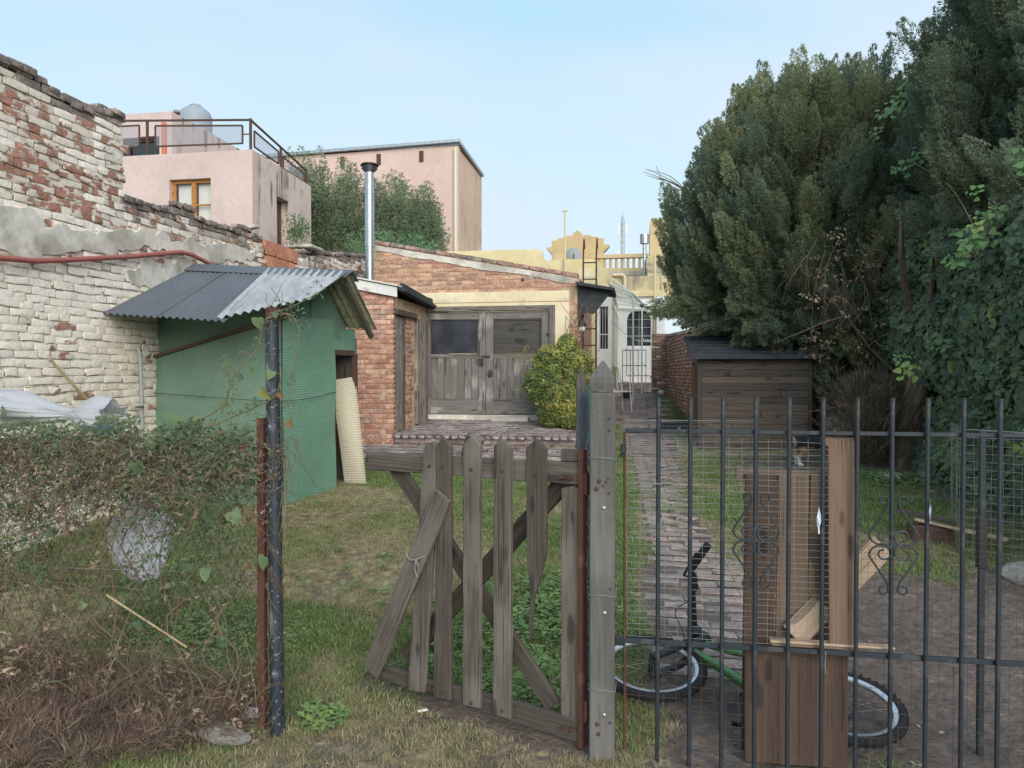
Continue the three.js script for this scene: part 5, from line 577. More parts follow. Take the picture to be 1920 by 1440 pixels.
function plume(r, o) {     // spindle of sprays round a y axis, from 0 to len
  const P = [], I = []; for (let i = 0; i < o.n; i++) { const t = Math.pow(r(), 0.8), R = o.rad * Math.sin(Math.PI * Math.min(1, t * 0.85 + 0.14)), a = r() * 6.283, rad = V(Math.cos(a), 0, Math.sin(a)), p = rad.clone().multiplyScalar(R * (0.25 + 0.75 * Math.sqrt(r()))).add(V(0, t * o.len, 0)), d = rad.clone().multiplyScalar(o.out).add(V((r() - 0.5) * 0.5, o.up, (r() - 0.5) * 0.5)).normalize();
    for (let k = 0; k < o.fan; k++) { const e = d.clone().add(V(r() - 0.5, r() - 0.5, r() - 0.5).multiplyScalar(o.spread)).normalize(), s = e.clone().cross(V(r() - 0.5, r() - 0.5, r() - 0.5)).normalize(); blade(P, I, p, e, s, o.leaf * (0.6 + 0.7 * r()), o.w * (0.7 + 0.6 * r()), o.bow ?? 0.15); } }
  return soup(P, I);
}
function lumpy(n, f, s) { return fbm(Math.atan2(n.z, n.x) / 6.2832 + 0.5, n.y * 0.5 + 0.5, f, f, 3, s); }
function crown(parent, o) {       // plumes over a lumpy ellipsoid, outer layer and darker inner layers
  const r = rng(o.seed), b = parent.position, sets = o.geos.map(() => [[], []]), cam = camera.position, ga = 2.39996;
  for (const [shell, count] of o.shells) for (let i = 0; i < count; i++) {
    const y = 1 - 2 * (i + 0.5) / count, q = Math.sqrt(1 - y * y), a = i * ga + r() * 0.4, n = V(Math.cos(a) * q, y, Math.sin(a) * q); if (y < (o.low ?? -1)) continue;
    const lump = 0.78 + 0.42 * lumpy(n, o.lf || 7, o.seed), sh = (v) => Math.sign(v) * Math.pow(Math.abs(v), o.pow || 0.85); const p = V(sh(n.x) * o.r[0], sh(n.y) * o.r[1], sh(n.z) * o.r[2]).multiplyScalar(lump * shell * (0.93 + 0.1 * r())).add(V(...o.c)), nn = V(n.x / o.r[0], n.y / o.r[1], n.z / o.r[2]).normalize();
    if (o.cut && o.cut(p)) continue; if (nn.dot(cam.clone().sub(p).normalize()) < -0.25 && r() < 0.6) continue;
    const ax = nn.multiplyScalar(o.lean ?? 0.55).add(V((r() - 0.5) * 0.5, o.rise ?? 0.9, (r() - 0.5) * 0.5)).normalize(), s = o.s[0] + (o.s[1] - o.s[0]) * r(), k = Math.floor(r() * o.geos.length);
    p.addScaledVector(ax, -o.back * s).sub(b); sets[k][0].push(place(p, ax, V(s * (0.85 + 0.3 * r()), s, s * (0.85 + 0.3 * r())), r() * 6.28)); const c = o.cols[Math.floor(Math.min(0.999, Math.max(0, r() * 0.6 + 0.7 * (lumpy(n, 9, o.seed + 4) - 0.2))) * o.cols.length)]; sets[k][1].push(colr(c, 0.85 + 0.3 * r()));
  }
  sets.forEach(([m, c], k) => { if (m.length) inst(o.name || 'crown', o.geos[k], o.mat || M.leafWhite, m, c, parent); });
}
function boughs(parent, o) {      // crown made of separate leaning boughs, each a bundle of plumes with its own tone
  const r = rng(o.seed), b = parent.position, sets = o.geos.map(() => [[], []]), ga = 2.39996, cam = camera.position;
  for (const [shell, count, size] of o.shells) for (let i = 0; i < count; i++) {
    const y = 1 - 2 * (i + 0.5) / count, q = Math.sqrt(1 - y * y), a = i * ga + (r() - 0.5) * 0.9, n = V(Math.cos(a) * q, y + (r() - 0.5) * 0.08, Math.sin(a) * q).normalize(), c0 = V(n.x * o.r[0], n.y * o.r[1], n.z * o.r[2]).multiplyScalar(shell * (0.86 + 0.2 * r())).add(V(...o.c)), nn = V(n.x / o.r[0], n.y / o.r[1], n.z / o.r[2]).normalize(); if (y < o.low) continue;
    const back = nn.dot(cam.clone().sub(c0).normalize()) < -0.3, ax = nn.clone().multiplyScalar(o.lean).add(V((r() - 0.5) * 0.4, o.rise + (nn.y < -0.3 ? -0.9 : 0), (r() - 0.5) * 0.4)).normalize(), L = size * (0.6 + 0.8 * r()), R = L * (0.42 + 0.16 * r()), N = Math.round((back ? 0.5 : 1) * o.per * L * (0.7 + 0.6 * r())), tone = o.cols[Math.floor(r() * o.cols.length)], tk = 0.9 + 0.25 * r(), e1 = ax.clone().cross(V(0.3, 0.2, 0.9)).normalize(), e2 = ax.clone().cross(e1);
    for (let k = 0; k < N; k++) { const t = r(), w = R * (1 - 0.75 * t) * Math.sqrt(r()), g = r() * 6.283, rad = e1.clone().multiplyScalar(Math.cos(g)).addScaledVector(e2, Math.sin(g)), p = c0.clone().addScaledVector(ax, (t - 0.45) * L).addScaledVector(rad, w); if (o.cut && o.cut(p)) continue; const d = ax.clone().multiplyScalar(0.8).addScaledVector(rad, 0.6 * (1 - t)).add(V((r() - 0.5) * 0.5, 0.25, (r() - 0.5) * 0.5)).normalize(), s = o.s[0] + (o.s[1] - o.s[0]) * r(), v = Math.floor(r() * o.geos.length); sets[v][0].push(place(p.addScaledVector(d, -0.3 * s).sub(b), d, s, r() * 6.28)); sets[v][1].push(colr(r() < 0.85 ? tone : o.cols[Math.floor(r() * o.cols.length)], tk * (0.85 + 0.3 * r()))); }
  }
  sets.forEach(([m, c], k) => inst('crown', o.geos[k], M.leafWhite, m, c, parent)); console.log('plumes', sets.reduce((q, x) => q + x[0].length, 0));
}
function limbs(parent, base, tips, r0, seed) { const r = rng(seed), P = []; for (const t of tips) { const a = V(...base), b = V(...t), m = a.clone().lerp(b, 0.5).add(V((r() - 0.5) * 0.3, 0.3 * r(), (r() - 0.5) * 0.3)); P.push(tube([a, m, b], (x) => r0 * (1 - 0.8 * x), 7, { smooth: 10 })); } part('limb', P, M.bark, parent); }
{
  const r = rng(901), cyp = [0, 1, 2].map(() => plume(r, { n: 170, len: 0.72, rad: 0.125, out: 0.7, up: 0.95, fan: 3, spread: 0.8, leaf: 0.06, w: 0.013 }));
  const cols = [[114, 132, 108], [124, 140, 112], [136, 148, 114], [146, 154, 114], [156, 160, 116]];
  const t1 = thingW('conifer_tree', 'broad dense dark green conifer rising behind the wooden hut', 'tree', [2.7, gh(2.7, -12.4), -12.4]); part('trunk', noisy(tube([[2.7, 0.4, -12.4], [2.75, 1.6, -12.35], [2.6, 3.2, -12.4], [2.7, 5.2, -12.4]], (t) => 0.17 * (1 - 0.75 * t), 12, { smooth: 16 }), 0.012, 9), M.bark, t1); limbs(t1, [2.7, 1.7, -12.4], [[1.3, 2.6, -11.6], [3.9, 2.6, -11.9], [2.2, 3.2, -11.2], [1.6, 3.6, -13], [3.4, 3.7, -11.4]], 0.07, 903);
  boughs(t1, { seed: 905, c: [2.76, 3.55, -12.3], r: [2.1, 2.3, 1.75], shells: [[1, 230, 0.72], [0.86, 150, 0.8], [0.6, 60, 0.9]], per: 34, geos: cyp, cols, s: [0.45, 0.85], low: -0.97, lean: 0.55, rise: 0.8, cut: (p) => p.z > -12.9 && p.x < 2.4 && p.y < 2.4 - 0.3 * Math.max(0, p.x - 0.7) });
  const t2 = thingW('conifer_tree', 'tallest conifer at the right edge, leaning over the ivy hedge', 'tree', [3.2, gh(3.2, -9.6), -9.6]); part('trunk', noisy(tube([[3.15, 0.3, -9.6], [3.25, 1.5, -9.5], [3.8, 3.4, -9.2], [4.2, 6, -9.2]], (t) => 0.17 * (1 - 0.7 * t), 12, { smooth: 18 }), 0.015, 9), M.bark, t2); limbs(t2, [3.3, 1.8, -9.5], [[3.0, 2.8, -8.4], [4.6, 3.2, -8.0], [3.0, 3.6, -9.4], [4.8, 4.2, -10], [3.4, 4.4, -8.2]], 0.07, 907);
  boughs(t2, { seed: 911, c: [5.15, 4.2, -9.0], r: [1.85, 2.7, 2.2], shells: [[1, 240, 0.72], [0.86, 150, 0.8], [0.6, 60, 0.9]], per: 38, geos: cyp, cols: [[112, 132, 112], [122, 140, 116], [132, 146, 116], [142, 152, 116]], s: [0.4, 0.75], low: -0.97, lean: 0.7, rise: 0.6 });
  // bare twigs and the dry creeper that hangs on the conifer
  const rr = rng(913), tw = []; const limb = (p, d, l, w, n) => { const q = [p.clone()]; let e = d.clone(); for (let i = 0; i < 6; i++) { e.add(V(rr() - 0.5, rr() - 0.6, rr() - 0.5).multiplyScalar(0.35)).normalize(); q.push(q[i].clone().addScaledVector(e, l / 6)); } tw.push(tube(q, (t) => w * (1 - 0.7 * t), 4)); if (n) for (let k = 0; k < 4; k++) limb(q[2 + Math.floor(rr() * 4)], e.clone().add(V(rr() - 0.5, rr() - 0.7, rr() - 0.5).multiplyScalar(1.6)).normalize(), l * 0.6, w * 0.6, n - 1); };
  for (let k = 0; k < 9; k++) limb(V(2.2 + rr() * 0.9, 3.4 - rr() * 0.5, -10.35 + rr() * 0.25), V(rr() - 0.6, -0.5, 0.2).normalize(), 0.7, 0.008, 2); limb(V(3.2, 1.55, -10.0), V(-0.6, 0.9, 0.1).normalize(), 1.5, 0.022, 1); limb(V(2.9, 1.3, -9.9), V(-0.9, -0.1, 0.2).normalize(), 1.0, 0.01, 0); limb(V(2.7, 2.3, -10.4), V(0.5, -1, 0.2).normalize(), 1.2, 0.014, 1);
  const cr = thingW('dry_creeper', 'dry tangled creeper with withered leaves hanging on the conifer front', 'creeper', [2.5, 1.5, -10.2]); part('stems', tw, M.twig, cr, 'stuff');
  const dl = plume(rng(915), { n: 7, len: 0.06, rad: 0.05, out: 0.8, up: -0.5, fan: 1, spread: 1, leaf: 0.06, w: 0.03 }), dm = [], dc = []; for (let i = 0; i < 80; i++) { const p = V(2.0 + rr() * 1.1 - 2.5, 3.4 - rr() * 1.7 - 1.5, -10.15 + rr() * 0.3 + 10.2); dm.push(place(p, V(rr() - 0.5, 0.6, rr() - 0.5).normalize(), 0.5 + rr() * 0.5, rr() * 6)); dc.push(colr(rr() < 0.5 ? [180, 156, 132] : [140, 116, 94])); } inst('dry_leaves', dl, M.dryLeaf, dm, dc, cr);
  const bt = []; for (let k = 0; k < 7; k++) bt.push(tube([[0.75, 4.35, -11.8], [0.5 - rr() * 0.2, 4.5 + rr() * 0.12, -11.7], [0.32 - rr() * 0.3, 4.52 + rr() * 0.25, -11.7 + rr() * 0.2]], (t) => 0.008 * (1 - 0.6 * t), 4, { smooth: 6 })); part('bare_twig', bt, M.twig, t1);
}
function leafShape(P, I, a, d, up, len, w, kind) {               // a small folded leaf in the plane of d and up x d
  const s = d.clone().cross(up).normalize(), n = s.clone().cross(d).normalize(), b = P.length / 3, at = (x, y, z) => P.push(...a.clone().addScaledVector(d, x * len).addScaledVector(s, y * w).addScaledVector(n, z * len).toArray());
  if (kind === 'ivy') { at(0, 0, 0); at(0.12, 0.5, 0.05); at(0.5, 0.38, 0.06); at(1, 0, -0.08); at(0.5, -0.38, 0.06); at(0.12, -0.5, 0.05); at(0.45, 0, 0); I.push(b, b + 1, b + 6, b + 1, b + 2, b + 6, b + 2, b + 3, b + 6, b + 3, b + 4, b + 6, b + 4, b + 5, b + 6, b + 5, b, b + 6); }
  else { at(0, 0, 0); at(0.45, 0.5, 0.08); at(1, 0, -0.06); at(0.45, -0.5, 0.08); I.push(b, b + 1, b + 2, b, b + 2, b + 3); }
}
function tuft(r, o) { const P = [], I = []; for (let i = 0; i < o.n; i++) { const p = V((r() - 0.5) * o.sx, (r() - 0.5) * o.sy, (r() - 0.5) * o.sz), n = V((r() - 0.5) * o.tilt, 1, (r() - 0.5) * o.tilt).normalize(), a = o.dir ? o.dir(r) : r() * 6.283, d = V(Math.cos(a), (r() - 0.5) * 0.7 - (o.droop || 0), Math.sin(a)); d.addScaledVector(n, -d.dot(n)).normalize(); leafShape(P, I, p, d, n, o.len * (0.6 + 0.6 * r()), o.w * (0.6 + 0.6 * r()), o.kind); } return soup(P, I); }
{ // ivy hedge along the right boundary
  const h = thingW('ivy_hedge', 'thick dark ivy hedge along the right side of the yard', 'hedge', [3.7, 0.3, -7.5]), r = rng(921), g = [0, 1].map(() => tuft(r, { n: 15, sx: 0.16, sy: 0.05, sz: 0.16, tilt: 1.3, len: 0.064, w: 0.062, kind: 'ivy' })), sets = [[[], []], [[], []]];
  const xs = (y, z) => 3.72 - 0.32 * Math.sin(Math.min(1, y / 3.2) * 2.4) - 0.35 * (lumpy(V(Math.cos(z * 0.7), Math.sin(y), Math.sin(z * 0.7)), 6, 923)) - 0.25 * sst(1.0, 0.0, y), hgt = (z) => 3.0 + 0.5 * fbm(-z / 12, 0.3, 9, 3, 3, 925);
  part('stem_core', noisy(slab([[4.0, 0], [11.8, 0.2], [11.8, 2.6], [8, 3.0], [4.0, 2.8]], 0.25, { m: basis(V(0, 0, -1), V(0, 1, 0), V(1, 0, 0), V(3.9, 0, 0)) }), 0.05, 3), M.bark, h);
  for (let i = 0; i < 6500; i++) { const z = -4.0 - Math.pow(r(), 0.9) * 7.6, top = hgt(z), y = gh(3.5, z) + r() * (top - 0.4); if (z < -9.2 && y > 0.9 && y < 1.8 && r() < 0.6) continue; const x = xs(y - gh(3.5, z), z) + (r() - 0.3) * 0.22, n = V(-0.9, 0.45 + (r() - 0.5) * 0.5, 0.5 + (r() - 0.5) * 0.7).normalize(), k = Math.floor(r() * 2); sets[k][0].push(place(V(x - 3.7, y - 0.3, z + 7.5), n, 0.8 + 0.6 * r(), r() * 6.28)); sets[k][1].push(colr(r() < 0.03 ? [138, 154, 70] : r() < 0.35 ? [102, 122, 84] : [78, 98, 70], 0.75 + 0.4 * r())); }
  sets.forEach(([m, c], k) => inst('ivy_leaves', g[k], M.ivyLeaf, m, c, h));
  const v = thingW('climbing_vine', 'bright green climbing leaves hanging over the ivy at the right edge', 'vine', [3.2, 2, -7.5]), bg = tuft(r, { n: 9, sx: 0.2, sy: 0.08, sz: 0.2, tilt: 1.2, len: 0.07, w: 0.055, kind: 'ivy', droop: 0.3 }), bm = [], bc = [], st = [];
  const spots = [[2.98, 4.75, -9.2, 0.22, 6], [2.9, 4.5, -9.2, 0.2, 5], [3.0, 4.05, -9.2, 0.16, 4], [3.0, 2.9, -7.4, 0.14, 5], [3.1, 3.15, -7.4, 0.14, 4], [2.95, 2.6, -7.5, 0.14, 3], [3.45, 3.5, -7.2, 0.15, 4], [2.95, 1.95, -8.4, 0.3, 6]]; let prev = null;
  for (const [x, y, z, s, n] of spots) { for (let i = 0; i < n; i++) { bm.push(place(V(x + (r() - 0.5) * 2 * s - 3.2, y + (r() - 0.5) * 2 * s - 2, z + (r() - 0.5) * s + 7.5), V(-0.6, 0.5, 0.8).normalize(), 0.7 + 0.5 * r(), r() * 6)); bc.push(colr(r() < 0.2 ? [140, 162, 84] : [92, 126, 70], 0.8 + 0.4 * r())); } if (prev) st.push(tube([prev, V(x, y, z).lerp(prev, 0.5).add(V(0.1, 0.05, 0)), V(x, y, z)], 0.006, 4, { smooth: 8 })); prev = V(x, y, z); } inst('vine_leaves', bg, M.ivyLeaf, bm, bc, v); part('stems', st, M.twig, v);
  // trunk-side brush and low weeds under the trees
  const w = thingW('dry_brush', 'brown dry brush piled round the trunk under the conifers', 'brush', [3.0, 0.4, -9.9]), dg = plume(r, { n: 60, len: 0.5, rad: 0.2, out: 0.6, up: 0.9, fan: 2, spread: 1, leaf: 0.16, w: 0.008 }), wm = [], wc = []; for (let i = 0; i < 110; i++) { wm.push(place(V((r() - 0.5) * 1.0, r() * 0.7, (r() - 0.5) * 0.9), V((r() - 0.5) * 0.6, 1, (r() - 0.5) * 0.6).normalize(), 0.6 + 0.7 * r(), r() * 6)); wc.push(colr(r() < 0.6 ? [116, 98, 82] : [98, 92, 66], 0.8 + 0.4 * r())); } inst('dry_stems', dg, M.dryLeaf, wm, wc, w);
}
{ // leafy yellow-green bush on the terrace
  const b = thingW('variegated_bush', 'round yellow green bush in front of the right door', 'bush', [-1.2, 0.79, -11.2]), r = rng(931), g = [0, 1].map(() => tuft(r, { n: 14, sx: 0.09, sy: 0.06, sz: 0.09, tilt: 1.6, len: 0.042, w: 0.026 }));
  limbs(b, [-1.2, 0.75, -11.2], [[-1.5, 1.4, -11.1], [-0.9, 1.5, -11.1], [-1.2, 1.8, -11.2], [-1.35, 1.2, -10.95], [-1.05, 1.2, -10.95]], 0.02, 933);
  [[-1.3, 1.72, -11.25, 0.28, 0.3], [-0.95, 1.68, -11.2, 0.26, 0.26], [-1.45, 1.42, -11.1, 0.27, 0.25], [-0.9, 1.4, -11.1, 0.27, 0.3], [-1.15, 1.2, -11.0, 0.3, 0.3], [-1.0, 1.02, -11.05, 0.24, 0.2], [-1.3, 1.0, -11.05, 0.2, 0.18], [-1.1, 1.95, -11.3, 0.16, 0.22]].forEach(([x, y, z, rx, ry], k) => crown(b, { name: 'leaves', seed: 935 + k, c: [x, y, z], r: [rx * 0.94, ry, rx * 0.85], shells: [[1, 300], [0.8, 160], [0.5, 60]], geos: g, cols: [2, 6].includes(k) ? [[84, 112, 56], [104, 130, 60], [150, 156, 72]] : [[80, 108, 54], [104, 130, 60], [140, 152, 70], [180, 176, 84], [202, 192, 104]], s: [0.65, 1.2], back: 0, lf: 5, lean: 1, rise: 0.3, pow: 1 }));
  { const sm = [], sc = []; for (let k = 0; k < 60; k++) { const a = r() * 6.28, u = r(); sm.push(place(V(Math.cos(a) * 0.58 * (0.8 + 0.3 * u), 0.35 + r() * 0.9, Math.sin(a) * 0.4 + 0.1), V(Math.cos(a), 0.8, Math.sin(a)).normalize(), 0.7 + 0.4 * r(), r() * 6)); sc.push(colr([190, 186, 92], 0.8 + 0.4 * r())); } inst('stray_shoots', g[0], M.leafWhite, sm, sc, b); }
  const tw = []; for (let k = 0; k < 14; k++) { const x = -1.15 + r() * 0.4; tw.push(tube([[x, 1.8, -11.3], [x + (r() - 0.5) * 0.3, 2.2, -11.5], [x + (r() - 0.5) * 0.6, 2.45 + r() * 0.3, -11.8]], 0.004, 4, { smooth: 6 })); } part('bare_stem', tw, M.twig, b);
}
{ // bamboo and shrubs beyond the wall
  const r = rng(941), bam = [0, 1].map(() => plume(r, { n: 150, len: 1.3, rad: 0.2, out: 0.9, up: 0.35, fan: 2, spread: 1.0, leaf: 0.11, w: 0.02 }));
  const spots = [[-11.2, 6.1, -24, 0.6, 2.3, 'leftmost feathery bamboo clump behind the brick wall, next to the pink house'], [-10.1, 5.7, -24.2, 0.7, 2.1, 'feathery bamboo clump just left of the metal chimney flue'], [-8.6, 5.6, -24.6, 0.7, 2.1, 'feathery bamboo clump just right of the metal chimney flue'], [-7.3, 5.4, -24.2, 0.65, 1.7, 'rightmost bamboo clump before the salmon building']];
  for (const [x, y, z, rx, ry, label] of spots) { const b = thingW('bamboo_clump', label, 'bamboo', [x, 1.2, z], 'bamboo behind the wall'); const cu = []; for (let k = 0; k < 12; k++) { const a = x + (r() - 0.5) * rx, c = z + (r() - 0.5) * rx; cu.push(tube([[x + (a - x) * 0.4, 1.2, c], [a, y - 0.5, c], [a + (r() - 0.5) * 0.5, y + ry * (0.6 + 0.5 * r()), c]], (t) => 0.025 * (1 - 0.6 * t), 5, { smooth: 8 })); } part('culms', cu, M.twigGreen, b, 'stuff'); crown(b, { name: 'foliage', seed: 943 + Math.round(x * 10), c: [x, y, z], r: [rx, ry, rx], shells: [[1, 230], [0.75, 130], [0.45, 60]], geos: bam, cols: [[116, 138, 108], [130, 150, 114], [146, 160, 120], [164, 170, 132]], s: [0.4, 1.1], back: 0.3, lf: 8, rise: 1.3, lean: 0.35 }); }
  const ole = plume(r, { n: 26, len: 0.5, rad: 0.12, out: 0.7, up: 0.8, fan: 1, spread: 0.6, leaf: 0.13, w: 0.03 }); const sh = thingW('pale_shrub', 'pale green upright shrub showing above the workshop roof slope', 'shrub', [-5.6, 1.2, -15.2]); part('stem', [0, 1, 2, 3, 4].map((k) => tube([[-5.6, 1.2, -15.2], [-5.9 + k * 0.35, 4.0, -15.2]], (t) => 0.03 * (1 - 0.6 * t), 5)), M.twigGreen, sh); const om = [], oc = []; for (let i = 0; i < 150; i++) { const t = r(), x = -6.0 + t * 1.7; om.push(place(V(x + 5.6, 3.3 + r() * (0.95 - t * 0.35) - 1.2, (r() - 0.5) * 0.6), V((r() - 0.5) * 0.5, 1, (r() - 0.5) * 0.5).normalize(), 0.7 + 0.5 * r(), r() * 6)); oc.push(colr([112, 148, 100], 0.8 + 0.4 * r())); } inst('leaves', ole, M.leafWhite, om, oc, sh);
  const sp = thingW('wall_weed', 'small green weed growing on top of the wall beside the orange blocks', 'weed', [-5.1, 3.45, -10.6]), sm = [], sc = []; for (let i = 0; i < 26; i++) { sm.push(place(V((r() - 0.5) * 0.2, r() * 0.25, (r() - 0.5) * 0.5), V((r() - 0.5) * 0.8, 1, (r() - 0.5) * 0.8).normalize(), 0.4 + 0.3 * r(), r() * 6)); sc.push(colr([96, 124, 70])); } inst('leaves', ole, M.leafWhite, sm, sc, sp);
}
{ // lawn
  const r = rng(951), G = new THREE.Group(); const tg = [0, 1, 2].map(() => { const P = [], I = []; for (let i = 0; i < 11; i++) { const a = r() * 6.283, p = V((r() - 0.5) * 0.07, -0.006, (r() - 0.5) * 0.07), d = V(Math.cos(a) * (0.3 + r()), 0.7 + r() * 0.8, Math.sin(a) * (0.3 + r())).normalize(), s = d.clone().cross(V(0, 1, 0)).normalize(); blade(P, I, p, d, s, 0.024 + 0.03 * r(), 0.0042, -0.25); } return soup(P, I); });
  const sets = tg.map(() => [[], []]); let n = 0; const zone = (x0, x1, z0, z1, per) => { const N = Math.round((x1 - x0) * (z1 - z0) * per); for (let i = 0; i < N; i++) { const x = x0 + r() * (x1 - x0), z = -(z0 + r() * (z1 - z0)), y = gh(x, z); if (!inView(x, y, z, 1.15)) continue; if (x < -4.9 || (x < -0.75 && z < -9.55 && x > -4.1)) continue; { const dx = x + 3.456, dz = z + 6.81, a = dx * 0.987 + dz * 0.16, b = dx * 0.16 - dz * 0.987; if (a < -0.02 && b > 0.02 && b < 1.4) continue; } const [c, g] = turf(x, z); if (r() > c * 1.05) continue; const k = Math.floor(r() * 3), q = r(), sc = (0.7 + 0.5 * r()) * (0.8 + 0.5 * g); sets[k][0].push(place(V(x, y, z), V((r() - 0.5) * 0.4, 1, (r() - 0.5) * 0.4).normalize(), sc, r() * 6.28)); const straw = [[158, 148, 108], [142, 132, 92], [172, 160, 120]][Math.floor(r() * 3)], gn = [[122, 142, 74], [110, 132, 66], [138, 152, 88]][Math.floor(r() * 3)]; sets[k][1].push(colr(q < sst(0.0, 0.75, g) ? gn : straw, 0.75 + 0.5 * r())); n++; } };
  zone(-3.4, 1.6, 2.3, 4.6, 3600); zone(-4.9, 3.3, 4.6, 7, 1800); zone(-4.9, 3.4, 7, 10.2, 1000); zone(0.3, 1.2, 12.5, 17, 500); zone(-0.9, -0.2, 10.2, 14, 500); console.log('grass tufts', n);
  const L = new THREE.Group(); L.name = 'lawn_grass'; L.userData = { kind: 'stuff', label: 'short patchy green and straw coloured lawn grass', category: 'grass' }; scene.add(L); sets.forEach(([m, c], k) => inst('grass_blades', tg[k], M.grass, m, c, L));
  const wg = [0, 1].map(() => tuft(r, { n: 9, sx: 0.07, sy: 0.03, sz: 0.07, tilt: 0.9, len: 0.05, w: 0.03 })), ws = [[[], []], [[], []]]; const weeds = (cx, cz, rx, rz, N) => { for (let i = 0; i < N; i++) { const a = r() * 6.283, q = Math.sqrt(r()), x = cx + Math.cos(a) * q * rx, z = cz + Math.sin(a) * q * rz, k = Math.floor(r() * 2); ws[k][0].push(place(V(x, gh(x, z) + 0.02 + 0.05 * r() * (1 - q), z), V((r() - 0.5) * 0.6, 1, (r() - 0.5) * 0.6).normalize(), 0.6 + 0.8 * r() * (1.2 - q), r() * 6)); ws[k][1].push(colr([[134, 168, 84], [112, 148, 72], [152, 178, 98]][Math.floor(r() * 3)], 0.8 + 0.4 * r())); } };
  weeds(-0.6, -4.5, 0.55, 0.9, 620); weeds(-0.5, -3.75, 0.3, 0.35, 160); weeds(-2.5, -4.0, 0.6, 0.5, 260); weeds(-1.45, -3.25, 0.12, 0.12, 26); weeds(-1.1, -3.9, 0.3, 0.3, 22); weeds(-1.7, -5.2, 0.8, 0.8, 40); weeds(2.75, -8.9, 0.45, 0.4, 90); weeds(1.3, -7.2, 0.5, 0.6, 60);
  const W = new THREE.Group(); W.name = 'lawn_weeds'; W.userData = { kind: 'stuff', label: 'fresh green broad leaved weeds growing in the lawn', category: 'weeds' }; scene.add(W); ws.forEach(([m, c], k) => inst('weed_leaves', wg[k], M.leafWhite, m, c, W));
}
console.log('plants done');
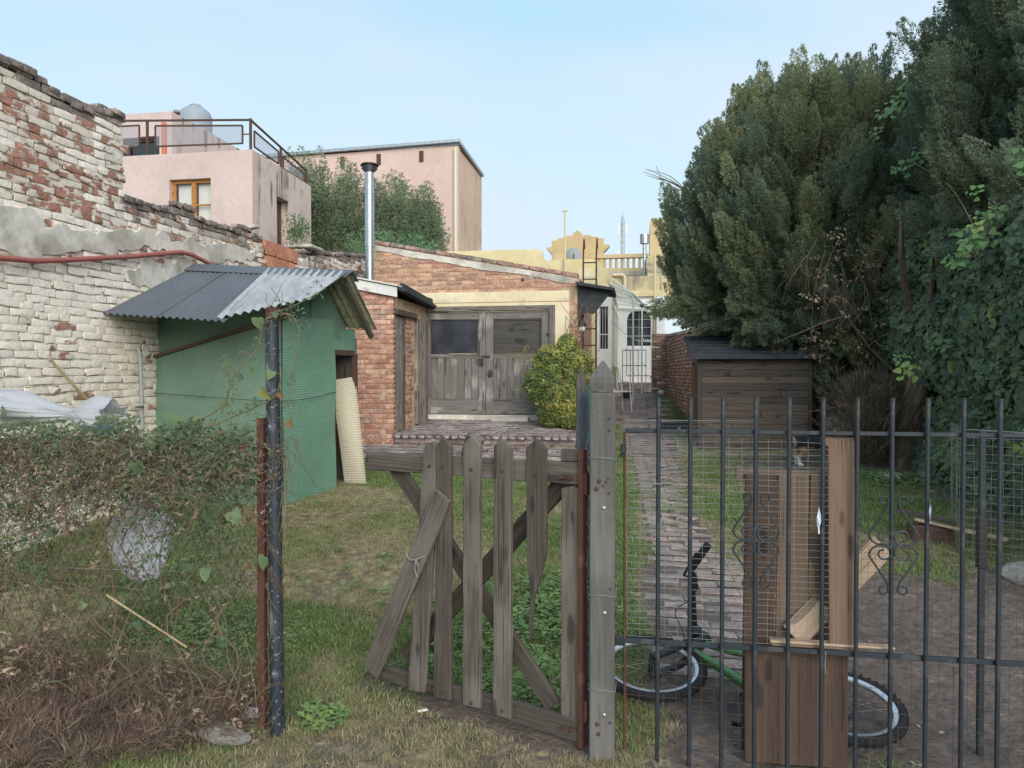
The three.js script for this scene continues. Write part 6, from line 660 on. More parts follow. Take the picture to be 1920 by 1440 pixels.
// ---------------------------------------------------------------- picket gate, swung into the yard
{
  const g = thing('picket_gate', 'weathered grey picket gate standing open with a broken picket', 'gate', [-0.235, 0.03, -3.15], Math.PI - 0.428), r = rng(1001);
  // local x runs from the hinge to the free end, z is the far side of the gate (the pickets are on the near side, -z)
  const board = (pts, t, z, m = M.picket, name = 'picket') => { const q = []; for (let i = 0; i < pts.length; i++) { const [a, b] = pts[i], [c, d] = pts[(i + 1) % pts.length], L = Math.hypot(c - a, d - b), n = Math.max(1, Math.round(L / 0.07)); for (let k = 0; k < n; k++) { const e = k ? 0.0022 : 0; q.push([a + (c - a) * k / n + (r() - 0.5) * 2 * e, b + (d - b) * k / n + (r() - 0.5) * 2 * e]); } } return part(name, slab(q, t, { bevel: 0.003, grain: pts.g || 'y', m: basis(V(1, 0, 0), V(0, 1, 0), V(0, 0, 1), V(0, 0, z)) }), m, g); };
  const ZF = -0.047, h = (p) => Object.assign(p, { g: 'x' });
  board(h([[0.012, 1.1], [1.267, 1.073], [1.272, 1.165], [0.012, 1.195]]), 0.03, -0.015, M.picket, 'top_rail'); board(h([[0.012, 0.005], [1.25, 0.012], [1.252, 0.078], [0.012, 0.1]]), 0.034, -0.017, M.picketDark, 'bottom_rail');
  board([[0.014, 0.1], [0.1, 0.1], [0.099, 1.077], [0.05, 1.092], [0.014, 1.085]], 0.03, -0.016, M.picket, 'stile'); board([[0.014, 1.197], [0.105, 1.194], [0.104, 1.246], [0.013, 1.25]], 0.03, -0.012, M.picketDark, 'stile_block');
  const inclined = (a, b, w, t, z, m, name) => { const d = [b[0] - a[0], b[1] - a[1]], L = Math.hypot(...d), n = [-d[1] / L * w / 2, d[0] / L * w / 2]; const q = [[a[0] + n[0], a[1] + n[1]], [b[0] + n[0], b[1] + n[1]], [b[0] - n[0], b[1] - n[1]], [a[0] - n[0], a[1] - n[1]]]; const P = []; for (let i = 0; i < 4; i++) for (let k = 0; k < 8; k++) { const c = q[i], e = q[(i + 1) % 4]; P.push([c[0] + (e[0] - c[0]) * k / 8 + (k ? (r() - 0.5) * 0.004 : 0), c[1] + (e[1] - c[1]) * k / 8 + (k ? (r() - 0.5) * 0.004 : 0)]); } const ang = Math.atan2(d[1], d[0]), s = slab(P.map(([x, y]) => [x * Math.cos(ang) + y * Math.sin(ang), -x * Math.sin(ang) + y * Math.cos(ang)]), t, { bevel: 0.003, grain: 'x' }); s.rotateZ(ang); s.translate(0, 0, z); part(name, s, m, g); };
  inclined([1.1, 1.1], [0.16, 0.11], 0.085, 0.024, 0.018, M.picketDark, 'brace'); inclined([1.06, 0.12], [0.1, 1.12], 0.085, 0.024, 0.044, M.picketDark, 'brace');
  inclined([1.185, 0.06], [0.71, 1.0], 0.105, 0.022, -0.075, M.picket, 'loose_board');
  board([[0.958, 0.012], [0.853, 0.024], [0.754, 1.215], [0.795, 1.245], [0.815, 1.238], [0.853, 1.212]], 0.022, ZF + 0.006, M.picket); board([[0.787, 0.02], [0.685, 0.03], [0.682, 1.225], [0.732, 1.272], [0.769, 1.228]], 0.022, ZF + 0.001, M.picketDark);
  board([[0.612, 0.026], [0.513, 0.034], [0.511, 1.243], [0.56, 1.287], [0.609, 1.24]], 0.022, ZF + 0.004, M.picket); board([[0.438, 0.028], [0.342, 0.03], [0.338, 1.238], [0.396, 1.281], [0.433, 1.24]], 0.022, ZF, M.picket); board([[0.256, 0.75], [0.262, 1.244], [0.212, 1.286], [0.159, 1.244], [0.161, 0.8], [0.19, 0.68], [0.219, 0.6], [0.244, 0.4], [0.24, 0.58]], 0.022, ZF + 0.002, M.picketDark, 'broken_picket');
  part('hinge_iron', [span(-0.012, 0.011, -0.01, 1.25, -0.03, 0.012), span(-0.03, 0.0, 1.06, 1.15, -0.02, 0.02), span(-0.03, 0.0, 0.1, 0.19, -0.02, 0.02)], M.rust, g);
  const nails = []; for (const x of [0.04, 0.085, 0.21, 0.385, 0.56, 0.73, 0.81]) for (const y of [1.13, 0.055]) { if (x === 0.21 && y < 0.1) continue; const c = tube([[x, y + (r() - 0.5) * 0.02, x < 0.1 ? -0.019 : -0.051], [x, y, -0.04]], 0.007, 8); nails.push(c); } part('nail_heads', nails, M.rust, g);
  const kn = [tube([[0.93, 0.7, -0.08], [0.9, 0.675, -0.088], [0.86, 0.68, -0.086], [0.81, 0.705, -0.07]], 0.004, 5, { smooth: 12 }), tube([[0.86, 0.685, -0.09], [0.85, 0.66, -0.1], [0.862, 0.645, -0.095], [0.85, 0.6, -0.092]], 0.003, 5, { smooth: 10 }), tube([[0.86, 0.685, -0.09], [0.835, 0.66, -0.1], [0.84, 0.635, -0.095]], 0.003, 5, { smooth: 8 })]; part('string_tie', kn, M.wire, g);
}
// ---------------------------------------------------------------- gateposts
{
  const p = thingW('wooden_post', 'thick square wooden gatepost with pyramid top', 'post', [-0.152, 0, -3.1]), x0 = -0.203, x1 = -0.1, Z0 = -3.16, Z1 = -3.06, xm = (x0 + x1) / 2, zm = (Z0 + Z1) / 2;
  part('shaft', noisy(span(x0, x1, -0.15, 1.522, Z0, Z1, { b: 0.006, grain: 'y' }), 0.002, 14), M.postWood, p);
  const ring = (y, s) => [[-s, y, s], [s, y, s], [s, y, -s], [-s, y, -s]].map(([a, b, c]) => [xm + a, b, zm + c]), R = [ring(1.527, 0.041), ring(1.56, 0.05), ring(1.585, 0.05), ring(1.652, 0.004)], P = [], I = []; for (let k = 0; k < 3; k++) for (let i = 0; i < 4; i++) { const b = P.length; P.push(R[k][i], R[k][(i + 1) % 4], R[k + 1][(i + 1) % 4], R[k + 1][i]); I.push(b, b + 1, b + 2, b, b + 2, b + 3); } part('pyramid_cap', uvBox(tris(P, I), 'y', ro()), M.postWood, p);
  const holes = []; for (const [x, y, s] of [[-0.126, 1.414, 0.007], [-0.124, 1.367, 0.007], [-0.146, 1.44, 0.002], [-0.166, 1.44, 0.002], [-0.128, 1.17, 0.005], [-0.136, 1.157, 0.006], [-0.148, 1.14, 0.005], [-0.125, 1.11, 0.006], [-0.118, 0.72, 0.005], [-0.128, 0.69, 0.005], [-0.118, 0.17, 0.005]]) holes.push(tube([[x, y, Z1 - 0.02], [x, y, Z1 + 0.0012]], s, 10)); part('hole_shade_disc', holes, M.iron, p);  // solid black discs: shade of drilled holes put in as colour, no recess
  const bolts = [[-0.164, 1.16, M.rust], [-0.175, 1.128, M.rust], [-0.144, 1.05, M.galv], [-0.14, 0.62, M.galv], [-0.142, 0.2, M.galv], [-0.17, 0.16, M.rust], [-0.165, 0.12, M.rust]]; for (const [x, y, m] of bolts) part('bolt', new THREE.SphereGeometry(0.009, 10, 6, 0, 6.2832, 0, 1.57).rotateX(Math.PI / 2).scale(1, 1, 0.6).translate(x, y, Z1 + 0.001).toNonIndexed(), m, p);
  for (const y of [1.252, 0.69, 0.3]) part('wire_tie', tube([[x0 - 0.004, y, Z0], [x0 - 0.003, y, Z1 + 0.003], [xm, y + 0.004, Z1 + 0.005], [x1 + 0.003, y - 0.002, Z1 + 0.003], [x1 + 0.004, y, Z0]], 0.0018, 5), M.wire, p);
}
{
  const p = thingW('wired_post', 'weathered pointed post wrapped in a roll of chicken wire beside the gatepost', 'post', [-0.24, 0, -3.27]), r = rng(1011);
  part('shaft', slab([[-0.275, -0.1], [-0.235, -0.1], [-0.235, 1.57], [-0.25, 1.62], [-0.262, 1.6], [-0.275, 1.58]], 0.06, { bevel: 0.003, grain: 'y', m: basis(V(1, 0, 0), V(0, 1, 0), V(0, 0, 1), V(0, 0, -3.31)) }), M.picket, p);
  const W = []; for (let k = 0; k < 46; k++) { const x = -0.262 + r() * 0.062, q = []; for (let y = 0.02; y < 1.585 - r() * 0.08; y += 0.03) q.push(V(x + 0.006 * Math.sin(y * 110 + k * 1.9) + 0.004 * Math.sin(y * 5 + k), y, -3.245 + 0.014 * Math.sin(k * 2.3) + 0.012 * (r() - 0.5))); W.push(tube(q, 0.0013, 3, { open: true })); } part('chicken_wire', W, M.wireBlue, p); const gw = []; for (let k = 0; k < 9; k++) gw.push(tube([[-0.222 + r() * 0.02, 1.53 - r() * 0.06, -3.225], [-0.22 + r() * 0.016, 1.42, -3.222], [-0.222 + r() * 0.02, 1.33 - r() * 0.05, -3.225]], 0.0022, 4, { smooth: 8 })); part('green_wire', gw, mat({ name: 'green coated wire', c: [88, 168, 146], rough: 0.5 }), p);
}
// ---------------------------------------------------------------- iron fence
{
  const f = thingW('iron_fence', 'black iron bar fence with two scroll ornaments', 'fence', [0.7, 0, -3.1]), Z = -3.1;
  part('top_rail', span(-0.06, 1.95, 1.356, 1.372, Z - 0.02, Z - 0.006, { b: 0.002 }), M.iron, f); part('bottom_rail', span(-0.07, 1.95, 0.484, 0.503, Z - 0.022, Z - 0.006, { b: 0.002 }), M.iron, f);
  part('end_bar', tube([[-0.062, 1.36, Z - 0.012], [-0.06, 0.04, Z - 0.012]], 0.005, 6), M.rust, f);
  for (let i = 0; i < 15; i++) { const x = 0.073 + i * 0.127; part('bar', tube([[x, -0.12, Z + 0.004], [x + 0.002, 1.505, Z + 0.004]], 0.0088, 10), M.iron, f); }
  const scroll = (x) => {
    const s = part('scroll', [span(x - 0.014, x + 0.014, 0.925, 0.945, Z + 0.012, Z + 0.018)], M.iron, f), z = Z + 0.012, spiral = (cx, cy, r0, r1, a0, a1) => { const q = []; for (let i = 0; i <= 20; i++) { const t = i / 20, a = a0 + (a1 - a0) * t, R = r0 + (r1 - r0) * t; q.push([cx + Math.cos(a) * R, cy + Math.sin(a) * R]); } return q; };
    for (const sx of [-1, 1]) for (const sy of [-1, 1]) { // one quarter: small curl at the tip, long arm, round belly, inner spiral
      const q = [...spiral(0.036, 0.172, 0.012, 0.021, 0.6, -4.3).reverse().map((p) => p)]; const curl = spiral(0.036, 0.172, 0.011, 0.02, -2.2, 3.7), arm = [[0.02, 0.15], [0.045, 0.11], [0.075, 0.065], [0.087, 0.045]], belly = spiral(0.046, 0.04, 0.042, 0.036, 0.1, -1.9).map(([a, b]) => [a, b]), inner = spiral(0.036, 0.032, 0.033, 0.012, -2.0, -8.0);
      const L = [...curl, ...arm, ...belly, ...inner].map(([a, b]) => V(x + sx * a, 0.935 + sy * b, z + 0.003)); s.add((() => { const m = new THREE.Mesh(tube(L, 0.0042, 5), M.iron); m.geometry.translate(-0.7, 0, 3.1); m.name = 'scroll_bar'; m.castShadow = m.receiveShadow = true; return m; })());
    }
  };
  scroll(0.457); scroll(0.967);
  const mesh = (name, x0, x1, y0, y1, px, py, rad, m, z, k) => { const r = rng(k), P = []; for (let x = x0; x <= x1 + 1e-6; x += px) P.push(tube([[x, y0, z], [x + (r() - 0.5) * 0.008, (y0 + y1) / 2, z - r() * 0.006], [x, y1, z]], rad, 3, { open: true })); for (let y = y0; y <= y1 + 1e-6; y += py) { const q = []; for (let i = 0; i <= 8; i++) q.push([x0 + (x1 - x0) * i / 8, y + (r() - 0.5) * 0.006, z - 0.001 - r() * 0.003]); P.push(tube(q, rad, 3, { open: true })); } part(name, P, m, f, 'stuff'); };
  mesh('wire_mesh', -0.05, 0.84, 0.51, 1.34, 0.0508, 0.0254, 0.0009, M.wire, Z - 0.03, 1013); mesh('wire_mesh', 0.84, 1.95, 0.51, 1.05, 0.0254, 0.0254, 0.0006, M.wireRust, Z - 0.03, 1015); mesh('wire_mesh', -0.05, 1.95, 0.06, 0.49, 0.05, 0.05, 0.0009, M.wireRust, Z - 0.028, 1017);
  part('gate_catch', [span(-0.078, -0.056, 1.27, 1.31, Z - 0.03, Z + 0.012), span(-0.08, -0.06, 1.255, 1.268, Z - 0.02, Z + 0.008)], M.blackPlastic, f); part('rail_cap', span(-0.1, -0.062, 0.475, 0.51, Z - 0.028, Z + 0.002), M.blackPlastic, f);
  part('wire_tie', [tube([[0.722, 0.51, Z + 0.018], [0.718, 0.45, Z + 0.02], [0.722, 0.42, Z + 0.02]], 0.0015, 4), tube([[0.06, 1.15, Z + 0.015], [0.088, 1.152, Z + 0.016]], 0.002, 4)], M.wire, f);
  const tag = (x, y, h, w, label) => { const P = [], I = []; for (let j = 0; j <= 8; j++) for (let i = 0; i <= 2; i++) { const t = j / 8, k = Math.sin(Math.min(1, t * 1.3) * 2.6) * w; P.push(V(x + (i - 1) * k * 0.5 - 0.008, y - t * h, Z + 0.022 + 0.006 * Math.sin(t * 9 + i * 2)).toArray()); if (i < 2 && j < 8) { const a = j * 3 + i; I.push(a, a + 1, a + 4, a, a + 4, a + 3); } } single('plastic_scrap', uvBox(tris(P, I)), M.bagWhite, label, 'scrap'); };
  tag(0.7, 1.08, 0.11, 0.015, 'torn white plastic scrap tied to a fence bar beside the tall plank'); tag(1.103, 1.115, 0.09, 0.006, 'thin white tape strip hanging from the fence bar right of a scroll');
}
// second fence post and wire cage farther right
{ const p = thingW('iron_post', 'rusty iron post standing behind the right end of the fence', 'post', [1.42, 0, -3.42]); part('shaft', span(1.405, 1.43, -0.05, 1.36, -3.43, -3.41), M.iron, p); part('sleeve', span(1.4, 1.435, 0.78, 1.0, -3.437, -3.403), M.blackPlastic, p); }
{ const c = thingW('wire_cage', 'pale wire mesh cage leaning against the ivy at the right', 'cage', [2.7, 0.2, -6.2]), P = []; const put = (x0, z0, x1, z1, y0, y1) => { const n = Math.round(Math.hypot(x1 - x0, z1 - z0) / 0.06); for (let i = 0; i <= n; i++) { const t = i / n, x = x0 + (x1 - x0) * t, z = z0 + (z1 - z0) * t; P.push(tube([[x, y0, z], [x + 0.012 * Math.sin(i * 1.7), (y0 + y1) / 2, z], [x, y1, z]], 0.0022, 3, { open: true })); } for (let y = y0; y <= y1; y += 0.06) P.push(tube([[x0, y, z0], [x1, y, z1]], 0.0022, 3, { open: true })); }; put(2.4, -6.1, 3.1, -5.7, 0.22, 1.15); put(2.4, -6.1, 2.5, -6.6, 0.25, 1.2); part('mesh', P, M.wire, c); part('frame', [tube([[2.4, 0.2, -6.1], [2.4, 1.18, -6.1], [3.1, 1.16, -5.7]], 0.006, 5)], M.wire, c); }
{ const r = rng(1021); const lab = ['broken pale board on the scrap pile by the wire cage', 'dark rotten board on the scrap pile by the wire cage', 'short brown board end on the scrap pile by the wire cage']; [[2.2, 0.42, -6.5, 2.75, 0.34, -6.2, M.tanPale], [2.1, 0.47, -6.6, 2.5, 0.42, -6.35, M.picketDark], [2.15, 0.24, -6.45, 2.5, 0.26, -6.3, M.tan2]].forEach(([a, b, c, d, e, f, m], i) => single('scrap_board', noisy(beam([a, b, c], [d, e, f], 0.07, 0.02), 0.004, 10), m, lab[i], 'board')); single('scrap_box', [span(2.15, 2.45, 0.18, 0.38, -6.55, -6.4, { b: 0.01 })], M.brownDark, 'small dark box under the scrap boards by the wire cage', 'box'); const sp = (x, y, z, s, l, sc) => single('stone', noisy(new THREE.IcosahedronGeometry(s, 3).scale(...sc).translate(x, y, z), s * 0.18, 3 / s * 0.3), M.stone, l, 'stone'); sp(2.78, 0.42, -9.0, 0.13, 'pale rounded stone in the grass under the ivy', [1.2, 0.6, 0.9]); sp(2.75, 0.22, -5.6, 0.2, 'large grey stone at the right edge beside the wire cage', [1.5, 0.55, 1]); sp(3.0, 0.34, -8.4, 0.07, 'small white stone at the foot of the ivy', [1.3, 0.6, 1]); }
// ---------------------------------------------------------------- boards stored behind the fence
{
  const p = thing('plank_panel', 'brown panel of upright planks leaning behind the iron fence', 'panel', [0.63, 0, -3.3], 0), w = [0.13, 0.125, 0.15]; p.rotation.x = 0.07; let x = -0.2; w.forEach((q, i) => { part('plank', span(x, x + q - 0.004, 0.0, 1.19 - (i % 2) * 0.004, 0.0 + (i % 2) * 0.003, 0.02), i ? M.tan : M.tan2, p); x += q; }); part('batten', span(-0.235, 0.2, 1.16, 1.2, -0.028, -0.001), M.tan, p); part('batten', span(-0.19, 0.2, 0.4, 0.46, -0.028, -0.001), M.tan2, p);
  single('dark_board', xf(span(-0.2, 0.2, 0, 0.475, -0.01, 0.01), [0.63, 0.0, -3.185], [0.03, 0, 0.01]), M.tan2, 'wide dark brown board standing on the ground below the lower fence rail', 'board');
  single('tall_plank', xf(span(-0.049, 0.049, 0, 0.84, -0.012, 0.012), [0.795, 0.503, -3.142], [0, 0, 0.012]), M.tan, 'tall plank standing on the lower fence rail in front of the panel', 'plank');
  single('short_block', span(0.715, 0.76, 1.31, 1.345, -3.17, -3.13), M.tan, 'short wood offcut at the top of the tall plank', 'offcut');
  single('slanting_plank', beam([0.62, 0.52, -3.2], [1.0, 0.88, -3.33], 0.11, 0.02, { side: [-0.68, 0.73, 0] }), M.tanPale, 'pale plank slanting up to the right behind the tall plank', 'plank');
  single('thin_lath', span(0.52, 0.99, 0.513, 0.523, -3.165, -3.125), M.tanPale, 'upper pale lath lying along the lower fence rail', 'lath'); single('thin_lath', span(0.525, 0.8, 0.5035, 0.5125, -3.16, -3.122), M.tan, 'lower short lath lying along the lower fence rail', 'lath');
}
// ---------------------------------------------------------------- bicycle lying on its side
{
  const b = new THREE.Group(); b.name = numbered('bicycle'); b.userData = { label: 'green mountain bicycle lying on its side behind the iron fence', category: 'bicycle' };
  // bicycle axes: x forward, y up when it stands, z to its upper side as it lies
  const R = V(0.906, 0.10, -3.56), F = V(0.06, 0.15, -3.74), X = F.clone().sub(R).normalize(), Y0 = V(0.1, 0.2, -1), Y = Y0.addScaledVector(X, -Y0.dot(X)).normalize(), Zx = X.clone().cross(Y); b.matrixAutoUpdate = true; b.position.copy(R); b.quaternion.setFromRotationMatrix(new THREE.Matrix4().makeBasis(X, Y, Zx)); b.updateMatrix(); scene.add(b); const wb = R.distanceTo(F), rw = 0.245;
  const wheel = (x) => { const w = part('wheel', new THREE.TorusGeometry(rw, 0.022, 10, 48).translate(x, 0, 0).toNonIndexed(), M.rubber, b); const kn = []; for (let i = 0; i < 46; i++) { const a = i / 46 * 6.2832, c = Math.cos(a), s = Math.sin(a); for (const z of [-0.016, 0.0, 0.016]) kn.push(xf(box(0.007, 0.012, 0.008, 0, 0, 0, { plain: true }), [x + c * (rw + 0.021 - Math.abs(z) * 0.3), s * (rw + 0.021 - Math.abs(z) * 0.3), z], [0, 0, a])); } part('tread', kn, M.rubber, w); part('rim', new THREE.LatheGeometry([[rw - 0.014, -0.013], [rw - 0.036, -0.012], [rw - 0.04, 0], [rw - 0.036, 0.012], [rw - 0.014, 0.013]].map(([p, q]) => new THREE.Vector2(p, q)), 48).rotateX(Math.PI / 2).translate(x, 0, 0).toNonIndexed(), M.silver, w); part('hub', tube([[x, 0, -0.04], [x, 0, 0.04]], 0.018, 10), M.blackPlastic, w); const sp = []; for (let i = 0; i < 28; i++) { const a = i / 28 * 6.2832, e = a + (i % 2 ? 0.5 : -0.5); sp.push(tube([[x + Math.cos(e) * 0.018, Math.sin(e) * 0.018, i % 2 ? 0.03 : -0.03], [x + Math.cos(a) * (rw - 0.044), Math.sin(a) * (rw - 0.044), 0]], 0.0011, 3, { open: true })); } part('spokes', sp, M.steel, w); };
  wheel(0); wheel(wb);
  const BB = [0.37, -0.03, 0], ST = [0.28, 0.33, 0], H1 = [wb - 0.2, 0.3, 0], H0 = [wb - 0.165, 0.2, 0];
  part('down_tube', tube([BB, [wb - 0.3, 0.12, 0], H0], 0.024, 12), M.bikeGreen, b); part('top_tube', tube([[ST[0] + 0.01, ST[1] - 0.05, 0], [wb - 0.35, 0.27, 0], H1], 0.019, 12), M.bikeGreen, b); part('seat_tube', tube([BB, ST], 0.018, 10), M.bikeGreen, b); part('head_tube', tube([[wb - 0.21, 0.33, 0], [wb - 0.155, 0.175, 0]], 0.025, 12), M.bikeGrey, b);
  part('chain_stay', [tube([BB, [0, 0, 0.055]], 0.011, 8), tube([BB, [0, 0, -0.055]], 0.011, 8)], M.bikeGreen, b); part('seat_stay', [tube([[ST[0], ST[1] - 0.06, 0], [0.02, 0.02, 0.055]], 0.009, 8), tube([[ST[0], ST[1] - 0.06, 0], [0.02, 0.02, -0.055]], 0.009, 8)], M.bikeGreen, b);
  part('fork', [tube([[wb - 0.155, 0.18, 0], [wb - 0.145, 0.2, 0.05], [wb - 0.1, 0.12, 0.055], [wb, 0, 0.05]], 0.02, 8), tube([[wb - 0.155, 0.18, 0], [wb - 0.145, 0.2, -0.05], [wb - 0.1, 0.12, -0.055], [wb, 0, -0.05]], 0.02, 8)], M.blackPlastic, b);
  part('stem', [tube([[wb - 0.22, 0.36, 0], [wb - 0.15, 0.4, 0]], 0.024, 8), tube([[wb - 0.215, 0.35, 0], [wb - 0.15, 0.17, 0]], 0.034, 12), tube([[wb - 0.16, 0.38, -0.03], [wb - 0.14, 0.41, 0.05]], 0.03, 10)], M.blackPlastic, b); const hb = part('handlebar', tube([[wb - 0.1, 0.42, 0.2], [wb - 0.15, 0.41, 0.1], [wb - 0.15, 0.4, 0], [wb - 0.14, 0.4, -0.14], [wb - 0.12, 0.4, -0.36]], 0.014, 8, { smooth: 20 }), M.blackPlastic, b); part('grip', tube([[wb - 0.12, 0.4, -0.36], [wb - 0.2, 0.42, -0.5]], 0.021, 10), M.rubber, hb); part('grip', tube([[wb - 0.1, 0.42, 0.2], [wb - 0.06, 0.42, 0.25]], 0.018, 10), M.rubber, hb); part('brake_lever', [tube([[wb - 0.13, 0.4, -0.3], [wb - 0.09, 0.35, -0.34], [wb - 0.15, 0.36, -0.47]], 0.007, 6), tube([[wb - 0.14, 0.4, -0.24], [wb - 0.125, 0.4, -0.33]], 0.024, 8)], M.blackPlastic, hb); part('brake_cable', tube([[wb - 0.14, 0.38, -0.2], [wb - 0.05, 0.36, -0.12], [wb - 0.1, 0.28, -0.07], [wb - 0.13, 0.2, -0.05]], 0.003, 5, { smooth: 16 }), M.rubber, hb);
  const cr = part('crank', [tube([[BB[0], BB[1], -0.05], [BB[0], BB[1], 0.06]], 0.017, 10), tube([[BB[0], BB[1], 0.06], [BB[0] + 0.04, BB[1] - 0.14, 0.07]], 0.009, 8), tube([[BB[0], BB[1], -0.06], [BB[0] - 0.04, BB[1] + 0.14, -0.07]], 0.009, 8)], M.steel, b); part('chainring', new THREE.TorusGeometry(0.075, 0.006, 6, 36).translate(BB[0], BB[1], 0.05).toNonIndexed(), M.blackPlastic, cr); const ped = (x, y, z) => part('pedal', [box(0.09, 0.012, 0.02, x, y, z - 0.035), box(0.09, 0.012, 0.02, x, y, z + 0.035), box(0.012, 0.014, 0.08, x - 0.04, y, z), box(0.012, 0.014, 0.08, x + 0.04, y, z), tube([[x, y, z - 0.05], [x, y, z + 0.04]], 0.009, 6)], M.blackPlastic, cr); ped(BB[0] + 0.045, BB[1] - 0.15, 0.12); ped(BB[0] - 0.045, BB[1] + 0.15, -0.1);
  part('cassette', [tube([[0, 0, 0.03], [0, 0, 0.05]], 0.045, 16), tube([[0, -0.02, 0.06], [0.01, -0.1, 0.065]], 0.012, 8)], M.blackPlastic, b); part('chain', tube([[BB[0], BB[1] + 0.073, 0.05], [0, 0.04, 0.045], [0, -0.03, 0.05], [0.02, -0.09, 0.055], [BB[0], BB[1] - 0.073, 0.05]], 0.004, 5), M.rust, b); part('seat_post', tube([ST, [0.25, 0.43, 0]], 0.013, 8), M.steel, b); part('saddle', noisy(new THREE.SphereGeometry(0.1, 16, 10).scale(1.25, 0.3, 0.62).translate(0.24, 0.45, 0).toNonIndexed(), 0.004, 20), M.blackPlastic, b);
}
// ---------------------------------------------------------------- left fence: pole, chain link, dead vines
{ const p = thingW('fence_pole', 'scuffed blue black steel pole at the open gateway', 'pole', [-1.6, 0, -3.1]); part('tube', tube([[-1.597, -0.1, -3.1], [-1.606, 0.9, -3.1], [-1.617, 1.84, -3.1]], 0.031, 18), M.pole, p); part('rust_plate', span(-1.645, -1.59, 1.83, 1.895, -3.105, -3.095), M.rust, p); part('base_sleeve', tube([[-1.597, -0.05, -3.1], [-1.597, 0.06, -3.1]], 0.0325, 18), M.pole, p); }
{ const p = single('angle_iron', [span(-1.69, -1.658, 0, 1.4, -3.1, -3.095, { b: 0.001 }), span(-1.663, -1.658, 0, 1.4, -3.13, -3.1, { b: 0.001 })], M.rust, 'rusty brown angle iron stake beside the blue black pole', 'stake'); }
{
  const f = thingW('chain_link_fence', 'sagging rusted chain link fence overgrown with dead vines', 'fence', [-2.6, 0, -3.1]), P = [], x0 = -3.7, x1 = -1.66, H = 1.3, s = 0.058; for (let c = x0 - H * 0.62; c < x1 + H * 0.62; c += s) for (const k of [-1, 1]) { const q = []; for (let i = 0; i <= 14; i++) { const y = 0.03 + (H - 0.03) * i / 14, x = c + k * 0.62 * (y - H / 2); if (x < x0 || x > x1) continue; q.push([x, y - 0.02 * Math.sin((x - x0) * 3) * y, -3.1 + 0.02 * Math.sin(x * 4 + y * 3)]); } if (q.length > 2) P.push(tube(q, 0.0013, 3, { open: true })); } part('mesh', P, M.wireDark, f); part('line_wire', [1.29, 0.7, 0.05].map((y) => tube([[x0, y, -3.1], [-2.7, y - 0.015, -3.09], [x1, y, -3.1]], 0.0018, 4)), M.wire, f);
}
const HEARTS = [[-2.02, 1.4, 0.05, 0], [-1.93, 1.37, 0.05, 0], [-1.65, 1.83, 0.045, 0], [-1.56, 1.86, 0.03, 2], [-1.6, 1.52, 0.05, 1], [-1.66, 1.48, 0.035, 2], [-1.59, 1.6, 0.035, 0], [-2.57, 1.1, 0.05, 0], [-1.87, 0.97, 0.05, 2], [-1.75, 0.98, 0.055, 0], [-1.62, 0.78, 0.055, 0], [-1.89, 0.72, 0.05, 0], [-2.0, 0.74, 0.04, 2], [-2.21, 0.48, 0.04, 2], [-2.14, 0.12, 0.05, 0], [-1.82, 0.41, 0.045, 2], [-2.51, 0.54, 0.03, 0], [-2.21, 1.19, 0.055, 0], [-2.24, 1.17, 0.04, 2], [-2.15, 1.28, 0.05, 0], [-2.76, 1.03, 0.04, 2], [-2.54, 1.19, 0.04, 0], [-1.68, 0.76, 0.03, 3], [-1.49, 1.39, 0.04, 3], [-1.53, 1.51, 0.03, 3], [-2.11, 1.39, 0.035, 2], [-2.35, 1.11, 0.035, 2], [-1.68, 1.62, 0.03, 0], [-1.74, 1.59, 0.03, 2], [-2.06, 1.12, 0.03, 3], [-2.65, 0.87, 0.035, 2]];
const heart = (() => { const P = [[0, 0, 0]], I = [], n = 14, U = [[0, 0]]; for (let i = 0; i <= n; i++) { const t = i / n * 2 * Math.PI - Math.PI / 2, c = Math.cos(t), sn = Math.sin(t), x = 0.5 * c * (1 + 0.25 * sn) * (sn < 0 ? Math.pow(Math.abs(c), 0.35) : 1), y = sn > 0 ? 0.42 * sn * (0.62 + 0.75 * Math.abs(c)) : 0.72 * sn; P.push([x, y, 0.3 * Math.abs(x) - 0.18 * y * y]); U.push([x, y]); } for (let i = 1; i <= n; i++) I.push(0, i, i + 1); const g = soup(P.flat(), I, U.flat()); g.userData.shared = true; return g; })();
